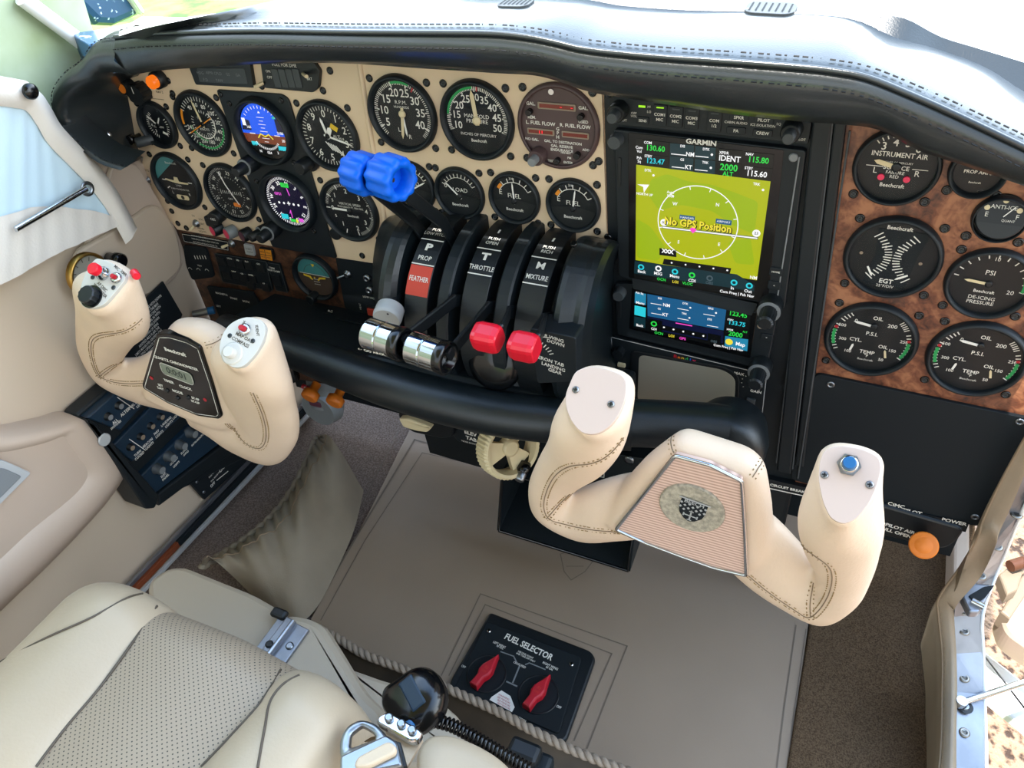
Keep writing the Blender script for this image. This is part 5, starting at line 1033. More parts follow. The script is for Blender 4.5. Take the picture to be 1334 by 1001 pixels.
g=G();g.prism(F.P([Z6(503,93),Z6(564,103),Z6(574,157),Z6(514,146)]),.004,.0052,'amber',.0004)
a=[F.p(*Z6(533,98)),F.p(*Z6(543,152))];g.line(a,.001,'dkprint',.0055);a=[F.p(*Z6(508,120)),F.p(*Z6(569,130))];g.line(a,.001,'dkprint',.0055)
for X,Y in((520,108),(552,114),(526,135),(556,141)): c=F.p(*Z6(X,Y));g.text('MKR',.0026,c[0],c[1],'dkprint',.0055)
g.build('lens',o)
toggle(*Z6(342,72),ys,'toggle switch with ivory tip on the walnut strip under the placard','ivory',(-60,15),.016)
# standby attitude
o,g,F,R=gauge(412,360,.0345,'standby attitude gauge with teal sky and yellow aeroplane bars in the walnut strip',y=ys-.001,ir=.86,h=.009,face='browndial')
def ch(R,y0,y1,m,z):
    L=[];n=16;a0=math.asin(y0/R);a1=math.asin(y1/R)
    for i in range(n+1): a=a0+(a1-a0)*i/n;L.append((R*cos(a),R*sin(a)))
    for i in range(n,-1,-1): a=a0+(a1-a0)*i/n;L.append((-R*cos(a),R*sin(a)))
    g.poly(L,z,m)
ch(R*.96,.003,R*.95,'tealdial',Z1);g.line([(-R*.85,.003),(R*.85,.003)],.0008,'printed',Z1+.0003);g.arc(R*.62,R*.64,-90,90,'dkprint',Z1+.0002);g.poly([(0,R*.5),(-.003,R*.66),(.003,R*.66)],Z1+.0004,'yellow')
for i in(1,2,3): g.rect(0,-i*.004,.010,.0006,'printed',Z1+.0003)
g.build('dial_face',o);g=G();g.prism([(-R*.6,.003),(-.007,.001),(-.004,-.004),(-.006,-.004),(-.009,-.001),(-R*.6,.0005)],.003,.004,'yellow');g.prism([(R*.6,.003),(.007,.001),(.004,-.004),(.006,-.004),(.009,-.001),(R*.6,.0005)],.003,.004,'yellow');g.disc(.0014,.004,'yellow',10);g.build('aeroplane_symbol',o)
g=G().cyl(.007,0,.016,'black',20,Tt(-R*.3,-R*1.05));g.build('caging_knob',o)
# black plate right of it
o,F=plate('switch_plate','plain black plate with toggle switches left of the quadrant','plate',[(438,335),(512,348),(520,420),(470,415),(450,400)],ys,'blackmat',.002,.003)
g=G();c=F.p(*Z6(1095,362));g.text('LOW HIGH',.0030,c[0],c[1],'printed',.0023);c=F.p(*Z6(1045,410));g.text('HEAT',.003,c[0],c[1],'printed',.0023,rot=85);g.build('lettering',o)
toggle(*Z6(972,238),-.0005,'silver toggle switch with white bead tip on the black plate, leftmost of two','steel',(-65,20),.016)
toggle(*Z6(1172,272),-.0005,'silver toggle switch beside the quadrant above the grey round knob','steel',(-20,60),.015)
for q,lb in((Z6(1082,258),'silver jack nut on the black plate, upper of two'),(Z6(1095,322),'dull jack nut on the black plate, lower of two')):
    o=T('jack_socket',lb,'socket',Face(*q,-.0005).M);G().lathe([(.0062,0),(.0062,.002),(.0045,.005),(.002,.005),(.002,.002)],'steel',16,cap=False).build('nut',o)
o=T('red_rocker_switch','red rocker switch in a black guard left of the grey round knob','switch',Face(*Z6(1115,440),-.0005).M);G().box((0,0,.001),(.021,.018,.003),'black',.001).build('guard',o);G().box((0,0,.003),(.016,.011,.004),'redflat',.001).build('rocker',o)
o=T('flap_knob','grey round knob between the black plate and the quadrant','knob',Face(509,402,-.122).M@Mx.Rotation(rad(12),4,'Y')@Mx.Rotation(rad(12),4,'X'));G().lathe([(.0155,0),(.0160,.012),(.0155,.0150),(.0140,.0165)],'ltgrey',36).lathe([(.006,-.05),(.006,0)],'black',16).build('knob_body',o);G().disc(.0013,.0168,'black',10,c=(.004,.009)).build('index_dot',o)
# magneto switch etc on shelf
o=T('ignition_switch','chrome and blue ignition key switch at the lower left of the walnut strip','switch',Face(274,405,-.01).M@Mx.Rotation(rad(-50),4,'Y'));G().cyl(.0055,0,.026,'steel',18).build('key_barrel',o);G().cyl(.006,-.006,.004,'bluebtn',18).build('collar',o)
o,F=plate('start_switch_plate','black plate with white legends behind the beam at the left','panel',[(270,372),(330,380),(345,405),(290,420)],-.002,'blackmat',.002,.003)
g=G()
for t,x,y in(('MAGNETO',290,382),('START',306,388),('BOTH',322,392),('LEFT',286,398)): c=F.p(x,y);g.text(t,.0034,c[0],c[1],'printed',.0025,bold=.02)
g.build('lettering',o)
o,F=plate('cowl_flap_plate','black legend plate with small white scale marks above the beam','plate',[(362,400),(432,408),(450,438),(372,424)],-.020,'blackmat',.001,.002,.0003)
g=G()
for t,x,y in(('OPEN',373,412),('AUTO',394,409),('CLOSE',397,418),('ALT',431,405),('STATIC',432,415)): c=F.p(x,y);g.text(t,.0036,c[0],c[1],'printed',.0013,bold=.02)
for i in range(4): c=F.p(378+i*5,408+i*1.2);g.rect(c[0],c[1],.001,.004,'printed',.0013)
g.build('lettering',o)
o,F=plate('alternate_pump_plate','small black plate with punched grille left of the throttle grips','plate',[(440,415),(475,422),(480,442),(448,436)],-.03,'blackmat',.001,.002,.0003)
g=G();c=F.p(458,424);g.text('AUX FUEL PUMP',.0028,c[0],c[1],'printed',.0013,bold=.02)
for i in range(4): c=F.p(452+i*6,432+i);g.rect(c[0],c[1],.004,.004,'tan',.0013,rot=45)
g.build('lettering',o)
# below quadrant
o=T('trim_dial_plate','black plate with aileron tab scale right of the red mixture knobs','plate',Face(720,450,-.131).M);F=Face(0,0,M=o.matrix_basis);G().prism(roundpoly(F.P([(690,428),(750,440),(752,498),(700,500)]),.004),-.03,0,'satin',.001).build('plate_body',o)
g=G()
for t,x,y,h in(('R WING',722,441,.0040),('DOWN',724,447,.0040),('AILERON TAB',713,469,.0042),('LANDING',721,478,.0042),('GEAR',723,484,.0042)): c=F.p(x,y);g.text(t,h,c[0],c[1],'printed',.0004,bold=.02,rot=-8)
c=F.p(700,455);[g.tick(.020,.025,10+i*9,.001,'printed',.0004,Tt(c[0]-.005,c[1]-.012)) for i in range(7)];g.line([F.p(700,438),F.p(716,440)],.001,'printed',.0004);g.build('lettering',o)
o=T('gear_handle_wheel','black domed wheel knob under the red mixture knobs','knob',Face(652,468,-.10).M@Mx.Rotation(rad(-20),4,'X'));G().lathe([(.031,0),(.0315,.014),(.029,.020),(.018,.024),(0,.025)],'blackgloss',44,cap=False).build('knob_body',o);G().lathe([(.040,-.006),(.040,0),(.034,.001)],'grey',44).build('backing_disc',o)
o=T('breaker_button','small round brownish button at the right end of the quadrant ledge','button',Face(763,466,-.055).M);G().cyl(.0045,0,.003,'tan',16).build('button_cap',o)
# ================================================================ UNDER THE BEAM
o=T('fuel_primer_valve','grey round valve with two orange knobs hanging under the beam','valve',Zp(430,515,.30));Y0=.03
c=Yp(428,520,Y0);g=G();g.lathe([(.030,0),(.036,.012),(.030,.03)],'midgrey',32,Mx.Translation(c)@PAN);g.tube([c+V((0,-.01,0)),c+V((0,0,.06))],.024,'midgrey',24);g.build('valve_body',o,world=True)
for x,y in((413,500),(445,507)): G().lathe([(.007,0),(.007,.012),(.0135,.016),(.0135,.026),(.011,.028)],'orange',24,Mx.Translation(Yp(x,y,Y0-.03))@PAN@Mx.Rotation(rad(20),4,'X')).build('orange_knob',o,world=True)
g=G();g.box(Yp(411,526,Y0-.03),(.022,.006,.010),'purple',.002);g.build('tab',o,world=True)
g=G();g.tube([Yp(394,503,Y0-.03),Yp(402,507,Y0-.03)],.004,'redpt',10);g.lathe([(.003,0),(0,.003)],'white',10,Mx.Translation(Yp(398,506,Y0-.037))@PAN);g.build('red_handle',o,world=True)
o=T('brake_handle','black teardrop handle hanging just right of the pilot yoke','handle',Yp(378,484,-.06));g=G();g.tube([Yp(372,462,-.08),Yp(375,468,-.06),Yp(376,475,-.06),Yp(379,492,-.06)],[.006,.006,.010,.013],'blackgloss',18);g.build('handle_body',o,world=True)
o=T('parking_brake_tee','ivory T-shaped handle in a black bracket under the middle of the beam','handle',Yp(545,545,-.09));g=G()
F=Face(545,545,-.09);g.prism(roundpoly(F.P([(523,541),(535,541),(566,553),(560,559),(546,557),(529,552)]),.003),0,.008,'ivory',.002,M=F.M);g.build('tee_handle',o,world=True);g=G();F2=Face(550,552,-.07);g.prism(roundpoly(F2.P([(518,538),(592,548),(590,570),(576,572),(538,564),(522,552)]),.005),-.03,0,'black',.002,M=F2.M);g.build('bracket',o,world=True)
o=T('elevator_tab_box','black box marked elevator tab beside the cream trim wheel','box',Yp(620,565,-.06));F2=Face(620,565,-.06);g=G();g.prism(roundpoly(F2.P([(586,545),(700,560),(700,600),(640,585),(596,576),(588,565)]),.005),-.05,0,'satin',.002,M=F2.M);g.build('housing',o,world=True)
g=G()
for t,x,y in(('ELEV',613,565),('TAB',614,572)): c=F2.p(x,y);g.text(t,.0062,c[0],c[1],'printed',.0004,M=F2.M,bold=.03,rot=-4)
c=F2.p(612,577);g.text('NOSE DOWN',.0028,c[0],c[1],'printed',.0004,M=F2.M);g.build('lettering',o,world=True)
# trim wheel: axis across, ribbed rim
WC=Yp(662,582,-.105);o=T('elevator_trimmer','cream ribbed elevator trim wheel beneath the middle of the beam','wheel',WC);Mw=Mx.Translation(WC)@Mx.Rotation(rad(-30),4,'Z')@Mx.Rotation(rad(72),4,'Y')@Mx.Diagonal((.9,.9,1.5,1))
g=G();n=96;L=[]
for r_,z_ in((.036,-.008),(.040,-.009),(.0425,-.006),(.0425,.006),(.040,.009),(.036,.008)): L.append([((r_+(.0018 if i%2 and r_>.041 else 0))*cos(2*pi*i/n),(r_+(.0018 if i%2 and r_>.041 else 0))*sin(2*pi*i/n),z_) for i in range(n)])
L.append([(.034*cos(2*pi*i/n),.034*sin(2*pi*i/n),.002) for i in range(n)]);L.append([(.034*cos(2*pi*i/n),.034*sin(2*pi*i/n),-.002) for i in range(n)]);L.append(L[0])
g.loft(L,'ivory',closed=True,sm=False,M=Mw);g.build('ribbed_rim',o,world=True)
g=G()
for k in range(3):
    a=rad(120*k+20);g.prism([( .034*cos(a-.5),.034*sin(a-.5)),(.035*cos(a),.035*sin(a)),(.034*cos(a+.5),.034*sin(a+.5)),(.010*cos(a+.9),.010*sin(a+.9)),(.010*cos(a-.9),.010*sin(a-.9))],-.002,.003,'ivory',M=Mw)
g.lathe([(.012,-.004),(.012,.005),(.009,.006)],'ivory',24,Mw);g.build('spokes',o,world=True)
o=T('round_knob','shiny black and steel knob right of the trim wheel','knob',Mx.Translation(Yp(685,604,-.10))@PAN@Mx.Rotation(rad(20),4,'X'));G().lathe([(.004,-.09),(.004,0),(.008,0),(.0085,.010),(.006,.014)],'blackgloss',24).lathe([(.0065,.014),(.0065,.022),(.005,.024)],'steel',24).build('knob_body',o)
o=T('open_placard','black placard with framed word OPEN between the copilot yoke horn and arm','placard',Face(768,612,-.05).M);F=Face(0,0,M=o.matrix_basis);G().prism(F.P([(700,575),(850,600),(850,640),(790,640),(700,612)]),-.03,0,'satin',.001).build('plate_body',o)
g=G();g.line(F.P([(746,605),(787,612),(787,622),(750,615)]),.0009,'printed',.0004,closed=True);c=F.p(768,613.5);g.text('OPEN',.0058,c[0],c[1],'printed',.0004,bold=.02,rot=-4);g.build('lettering',o)
g=G();c=F.p(820,599);g.lathe([(.006,0),(.006,.002),(.0035,.0025)],'steel',16,Tt(*c));g.build('screw',o)
# open tray
o=T('map_tray','open black tray hanging under the centre panel left of the copilot yoke','tray',Yp(740,680,-.05))
def W4(p,y):return [Yp(x,yy,y) for x,yy in p]
fr=W4([(655,618),(830,655),(818,744),(650,692)],-.075);bk=[p+V((0,.13,-.0)) for p in fr];bk[2]+=V((0,0,.03));bk[3]+=V((0,0,.03))
g=G()
for i,j in((0,1),(1,2),(2,3),(3,0)):
    a,b,c,d=fr[i],fr[j],bk[j],bk[i];n_=(b-a).cross(d-a).normalized()*.003;ce=sum(fr+bk,V())/8
    if n_.dot(ce-a)>0:n_=-n_
    g.add([a,b,c,d,a+n_,b+n_,c+n_,d+n_],[(0,1,2,3),(4,5,6,7),(0,1,5,4),(1,2,6,5),(2,3,7,6),(3,0,4,7)],'satin')
g.add(bk,[(0,1,2,3)],'black');g.build('tray_box',o,world=True);g=G();g.tube(fr+[fr[0]],.0022,'blackgloss',8);g.build('rim',o,world=True)
o=T('rudder_pedal','dark pedal post on the floor behind the copilot yoke','pedal',Zp(1012,685,.02));g=G();pp_=Yp(1014,650,.05);g.box(V((pp_.x,.05,(pp_.z+.07)/2)),(.030,.03,pp_.z+.06),'black',.006);g.build('pedal_post',o,world=True);
# dark upper firewall cover
g=G();g.box((-.33,.12,.23),(1.08,.01,.30),'blackmat');g.box((-.33,.36,.30),(1.15,.02,.7),'carpetR');S(g,'wall_front')
# ================================================================ FLOOR
g=G();g.box((-.33,-1.12,-.02),(1.16,3.0,.036),'carpetL');S(g,'floor')
g=G();q=[Zp(x,y,.004) for x,y in((520,548),(1075,640),(1066,800),(1040,1003))];
q=[V((-.700,.35,.004)),V((.045,.35,.004)),V((.060,-.05,.004)),V((.070,-.60,.004)),V((-.560,-.60,.004)),V((-.590,-.28,.004)),V((-.625,-.05,.004))]
g.prism([(p.x,p.y) for p in q],-.002,.006,'mat',.001);
def floorline(pts,w=.0022,z=.0066,m='matdark'): g.line([(p.x,p.y) for p in [Zp(x,y,z) for x,y in pts]],w,m,z)
floorline([(405,800),(470,690),(540,573),(610,592)],.003);floorline([(392,800),(440,720),(520,560)],.002);floorline([(418,808),(475,705),(550,590),(640,610)],.0015)
floorline([(575,880),(626,774),(817,842),(765,975)],.0016);floorline([(585,880),(632,788),(797,852),(748,965)],.0016);floorline([(1037,815),(1022,920),(1012,1001)],.0016);floorline([(1062,820),(1050,910),(1040,1001)],.0024);floorline([(1050,820),(1034,930),(1026,1001)],.001)
lg=[Zp(x,y,.0066) for x,y in((730,722),(752,716),(775,728),(762,745),(744,756),(735,745))];g.line([(p.x,p.y) for p in lg],.0012,'matdark',.0066,closed=True);lg=[Zp(x,y,.0066) for x,y in((738,738),(760,738))];g.line([(p.x,p.y) for p in lg],.001,'matdark',.0066)
mt=g.build('floor_mat');tag(mt,'taupe vinyl floor mat with scored border lines in the middle of the cockpit floor','mat')
g=G();g.prism([(.055,.36),(.26,.36),(.26,-.60),(.068,-.60)],-.002,.010,'carpetR',.003);cr=g.build('side_carpet');tag(cr,'dark brown carpet along the right side of the floor','carpet')
# fuel selector
FM=Mx.Translation(Zp(690,870,.012))@Mx.Rotation(rad(-5.5),4,'Z');F=Face(0,0,M=FM);o=T('fuel_selector','black fuel selector plate with two red pointer handles set in the floor mat','selector',FM)
q=roundpoly(F.P([(638,797),(770,848),(776,858),(738,965),(722,968),(583,902),(587,885)]),.006);G().prism(q,-.01,0,'black',.003).build('bezel',o)
q=roundpoly(F.P([(634,811),(758,858),(728,958),(592,899)]),.006);G().prism(q,0,.003,'blackmat',.001).build('face_plate',o)
def Zf(X,Y): return (560+X/5.131,760+Y/5.131)
g=G();rt=-2
for t,h,X,Y in(('FUEL SELECTOR',.0092,658,428),('LEFT WING',.0034,465,413),('83 GAL',.0030,470,430),('USE LEVEL FLIGHT',.0026,640,480),('AND TAKE-OFF ONLY',.0026,640,498),('RIGHT WING',.0034,805,555),('83 GAL',.0030,800,572),('OFF',.0034,225,560),('OFF',.0034,862,830),('CROSS FEED',.0030,600,548),('DO NOT TAKE OFF ON',.0030,400,820),('AUX TANKS',.0030,600,905)): c=F.p(*Zf(X,Y),z=.003);g.text(t,h,c[0],c[1],'printed',.0034,bold=.025 if h>.005 else .01,rot=0,wx=.8)
def fl(p,w=.0016): g.line([F.p(*Zf(*q),z=.003) for q in p],w,'midgrey',.0034)
fl([(475,460),(560,490),(580,530)]);fl([(640,545),(665,535),(770,578)]);fl([(600,555),(555,665)],.002);fl([(515,660),(580,690)],.002)
q=[Zf(480,727),Zf(540,765),Zf(568,840),Zf(550,872),Zf(400,790),Zf(415,770)];g.poly(F.P(q),.0036,'white')
for i in range(4): c=F.p(*Zf(495,765+i*20),z=.003);g.text('WARNING' if i==0 else 'SEE MANUAL',.0024,c[0],c[1],'redpt',.0040)
g.build('lettering',o)
for X,Y in((380,610),(727,748)):
    c=F.p(*Zf(X,Y),z=.003);Mc=Tt(c[0],c[1]);g=G();g.lathe([(.0265,.003),(.0265,.0045),(.0250,.005),(.0250,.0035)],'black',44,Mc,cap=False);g.disc(.0255,.0038,'blackmat',40,Mc);d=g.build('dial_recess',o)
    g=G();A=Mc@Mx.Rotation(rad(-8),4,'Z');pt=[(0,.027),(-.0045,.014),(-.0085,.004),(-.0085,-.004),(-.0055,-.011),(-.0058,-.026),(.0058,-.026),(.0055,-.011),(.0085,-.004),(.0085,.004),(.0045,.014)];g.prism(pt,.005,.017,'redpt',.0025,M=A);g.text('83',.004,0,.002,'redflat',.0172,M=A);g.text('OFF',.003,0,-.004,'redflat',.0172,M=A);g.build('red_pointer',o)
for X,Y in((395,322),(947,545)): c=F.p(*Zf(X,Y),z=.003);G().lathe([(.0032,.003),(.0032,.0042),(.002,.005)],'chrome',14,Tt(*c)).build('screw',o)
# ================================================================ LEFT WALL
XW=-.89
g=G();ny=14
prof=[(-.872,.0),(-.886,.03),(XW,.10),(XW,.30),(XW,.47),(-.893,.55)]
rws=[[V((x-(.0 if y<.05 else 0),y,z)) for y in (-2.6,-1.1,-.8,-.6,-.4,-.3,-.2,-.1,0,.1,.2)] for x,z in prof]
g.loft(rws,'trim');g.box((XW-.03,-.45,.27),(.05,1.3,.58),'trim');g.box((XW-.012,.02,.605),(.022,.20,.15),'trim2');S(g,'wall_left')
# window pane, opaque, blurred grass and glare put into its colour; and post
g=G();g.add([(XW-.004,-1.1,.54),(XW-.004,-.02,.54),(XW-.004,.02,.86),(XW-.004,-1.1,.98)],[(0,1,2,3)],'haze');S(g,'window_1')
g=G();a=Xp(28,-3,-.882);b=Xp(120,66,-.882);b2=Xp(175,100,-.882);g.tube([a,b,b2+V((0,.04,-.03))],.009,'paint',14);S(g,'trim_1')
# upper trim panels near panel edge
def wallpoly(name,label,cat,pix,x,th,m,rr=.01,bev=.003,kind=None):
    P=[Xp(a,b,x) for a,b in pix];M=Mx(((0,0,1,x),(1,0,0,0),(0,1,0,0),(0,0,0,1)))
    o=T(name,label,cat,M)
    q=roundpoly([(p.y,p.z) for p in P],rr);G().prism(q,-th,0,m,bev).build('panel_body',o);return o,M
o,_=wallpoly('side_trim_panel','pale beige moulded trim panel between the curtain and the left end of the instrument panel','trim panel',[(150,205),(180,214),(232,300),(248,322),(232,360),(195,395),(160,350),(110,330)],-.883,.006,'trim2')
o,_=wallpoly('lower_trim_pad','rounded grey-beige trim pad behind the pilot yoke','trim panel',[(150,300),(205,262),(232,300),(240,350),(200,385),(108,400),(96,330)],-.876,.008,'trim',.02,.004)
# placard with lines behind yoke
M=Mx(((0,0,1,-.868),(1,0,0,0),(0,1,0,0),(0,0,0,1)));o=T('checklist_placard','black wall placard of small white text lines behind the pilot yoke','placard',M);Fw=Face(0,0,M=M)
q=Fw.P([(213,367),(238,410),(225,440),(168,480),(140,492),(160,430),(165,415)]);G().prism(q,-.003,0,'blackmat',.0005).build('plate_body',o)
a=Fw.p(213,367);b=Fw.p(165,412);ang=math.degrees(math.atan2(a[1]-b[1],a[0]-b[0]));g=G();g2=Fw.p(230,440)
random.seed(3);wds=['AIRSPEED','LIMITS','MAX','GEAR','DOWN','FLAPS','NORMAL','KTS','CIAS','MANEUVER','APPROACH','NO','SPINS','OPERATE','UTILITY','IN','OF','WITH','THE']
for i in range(13):
    t=i/13;x=192+t*-8+6;y=396+i*7.2;c=Fw.p(x,y);s=' '.join(random.choice(wds) for _ in range(4));g.text(s,.0042,c[0],c[1],'printed',.0004,rot=ang,wx=.62,bold=.01)
g.build('lettering',o)
# air vent knob on the wall
o=T('air_gauge','round dial with cream face on the left wall behind the yoke horn','gauge',Mx.Translation(Xp(112,357,-.868))@Mx.Rotation(rad(90),4,'Y')@Mx.Rotation(rad(90),4,'Z'));G().lathe([(.028,0),(.028,.008),(.025,.010),(.024,.006)],'brass',36,cap=False).disc(.025,.004,'crt',32).build('dial',o)
g=G();g.ticks(.017,.022,0,330,12,.0012,'dkprint',z=.0045);g.build('markings',o)
o=T('wall_knob','small black knob beside the round wall dial','knob',Mx.Translation(Xp(142,337,-.868))@Mx.Rotation(rad(90),4,'Y'));G().lathe([(.008,0),(.008,.008),(.010,.012),(.010,.022),(.008,.024)],'blackgloss',20).build('knob_body',o)
# switch console
M=Mx(((0,0,1,-.845),(1,0,0,0),(0,1,0,0),(0,0,0,1)));o=T('side_switch_console','black side console with three stepped rows of switches and dimmer knobs on the left wall','console',M);Fc=Face(0,0,M=M)
A,B,C,D=Xp(112,547,-.862),Xp(160,505,-.862),Xp(345,540,-.862),Xp(193,660,-.862)
g=G();qq=[Fc.p(x,y) for x,y in((110,545),(162,500),(360,520),(330,600),(206,662),(190,664))];g.prism(roundpoly(qq,.006),-.04,-.016,'satin',.003)
g.build('housing',o)
def rowp(pix,z0,m,nm='switch_row'):
    q=Fc.P(pix); gg=G();gg.prism(q,-.03,z0,m,.002);gg.build(nm,o)
rowp([(116,546),(165,503),(205,512),(160,562)],-.004,'bluecon')
rowp([(154,583),(216,520),(262,527),(180,604)],-.010,'bluecon')
rowp([(184,625),(255,555),(325,540),(300,572),(206,645)],-.006,'bluecon')
q=Fc.P([(110,545),(124,552),(206,645),(200,662),(188,663)]);gg=G();gg.prism(roundpoly(q,.004),-.03,.004,'satin',.003);gg.build('end_cheek',o)
q=Fc.P([(206,645),(300,574),(330,556),(336,572),(270,615),(210,660)]);gg=G();gg.prism(q,-.03,-.002,'satin',.003);gg.build('lower_lip',o)
def Zw(X,Y): return (100+X/4.169,480+Y/4.169)
XN=V((1,0,0))
def wallknob(X,Y,r,L,m,m2,nm,z):
    c=Fc.p(*Zw(X,Y),z=z);gg=G();Mk=Tt(c[0],c[1],z);gg.lathe([(r*1.25,-.004),(r*1.25,.001),(r,.0015),(r,L*.9),(r*.85,L)],m,20,Mk);gg.disc(r*.8,L+.0002,m2,16,Mk);gg.build(nm,o)
for X,Y in((167,262),(225,202),(285,148)): wallknob(X,Y,.0048,.006,'black','midgrey','push_switch',-.004)
for X,Y in((287,428),(343,370),(398,312),(450,262),(515,210)): wallknob(X,Y,.0045,.006,'black','tan','push_switch',-.010)
for X,Y in((432,545),(493,478),(555,415),(612,350),(665,305)): wallknob(X,Y,.0068,.012,'grey','midgrey','dimmer_knob',-.006)
gg=G();a=Fc.p(*Zw(380,500));b=Fc.p(*Zw(600,290));an=math.degrees(math.atan2(b[1]-a[1],b[0]-a[0]))
def wt(t,X,Y,h,z,bold=.02): c=Fc.p(*Zw(X,Y),z=z);gg.text(t,h,c[0],c[1],'printed',z+.0004,rot=an,bold=bold,wx=.8)
for t,X,Y,h in(('ALL',208,290,.005),('SWITCHES',212,308,.0034),('ALTER',262,238,.005),('FUEL BOOST',322,185,.0042),('LEFT',338,200,.0042)): wt(t,X,Y,h,-.004)
for t,X,Y,h in(('TURN',330,462,.0042),('COORD',340,476,.0042),('BEACON',385,405,.0042),('LIGHTS',395,420,.0042),('NAV',432,348,.0042),('LIGHTS',448,358,.0042),('LANDING',485,290,.0042),('LIGHTS',500,302,.0042),('LIGHTS',540,258,.0042)): wt(t,X,Y,h,-.010)
for t,X,Y,h in(('ELEC',470,580,.0042),('PANEL',482,592,.0042),('COPILOT',528,505,.0036),('LIGHTS',540,522,.0036),('FLOOD',582,450,.0036),('OVHD',592,462,.0036),('INSTRUMENT',650,395,.0034),('FUEL FLOW',700,345,.0034)): wt(t,X,Y,h,-.006)
for p0,p1,z in(((285,385),(372,445),-.010),((220,158),(310,220),-.004)): gg.line([Fc.p(*Zw(*p0),z=z),Fc.p(*Zw(*p1),z=z)],.001,'printed',z+.0004)
gg.build('lettering',o)
c=Fc.p(*Zw(150,388),z=.004);G().lathe([(.009,.003),(.009,.0052),(.008,.0058)],'ltgrey',24,Tt(*c)).build('round_plug',o)
# cabin door placard
M=Mx(((0,0,1,-.872),(1,0,0,0),(0,1,0,0),(0,0,0,1)));o=T('cabin_air_placard','black placard reading OFF with arrow, low on the left wall beside the floor strip','placard',M);Fd=Face(0,0,M=M)
G().prism(Fd.P([(244,625),(300,560),(330,545),(352,560),(340,585),(267,651)]),-.006,0,'blackmat',.0005).build('plate_body',o)
gg=G()
def wt2(t,X,Y,h): c=Fd.p(*Zw(X,Y));gg.text(t,h,c[0],c[1],'printed',.0004,rot=an+3,bold=.02,wx=.8)
wt2('OFF',738,632,.0055);wt2('CABIN DOOR AIR',830,500,.0060)
for i in range(4): wt2('PULL KNOB FOR CABIN AIR CONTROL',760+i*10,480+i*22,.0030)
a=Fd.p(*Zw(760,608));b=Fd.p(*Zw(820,560));gg.line([a,b],.0016,'printed',.0004);gg.build('lettering',o)
for X,Y in((652,617),(690,672)): c=Fd.p(*Zw(X,Y));G().lathe([(.0028,0),(.0028,.001),(.002,.0014)],'steel',12,Tt(*c)).build('screw',o)
# floor edge strip
o=T('floor_edge_strip','aluminium and red-brown edge strip running along the bottom of the left wall','strip',(-.875,-.2,.03))
g=G();g.box((-.872,-.25,.033),(.006,1.0,.008),'alu',.001);g.box((-.860,-.25,.016),(.006,1.0,.007),'ltgrey',.001);g.build('metal_rails',o,world=True)
g=G();g.box((-.867,-.55,.024),(.006,.65,.011),'woodstrip',.001);g.build('brown_insert',o,world=True);g=G();g.box((-.867,.10,.024),(.007,.65,.011),'blackmat',.001);g.build('black_insert',o,world=True)
# armrest moulding
o=T('armrest_moulding','moulded beige armrest with a rounded front end on the left wall','armrest',(-.87,-.4,.3))
ap=[(-40,556),(0,560),(60,548),(88,540),(108,546),(132,572),(150,600),(150,618),(120,660),(60,725),(0,782),(-60,840)]
ao=[Xp(x,y,-.872) for x,y in ap];ap2=[(-40,580),(0,585),(62,572),(90,562),(98,572),(112,592),(125,612),(122,630),(100,655),(45,700),(0,742),(-60,798)];ai=[Xp(x,y,-.846) for x,y in ap2]
ce=sum(ai,V())/len(ai)
g=G();L0=[p+V((-.02,0,0)) for p in ao];L1=ao;L2=[a.lerp(b,.12)+V((.020,0,0)) for a,b in zip(ao,ai)];L3=[a.lerp(b,.45)+V((.016,0,0)) for a,b in zip(ao,ai)];L4=[a.lerp(b,.85)+V((.008,0,0)) for a,b in zip(ao,ai)];L5=[p.lerp(ce,.12)+V((-.006,0,0)) for p in ai];
g.loft([spline(r,4) for r in(L0,L1,L2,L3,L4,L5)],'trim2');m5=spline(L5,4);g.add(m5,[tuple(range(len(m5)))],'trim2');g.build('moulding',o,world=True)
M=Mx(((0,0,1,-.836),(1,0,0,0),(0,1,0,0),(0,0,0,1)));o=T('ashtray','small brushed metal ashtray lid set in the armrest at the left edge','ashtray',M);Fe=Face(0,0,M=M)
G().prism(roundpoly(Fe.P([(-30,598),(5,600),(40,616),(0,656),(-40,690)]),.004),-.012,.002,'ltgrey',.001).build('frame',o);G().prism(roundpoly(Fe.P([(-30,606),(4,610),(26,620),(-2,648),(-40,680)]),.003),.002,.004,'midgrey',.001).build('lid',o)
# ================================================================ CURTAIN
o=T('window_curtain','white sun curtain with pale blue cloth over the left side window','curtain',Xp(60,200,-.86))
topl=[(-30,92),(0,99),(22,103),(38,108),(52,128),(66,152),(92,180),(118,208),(140,238),(155,265),(167,288)]
botl=[(-30,392),(0,372),(20,362),(40,350),(62,338),(84,326),(104,318),(124,308),(140,301),(155,295),(167,290)]
def crt(rows_n,f0,f1,x0,m,g,am):
    R=[]
    T_=spline([Xp(*p,x0) for p in topl],5);B_=spline([Xp(*p,x0) for p in botl],5)
    for j in range(rows_n+1):
        t=f0+(f1-f0)*j/rows_n;R.append([a.lerp(b,t)+V((am*sin(i*1.15)*.6+am*.5*sin(i*.47+2),0,0)) for i,(a,b) in enumerate(zip(T_,B_))])
    g.loft(R,m)
g=G();crt(16,.05,.72,-.862,'curtain',g,.0010);g.build('cloth',o,world=True)
g=G();crt(10,.66,1.0,-.857,'hem',g,.0008);g.build('lower_hem',o,world=True)
T_=spline([Xp(*p,-.858) for p in topl],5);g=G()
R=[[p+V((0,0,-.0)) for p in T_],[p+V((.006,.004,-.012)) for p in T_],[p+V((.006,-.010,-.020)) for p in T_],[p+V((-.002,-.016,-.026)) for p in T_]]
g.loft(R,'hem');g.build('top_hem',o,world=True)
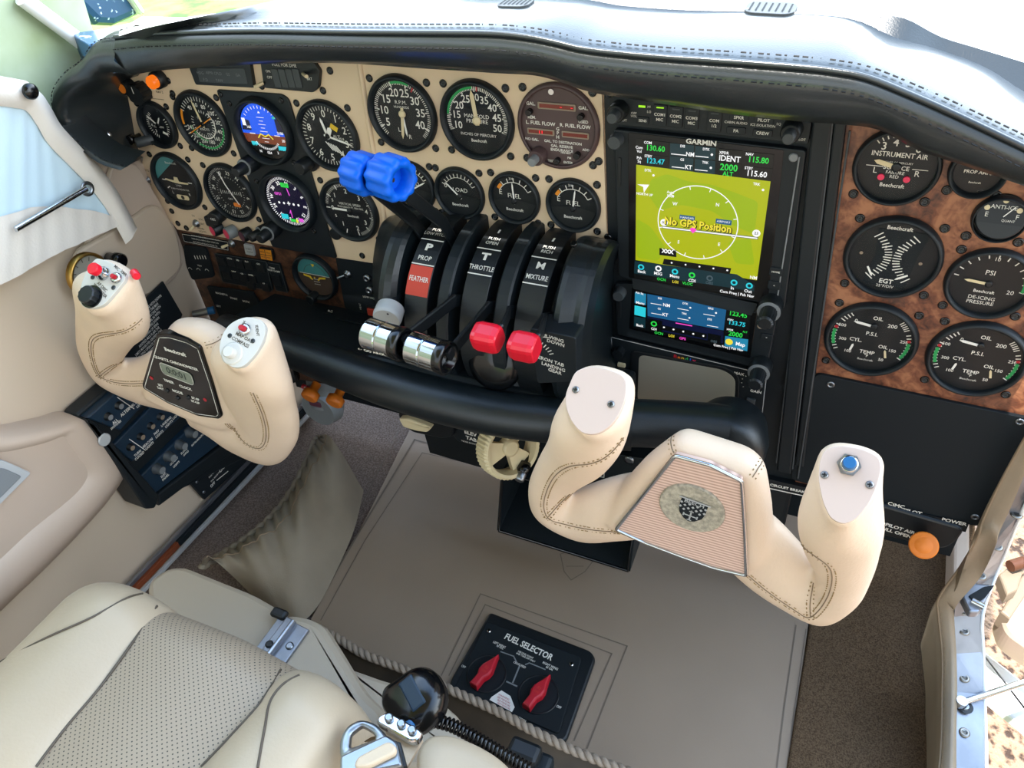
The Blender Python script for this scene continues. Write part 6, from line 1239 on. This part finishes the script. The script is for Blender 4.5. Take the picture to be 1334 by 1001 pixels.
g=G();g.tube([Xp(20,299,-.845),Xp(112,246,-.845)],.0035,'chrome',14);g.build('rod',o,world=True)
g=G();g.lathe([(.009,0),(.009,.002),(.005,.002),(.005,0)],'steel',24,Mx.Translation(Xp(113,246,-.850))@Mx.Rotation(rad(90),4,'Y'),cap=False);g.build('grommet',o,world=True)
g=G();g.lathe([(.0085,0),(.0085,.004),(.006,.007),(0,.0075)],'blackgloss',24,Mx.Translation(Xp(38,119,-.846))@Mx.Rotation(rad(90),4,'Y'));g.build('snap_button',o,world=True)
# ================================================================ POCKET
o=T('cloth_pocket','gathered grey-brown cloth map pocket low on the left side beside the floor mat','pocket',Zp(400,680,.03))
tp=[(263,742),(290,725),(320,705),(350,680),(375,650),(395,615),(410,580),(416,572)]
bp=[(330,778),(352,793),(372,805),(392,812),(415,790),(440,742),(462,690),(474,640)]
n=60;Tp=spline([Zp(*p,.052) for p in tp],9);Bp=spline([Zp(*p,.006) for p in bp],9);g=G();R=[]
for j in range(15):
    t=j/14;row=[]
    for i,(a,b) in enumerate(zip(Tp,Bp)):
        p=a.lerp(b,t);bul=.045*sin(pi*min(1,t*1.05))**.8;gath=.0055*sin(i*1.7)*max(0,1-t*2.6)**.8+.004*sin(i*.8+t*3)*max(0,1-abs(t-.35)*3)+.009*sin(i*.28+t*6)*t*(1-t)*2.2;row.append(p+V((.0,0,bul+gath+.002)))
    R.append(row)
g.loft(R,'pocket');g.build('pouch',o,world=True);g=G();g.tube([p+V((0,0,.0004)) for p in R[4]],.0011,'threadD',5);g.build('hem_seam',o,world=True)
g=G();g.tube([p+V((0,0,.004+.0022*sin(i*1.9))) for i,p in enumerate(Tp)],.0055,'pocket',8);g.build('elastic_hem',o,world=True)
# ================================================================ SPAR BOX, RAIL, ROPE
o=T('spar_cover','grey-beige moulded cover box across the floor in front of the pilot seat','cover',(-.5,-.4,.2))
def zs(pix,z):return [Zp(x,y,z) for x,y in pix]
q=zs([(190,757),(218,738),(240,736),(330,772),(375,798),(356,850),(400,905),(300,905),(195,820)],.19)
g=G();g.prism(roundpoly([(p.x,p.y) for p in q],.012),0,.19,'seatbase',.008);g.build('low_section',o,world=True)
q=zs([(352,810),(376,797),(405,802),(424,812),(448,850),(478,900),(505,925),(520,1001),(400,1001),(330,850)],.200)
g=G();g.prism(roundpoly([(p.x,p.y) for p in q],.010),0,.200,'seatbase',.010);g.build('raised_section',o,world=True)
q=zs([(452,868),(500,885),(560,900),(600,935),(620,1001),(440,1001)],.17);g=G();g.prism(roundpoly([(p.x,p.y) for p in q],.01),0,.17,'seatbase',.006);g.build('inner_section',o,world=True)
q=zs([(366,803),(403,822),(372,866),(334,846)],.2012);o=T('seat_rail','short aluminium seat rail channel bolted on the cover box','rail',q[0]);g=G();g.prism([(p.x,p.y) for p in q],.198,.204,'alu',.001);g.build('base_plate',o,world=True)
q1=zs([(375,806),(386,812),(352,856),(342,850)],.204);g=G();g.prism([(p.x,p.y) for p in q1],.203,.209,'alu',.0015);a,b=Zp(382,809,.21),Zp(349,853,.21);g.tube([a,b],.0022,'steel',8);g.build('raised_track',o,world=True)
for x,y,m in((352,842,'black'),(377,841,'steel')): p=Zp(x,y,.206);G().lathe([(.0045,0),(.0045,.0015),(.003,.002)],m,16,Mx.Translation(V((p.x,p.y,.2042 if m=='steel' else .209)))).build('bolt',o,world=True)
p=Zp(364,800,.205);g=G();g.box(p,(.020,.012,.008),'black',.003);g.build('rubber_stop',o,world=True)
ro=T('rope_seam','twisted tan rope edging running across in front of the seats','rope',Zp(620,910,.09))
RP=[Zp(*p,.085) for p in((414,818),(440,832),(475,853),(520,870),(560,887),(600,905),(650,928),(690,950),(740,975),(790,995),(860,1022))];RP=spline(RP,10);L=[0]
for a,b in zip(RP,RP[1:]): L.append(L[-1]+(b-a).length)
for ph in(0,pi):
    g=G();pp=[]
    dense=[]
    for i in range(len(RP)-1):
        for k in range(5): t=k/5;dense.append((RP[i].lerp(RP[i+1],t),L[i]+(L[i+1]-L[i])*t))
    for p,l in dense: a=l/.020*2*pi+ph;pp.append(p+V((0,cos(a)*.0024,sin(a)*.0024)))
    g.tube(pp,.0036,'rope',8);g.build('strand',ro,world=True)
g=G();top=[p for p in RP];R=[[p+V((0,-.002,-.003)) for p in top],[p+V((0,-.03,-.045)) for p in top],[p+V((0,-.075,-.07)) for p in top],[p+V((0,-.11,-.072)) for p in top]]
g.loft(R,'brownvinyl');fl_=g.build('leather_flap',ro,world=True)
# ================================================================ SEATS
def seatgrid(x0,x1,y0,y1,fz,nx=60,ny=44):
    R=[]
    for j in range(ny+1):
        y=y0+(y1-y0)*j/ny;R.append([V((x0+(x1-x0)*i/nx,y,0)) for i in range(nx+1)])
    return R
SX0,SX1,SY=-.648,-.292,-.432
st_=T('pilot_chair','light beige leather pilot seat cushion with perforated centre at the lower left','seat',((SX0+SX1)/2,-.65,.33))
def front(x): t=(x-SX0)/(SX1-SX0);return SY-.010*(abs(2*t-1)**5)-.02*max(0,t-.55)*1.2+.004*max(0,.3-t)*3
LS=[Zp(*p,.335) for p in((205,789),(175,832),(130,895),(85,950),(48,1003))];RS=[Zp(*p,.335) for p in((366,872),(340,915),(300,960),(255,1010))]
def xat(L,y):
    L=sorted(L,key=lambda p:p.y)
    if y<=L[0].y: return L[0].x+(y-L[0].y)*0
    for a,b in zip(L,L[1:]):
        if a.y<=y<=b.y: return a.x+(b.x-a.x)*(y-a.y)/(b.y-a.y)
    return L[-1].x
def seatz(x,y,v):
    # v: distance behind the front edge
    xl,xr=xat(LS,y),xat(RS,y);z=.335
    r=.05
    if v<r: z-=r-math.sqrt(max(0,r*r-(r-v)**2))
    ex=min(x-SX0,SX1-x);re=.026
    if ex<re: z-=(re-math.sqrt(max(0,re*re-(re-ex)**2)))
    if x<xl: t=(xl-x)/max(.01,xl-SX0);z+=.018*sin(pi*min(1,t*1.1))**.7
    elif x>xr: t=(x-xr)/max(.01,SX1-xr);z+=.018*sin(pi*min(1,t*1.1))**.7
    else: t=(x-xl)/(xr-xl);z+=.004*sin(pi*t)
    return z
def seatpart(xa,xb,mname,nm,nx=26):
    g=G();R=[]
    for j in range(61):
        v=(j/60)**1.6*.62;row=[]
        for i in range(nx+1):
            y0=0;x=None
            yy=SY-v;a=xa(yy);b=xb(yy);x=a+(b-a)*i/nx;y=front(x)-v;row.append(V((x,y,seatz(x,y,v))))
        R.append(row)
    base=[V((p.x,p.y-.004,p.z-.10)) for p in R[0]];g.loft([base]+R,mname)
    return g.build(nm,st_,world=True)
seatpart(lambda y:SX0,lambda y:xat(LS,y),'seat','left_bolster');seatpart(lambda y:xat(LS,y),lambda y:xat(RS,y),'perf','perforated_insert',34);seatpart(lambda y:xat(RS,y),lambda y:SX1,'seat','right_bolster')
for xx in(SX0,SX1):
    g=G();g.loft([[V((xx,front(xx)-v*.02,seatz(xx,front(xx)-v*.02,v*.02)-.0)) for v in range(31)],[V((xx,front(xx)-v*.02,.20)) for v in range(31)]],'seat');g.build('side_wall',st_,world=True)
def onseat(x,y): v=front(x)-y;return V((x,y,seatz(x,y,max(0,v))+.0005))
def seamline(pix,m='seamdark',r=.0011,zr=.345):
    P=[];
    for p in pix:
        z=zr
        for _ in range(8): w=Zp(*p,z);z=seatz(w.x,w.y,max(0,front(w.x)-w.y))
        P.append(V((w.x,w.y,z+.0006)))
    g=G();g.tube(spline(P,6),r,m,6);g.build('seam',st_,world=True)
seamline([(0,863),(60,832),(120,805),(165,780),(186,774)]);seamline([(336,1001),(345,950),(352,915),(368,893),(390,880)]);seamline([(205,790),(175,835),(130,897),(85,950),(48,1000)],r=.0012);seamline([(366,873),(340,915),(300,960),(262,1000)],r=.0012)
# second cushion corner
cs=T('copilot_chair','rounded corner of the beige copilot seat cushion at the bottom edge','seat',Zp(590,985,.33))
g=G();q=zs([(538,1030),(537,972),(555,952),(585,951),(620,964),(655,984),(700,1030),(690,1100),(560,1100)],.325);q=roundpoly([(p.x,p.y) for p in q],.02,5)
A=sum(q[i][0]*q[(i+1)%len(q)][1]-q[(i+1)%len(q)][0]*q[i][1] for i in range(len(q)))
if A<0:q=q[::-1]
cq=(sum(p[0] for p in q)/len(q),sum(p[1] for p in q)/len(q));L=[]
for z,k in((.2,1),(.275,1),(.300,.985),(.315,.95),(.322,.90),(.325,.82),(.326,.5)): L.append([V((cq[0]+(a-cq[0])*k,cq[1]+(b-cq[1])*k,z)) for a,b in q])
g.loft(L,'seat',closed=True);g.add(L[-1],[tuple(range(len(q)))],'seat',True);g.build('cushion',cs,world=True)
# ================================================================ BUCKLE, BELT, MIC
o=T('seat_belt','beige seat belt webbing with chrome fittings beside the pilot seat','seat belt',Zp(520,960,.30))
q=zs([(505,930),(548,955),(520,1003),(478,1003)],.285);g=G();g.prism([(p.x,p.y) for p in q],.268,.272,'belt',.0005);g.build('webbing',o,world=True)
q=zs([(492,932),(506,926),(551,952),(545,964),(534,966),(490,941)],.285);g=G();g.prism(roundpoly([(p.x,p.y) for p in q],.004),.276,.284,'chrome',.002);g.build('chrome_bar',o,world=True)
for x,y in((506,934),(522,942),(536,950)): p=Zp(x,y,.288);G().lathe([(.004,0),(.004,.003),(.0028,.004)],'steel',14,Mx.Translation(V((p.x,p.y,.284)))).build('rivet',o,world=True)
o=T('belt_buckle','chrome lift-latch seat belt buckle lying beside the seat cushion at the bottom','buckle',Zp(485,975,.33))
rim=[(446,1003),(442,975),(450,952),(468,940),(490,944),(507,963),(513,985),(508,1003)];hole=[(460,984),(462,962),(474,950),(488,958),(492,968)]
qz=.335;q=roundpoly([(p.x,p.y) for p in zs([(444,990),(444,968),(452,951),(470,941),(490,946),(506,962),(512,980),(480,992),(455,1003)],qz)],.006)
cxy=[(p.x,p.y) for p in zs([(457,979),(459,960),(473,949),(487,957),(492,966)],qz)]
g=G();a=[V((x,y,qz)) for x,y in q];fr_=resamp(a,40,sum([V((x,y,qz)) for x,y in cxy],V())/5,V((1,0,0)),V((0,1,0)));hl=resamp([V((x,y,qz)) for x,y in roundpoly(cxy,.002)],40,sum([V((x,y,qz)) for x,y in cxy],V())/5,V((1,0,0)),V((0,1,0)))
up=V((0,0,.004));g.loft([fr_,[p+up for p in fr_],[p.lerp(q_,.12)+up*1.4 for p,q_ in zip(fr_,hl)],[p.lerp(q_,.9)+up*1.4 for p,q_ in zip(fr_,hl)],[p+up for p in hl],hl,fr_],'steel',closed=True);g.build('frame',o,world=True)
q=zs([(445,990),(505,962),(520,972),(526,1003),(445,1020)],.338);g=G();g.prism(roundpoly([(p.x,p.y) for p in q],.003),.336,.345,'steel',.002);g.build('lift_latch',o,world=True)
q=zs([(462,1003),(466,990),(508,968),(518,977),(516,985),(480,1003)],.345);g=G();g.prism(roundpoly([(p.x,p.y) for p in q],.004),.345,.350,'belt',.002);g.build('belt_loop',o,world=True)
q=zs([(505,962),(522,968),(530,998),(520,1003),(505,1003)],.333);g=G();g.prism([(p.x,p.y) for p in q],.325,.334,'black',.001);g.build('black_base',o,world=True)
o=T('hand_microphone','black hand microphone hooked over the edge in front of the seats','microphone',Zp(540,915,.25))
Mm_=Mx.Translation(Zp(543,914,.262))@Mx.Rotation(rad(-35),4,'Z')@Mx.Rotation(rad(20),4,'X')
g=G();L=[]
for z_,s_ in((-.018,.62),(-.014,.86),(-.004,1.0),(.006,1.0),(.013,.88),(.017,.62),(.018,.3)): L.append([(p[0]*s_,p[1]*s_,z_) for p in roundpoly([(-.030,-.022),(-.026,.018),(-.012,.030),(.014,.030),(.030,.014),(.030,-.014),(.016,-.028),(-.018,-.030)],.010,4)])
g.loft(L,'blackgloss',closed=True,caps=True,M=Mm_);g.build('body',o,world=True)
g=G();g.box((0,.004,.0165),(.034,.016,.004),'bluecon',.002,M=Mm_);g.build('key_bar',o,world=True);g=G();g.box((.022,-.014,.010),(.010,.012,.012),'bluebtn',.002,M=Mm_);g.build('push_to_talk_switch',o,world=True)
o2=T('coiled_cable','black coiled cord running from the microphone to the lower right','cord',Zp(620,960,.24))
cp=spline([Zp(568,940,.255),Zp(590,946,.25),Zp(620,962,.25),Zp(650,980,.25),Zp(690,1004,.25)],14);l=0;pp=[];pv=cp[0];d0=(cp[-1]-cp[0]).normalized();u_=d0.cross(V((0,0,1))).normalized();w_=d0.cross(u_)
for i in range(len(cp)-1):
    for k in range(10):
        p=cp[i].lerp(cp[i+1],k/10);l+=(p-pv).length;pv=p;a=l/.0042*2*pi;pp.append(p+u_*.0052*cos(a)+w_*.0052*sin(a))
g=G();g.tube(pp,.0017,'blackgloss',6);g.build('coil',o2,world=True)
o=T('microphone_jack','black plug block on the brown flap at the bottom centre','plug',Zp(690,985,.12));g=G();g.box(Zp(684,984,.13),(.035,.022,.03),'black',.005);g.box(Zp(700,1000,.12),(.03,.03,.02),'satin',.005);g.build('plug_body',o,world=True)
# ================================================================ RIGHT DOOR FRAME
RP_=[((1352,540),(1368,548),(1385,560)),((1334,570),(1345,585),(1360,595)),((1300,632),(1322,640),(1340,645)),((1279,678),(1303,682),(1330,690)),((1272,700),(1297,702),(1320,712)),((1250,738),(1278,742),(1300,750)),((1222,778),(1245,782),(1262,790)),((1221,800),(1243,803),(1250,815)),((1226,850),(1246,852),(1250,860)),((1226,900),(1247,902),(1252,910)),((1225,960),(1246,962),(1252,970)),((1221,1010),(1246,1010),(1252,1010))]
zs_=[-.03,-.03,-.03,-.032,-.036,.222,.170,.145,.110,.090,.080,.072]
dr=T('door_frame_padding','taupe leather padded edge of the open right door frame','door frame',(.22,-.05,.1))
rows=[[],[],[],[],[],[]]
for (a,b,c),z in zip(RP_,zs_):
    A=Zp(*a,z) if z>0 else Yp(*a,z);B=Zp(*b,z+.006) if z>0 else Yp(*b,z-.004)
    z=A.z;rows[0].append(A+V((0.0,0,-.0))+V((.004,0,-min(z*.97,.085))));rows[1].append(A+V((-.001,0,-.02)));rows[2].append(A+V((.001,0,.0)));rows[3].append(A.lerp(B,.5)+V((0,0,.008)));rows[4].append(B);rows[5].append(B+V((.003,0,-.012)))
g=G();g.loft([spline(r,5) for r in rows],'framelth');g.build('padding',dr,world=True)
g=G();stitch(g,[p+V((.0015,0,.003)) for p in spline(rows[2],5)],'threadD',.005,.0034,.0005);g.tube([p+V((.0,0,.0005)) for p in spline(rows[2],5)],.0014,'threadD',6);g.build('stitching',dr,world=True)
# metal sill
sl=T('door_sill_strip','scuffed aluminium door sill strip with screws along the right edge','sill',(.24,-.1,.08))
ep=[((1345,588),(1400,560)),((1322,640),(1375,600)),((1303,684),(1349,632)),((1297,704),(1330,668)),((1278,744),(1311,714)),((1245,784),(1296,750)),((1243,804),(1279,800)),((1246,852),(1280,850)),((1247,902),(1281,905)),((1246,962),(1283,960)),((1246,1010),(1284,1010))]
zz_=[-.030,-.030,-.031,-.034,.214,.162,.142,.108,.088,.078,.070]
A=[Zp(*a,z) if z>0 else Yp(*a,z) for (a,b),z in zip(ep,zz_)];B=[Zp(*b,z-.003) if z>0 else Yp(*b,z+.004) for (a,b),z in zip(ep,zz_)]
g=G();n_=V((0,0,-.010));g.loft([[p+n_ for p in A],A,B,[p+n_*3 for p in B],[p+n_ for p in A]],'alu',sm=False);g.build('sill_plate',sl,world=True)
g=G();g.box((.232,-.15,.02),(.02,.95,.06),'trim2',.004);g.build('sill_base',sl,world=True)
g=G();g.tube([p+V((.001,0,-.001)) for p in spline(B,3)],.0022,'paint',8);g.build('edge_seal',sl,world=True)
sb=bvh_of([c for c in sl.children if c.name.startswith('sill_plate')][0])
for x,y in((1324,671),(1299,713),(1278,751),(1256,797),(1256,823),(1256,884),(1256,955)):
    h_=onsurf(sb,x,y,0)
    if not h_: print('miss',x,y);continue
    P=h_[0];G().lathe([(.0058,0),(.0058,.001),(.004,.0022),(.002,.001)],'screwmetal',20,Mx.Translation(P)).rect(0,0,.006,.0012,'black',.0023,Mx.Translation(P)).build('screw',sl,world=True)
la=T('door_latch_plate','dull metal door latch striker with dark slot on the sill','latch',Zp(1268,782,.17))
q=[Zp(*p,.172) for p in((1261,762),(1290,764),(1288,776),(1275,800),(1262,800),(1252,780))];g=G();g.prism(roundpoly([(p.x,p.y) for p in q],.003),.166,.176,'alu',.002);g.build('plate_body',la,world=True)
q=[Zp(*p,.178) for p in((1262,776),(1282,764),(1296,762),(1284,778),(1272,786))];g=G();g.prism(roundpoly([(p.x,p.y) for p in q],.002),.174,.1775,'blackmat',.0005);g.build('dark_slot',la,world=True)
P=Zp(1266,783,.178);g=G();g.tube([P,P+V((.012,-.004,0))],.004,'chrome',12);g.build('roller',la,world=True)
# strut
o=T('door_stay_rod','thin polished metal stay rod reaching from the sill to the right','rod',Zp(1252,916,.08));g=G();P0=Zp(1252,916,.090);P1=Yp(1400,868,P0.y+.10);g.tube([P0,P1],.0036,'chrome',14);g.lathe([(.006,-.004),(.007,0),(.006,.005)],'chrome',18,Mx.Translation(P0));g.build('rod_body',o,world=True)
P=Zp(1257,921,.0855);g=G();g.lathe([(.0085,0),(.0085,.0008)],'black',20,Mx.Translation(P));g.lathe([(.005,0),(.004,.002)],'steel',16,Mx.Translation(P));g.build('socket',o,world=True)
# outside right
g=G();g.add([(-60,-30,-.75),(60,-30,-.75),(60,60,-.75),(-60,60,-.75)],[(0,1,2,3)],'grass');S(g,'ground')
g=G();g.add([(-.5,-14,-.742),(16,-14,-.742),(16,5,-.742),(-.5,5,-.742)],[(0,1,2,3)],'gravel');gr=g.build('gravel_patch');tag(gr,'pinkish sunlit gravel seen through the open door at the right','gravel',kind='stuff')
o=T('wing_walkway','bright white wing root seen below the stay rod at the right','wing',Zp(1300,900,-.10))
q=[Zp(*p,-.10) for p in((1270,838),(1334,888),(1480,990),(1480,1120),(1400,1010),(1334,948),(1281,905))];g=G();g.prism(roundpoly([(p.x,p.y) for p in q],.01),-.115,-.10,'paint',.004);g.build('wing_skin',o,world=True)
o=T('open_door_panel','beige inner panel of the open cabin door at the right edge','door',Zp(1325,800,.05))
q=[Zp(*p,.02) for p in((1304,796),(1334,752),(1400,700),(1400,880),(1334,838),(1312,822))];g=G();g.prism(roundpoly([(p.x,p.y) for p in q],.01),-.02,.02,'trim2',.008);g.build('panel_body',o,world=True)
q=[Zp(*p,.03) for p in((1304,796),(1334,745),(1350,730),(1345,762),(1316,806))];g=G();g.prism([(p.x,p.y) for p in q],.0,.03,'tan',.003);g.build('edge_trim',o,world=True)
o=T('door_hinge_bracket','brown metal hinge bracket beside the gravel near the door latch','bracket',Zp(1315,745,.1));q=[Zp(*p,.05) for p in((1302,748),(1318,735),(1334,742),(1326,768),(1312,775))];g=G();g.prism([(p.x,p.y) for p in q],.03,.05,'tan',.003);g.build('bracket_body',o,world=True);g=G();g.tube([Zp(1316,738,.06),Zp(1336,732,.06)],.008,'brown2',10);g.build('hinge_pin',o,world=True)
# right side wall behind panel
g=G();g.box((.345,.45,.36),(.03,.40,.72),'trim');S(g,'wall_right')
# ================================================================ OUTSIDE AHEAD
o=T('nose_cowl','white sunlit aircraft nose seen over the glareshield','aircraft nose',(-.30,1.2,.5))
g=G();L=[]
for y,w,h in((.55,.62,.16),(.9,.56,.14),(1.3,.46,.11),(1.7,.30,.02),(1.9,.12,-.08)): L.append([V((-.30+w*cos(a*pi/16),y,.52+h+(.26+h*.3)*(sin(a*pi/16)-1))) for a in range(17)])
g.loft(L,'paint');g.build('nose_skin',o,world=True)
o=T('engine_nacelle','white engine nacelle outside the right of the windshield','nacelle',(1.15,.9,.4));g=G();g.lathe([(.34,-.9),(.36,-.2),(.34,.5),(.25,.9),(.12,1.05)],'paint',40,Mx.Translation((1.15,.6,.42))@Mx.Rotation(rad(-90),4,'X'));g.build('cowling',o,world=True)
# left nacelle : dark blue wet paint with white edge
o=T('left_engine_nacelle','wet dark blue engine cowling with droplets outside the windshield at the upper left','nacelle',Xp(140,15,-1.6))
def xs(pix,x):return [Xp(a,b,x) for a,b in pix]
q=xs([(88,-8),(98,2),(130,33),(152,34),(186,19),(168,-8),(150,-30),(80,-30)],-1.9);g=G();M=Mx(((0,0,1,-1.9),(1,0,0,0),(0,1,0,0),(0,0,0,1)));g.prism([(p.y,p.z) for p in q],-.5,0,'wetblue',.02,M=M);g.build('cowling',o,world=True)
q=xs([(150,-30),(168,-8),(187,19),(191,18),(172,-10),(156,-30)],-1.88);g=G();M=Mx(((0,0,1,-1.88),(1,0,0,0),(0,1,0,0),(0,0,0,1)));g.prism([(p.y,p.z) for p in q],-.5,0,'paint',.01,M=M);g.build('white_edge',o,world=True)
# windshield base strip (wet)
o=T('windshield_base_fairing','pale fairing and wet dark strip at the base of the windshield at the upper left','fairing',Zp(150,40,.76))
q=[Zp(*p,.735) for p in((92,43),(130,38),(168,30),(180,36),(150,50),(115,58))];g=G();g.prism([(p.x,p.y) for p in q],.70,.735,'wetblue',.002);g.build('wet_strip',o,world=True)
q=[Zp(*p,.72) for p in((165,31),(185,20),(240,22),(330,10),(345,3),(360,14),(250,40),(180,50))];g=G();g.prism([(p.x,p.y) for p in q],.66,.72,'paint',.004);g.build('white_fairing',o,world=True)
o=T('blown_out_fill','white slab added for the blown-out brightness beyond the right end of the glareshield','fairing',Zp(1300,60,.72))
q=[Zp(*p,.70) for p in((1120,-60),(1500,-60),(1500,240),(1345,120),(1300,85),(1165,5))];g=G();g.prism([(p.x,p.y) for p in q],.66,.70,'paint',.004);g.build('white_slab',o,world=True)  # white fill put in where the view outside is overexposed
# windshield glass
g=G();R=[]
for j in range(9):
    t=j/8;row=[]
    for i in range(21):
        a=(i/20-.5)*2;row.append(V((-.33+.62*a,.62-.55*abs(a)**2.2-.45*t*(1-.25*abs(a)),.755+.03*(1-abs(a))+.52*t)))
    R.append(row)
g.loft(R,'windshield');S(g,'window_2')
# cabin roof, unseen; edges placed by where its shade should end
g=G();g.box((-.44,-1.03,1.42),(1.12,1.45,.03),'trim',.01);S(g,'ceiling')
# ================================================================ LIGHT
w=bpy.data.worlds.new('World');sc.world=w;w.use_nodes=True;t=w.node_tree;bg=t.nodes['Background'];L=t.links.new
tc=t.nodes.new('ShaderNodeTexCoord');sp=t.nodes.new('ShaderNodeSeparateXYZ');cr=t.nodes.new('ShaderNodeValToRGB');L(tc.outputs['Generated'],sp.inputs[0]);L(sp.outputs[2],cr.inputs[0])
e=cr.color_ramp.elements;e[0].position=0;e[0].color=(.16,.17,.12,1);e[1].position=1;e[1].color=(.30,.50,.85,1);k=e.new(.02);k.color=(.95,.98,1,1);k=e.new(.45);k.color=(.75,.88,1,1)
yy=t.nodes.new('ShaderNodeMath');yy.operation='MAXIMUM';yy.inputs[1].default_value=0;ax=t.nodes.new('ShaderNodeMath');ax.operation='MULTIPLY_ADD';ax.inputs[1].default_value=.8;ab=t.nodes.new('ShaderNodeMath');ab.operation='ABSOLUTE';L(sp.outputs[0],ab.inputs[0]);L(ab.outputs[0],ax.inputs[0]);L(sp.outputs[1],ax.inputs[2]);L(ax.outputs[0],yy.inputs[0]);zc=t.nodes.new('ShaderNodeMath');zc.operation='GREATER_THAN';zc.inputs[1].default_value=.0;L(sp.outputs[2],zc.inputs[0])
mm=t.nodes.new('ShaderNodeMath');mm.operation='MULTIPLY';L(yy.outputs[0],mm.inputs[0]);L(zc.outputs[0],mm.inputs[1]);ma=t.nodes.new('ShaderNodeMath');ma.operation='MULTIPLY_ADD';ma.inputs[1].default_value=SKY*2.6;ma.inputs[2].default_value=SKY;L(mm.outputs[0],ma.inputs[0])
L(cr.outputs[0],bg.inputs[0]);L(ma.outputs[0],bg.inputs[1])
su=bpy.data.lights.new('sun','SUN');su.energy=SUN;su.angle=rad(.6);su.color=(1,.96,.9);so=bpy.data.objects.new('sun',su);COL.objects.link(so);so.rotation_euler=V((.10,.30,-1)).to_track_quat('-Z','Y').to_euler()
# ================================================================ CAMERA
cd=bpy.data.cameras.new('camera');co=bpy.data.objects.new('camera',cd);COL.objects.link(co);cd.sensor_width=36;cd.sensor_fit='HORIZONTAL';cd.lens=36*FPX/1334;cd.clip_start=.02;cd.clip_end=200
cm=Mx.Identity(4)
for i in range(3): cm[i][0]=RC[i][0];cm[i][1]=-RC[i][1];cm[i][2]=-RC[i][2];cm[i][3]=CAM[i]
co.matrix_world=cm;sc.camera=co
vs=sc.view_settings;vs.view_transform='Standard';vs.look='None';vs.exposure=EXP;vs.gamma=1;vs.use_curve_mapping=False
sc.cycles.use_denoising=True;sc.cycles.max_bounces=8;sc.cycles.transparent_max_bounces=12;sc.cycles.caustics_reflective=False;sc.cycles.caustics_refractive=False;sc.cycles.sample_clamp_indirect=8

for o in [o for o in sc.objects if o.parent is None and 'category' in o.keys()]:
    c=o['category'];l=o['label']
    if c=='gauge':
        o['group']='round gauges in the burl panel' if 'burl panel' in l or 'at the right' in l or 'glareshield' in l or 'oil gauge' in l else ('round engine gauges of the cream panel' if ('engine' in l or 'propeller' in l) else 'round flight gauges of the cream panel')
    elif c=='lever': o['group']='levers of the throttle quadrant'
    elif c=='yoke': o['group']='cream leather control yokes'
    elif c=='lamp' and 'warning' in o.name: o['group']='round lamps below the compass gauge'
    elif c=='switch': o['group']='small panel switches'
    elif c=='socket': o['group']='jack nuts on the black plate'
    elif c=='annunciator': o['group']='annunciators at the top of the cream panel'
    elif c=='seat': o['group']='beige leather seats'
    elif c=='display': o['group']='round electronic displays'
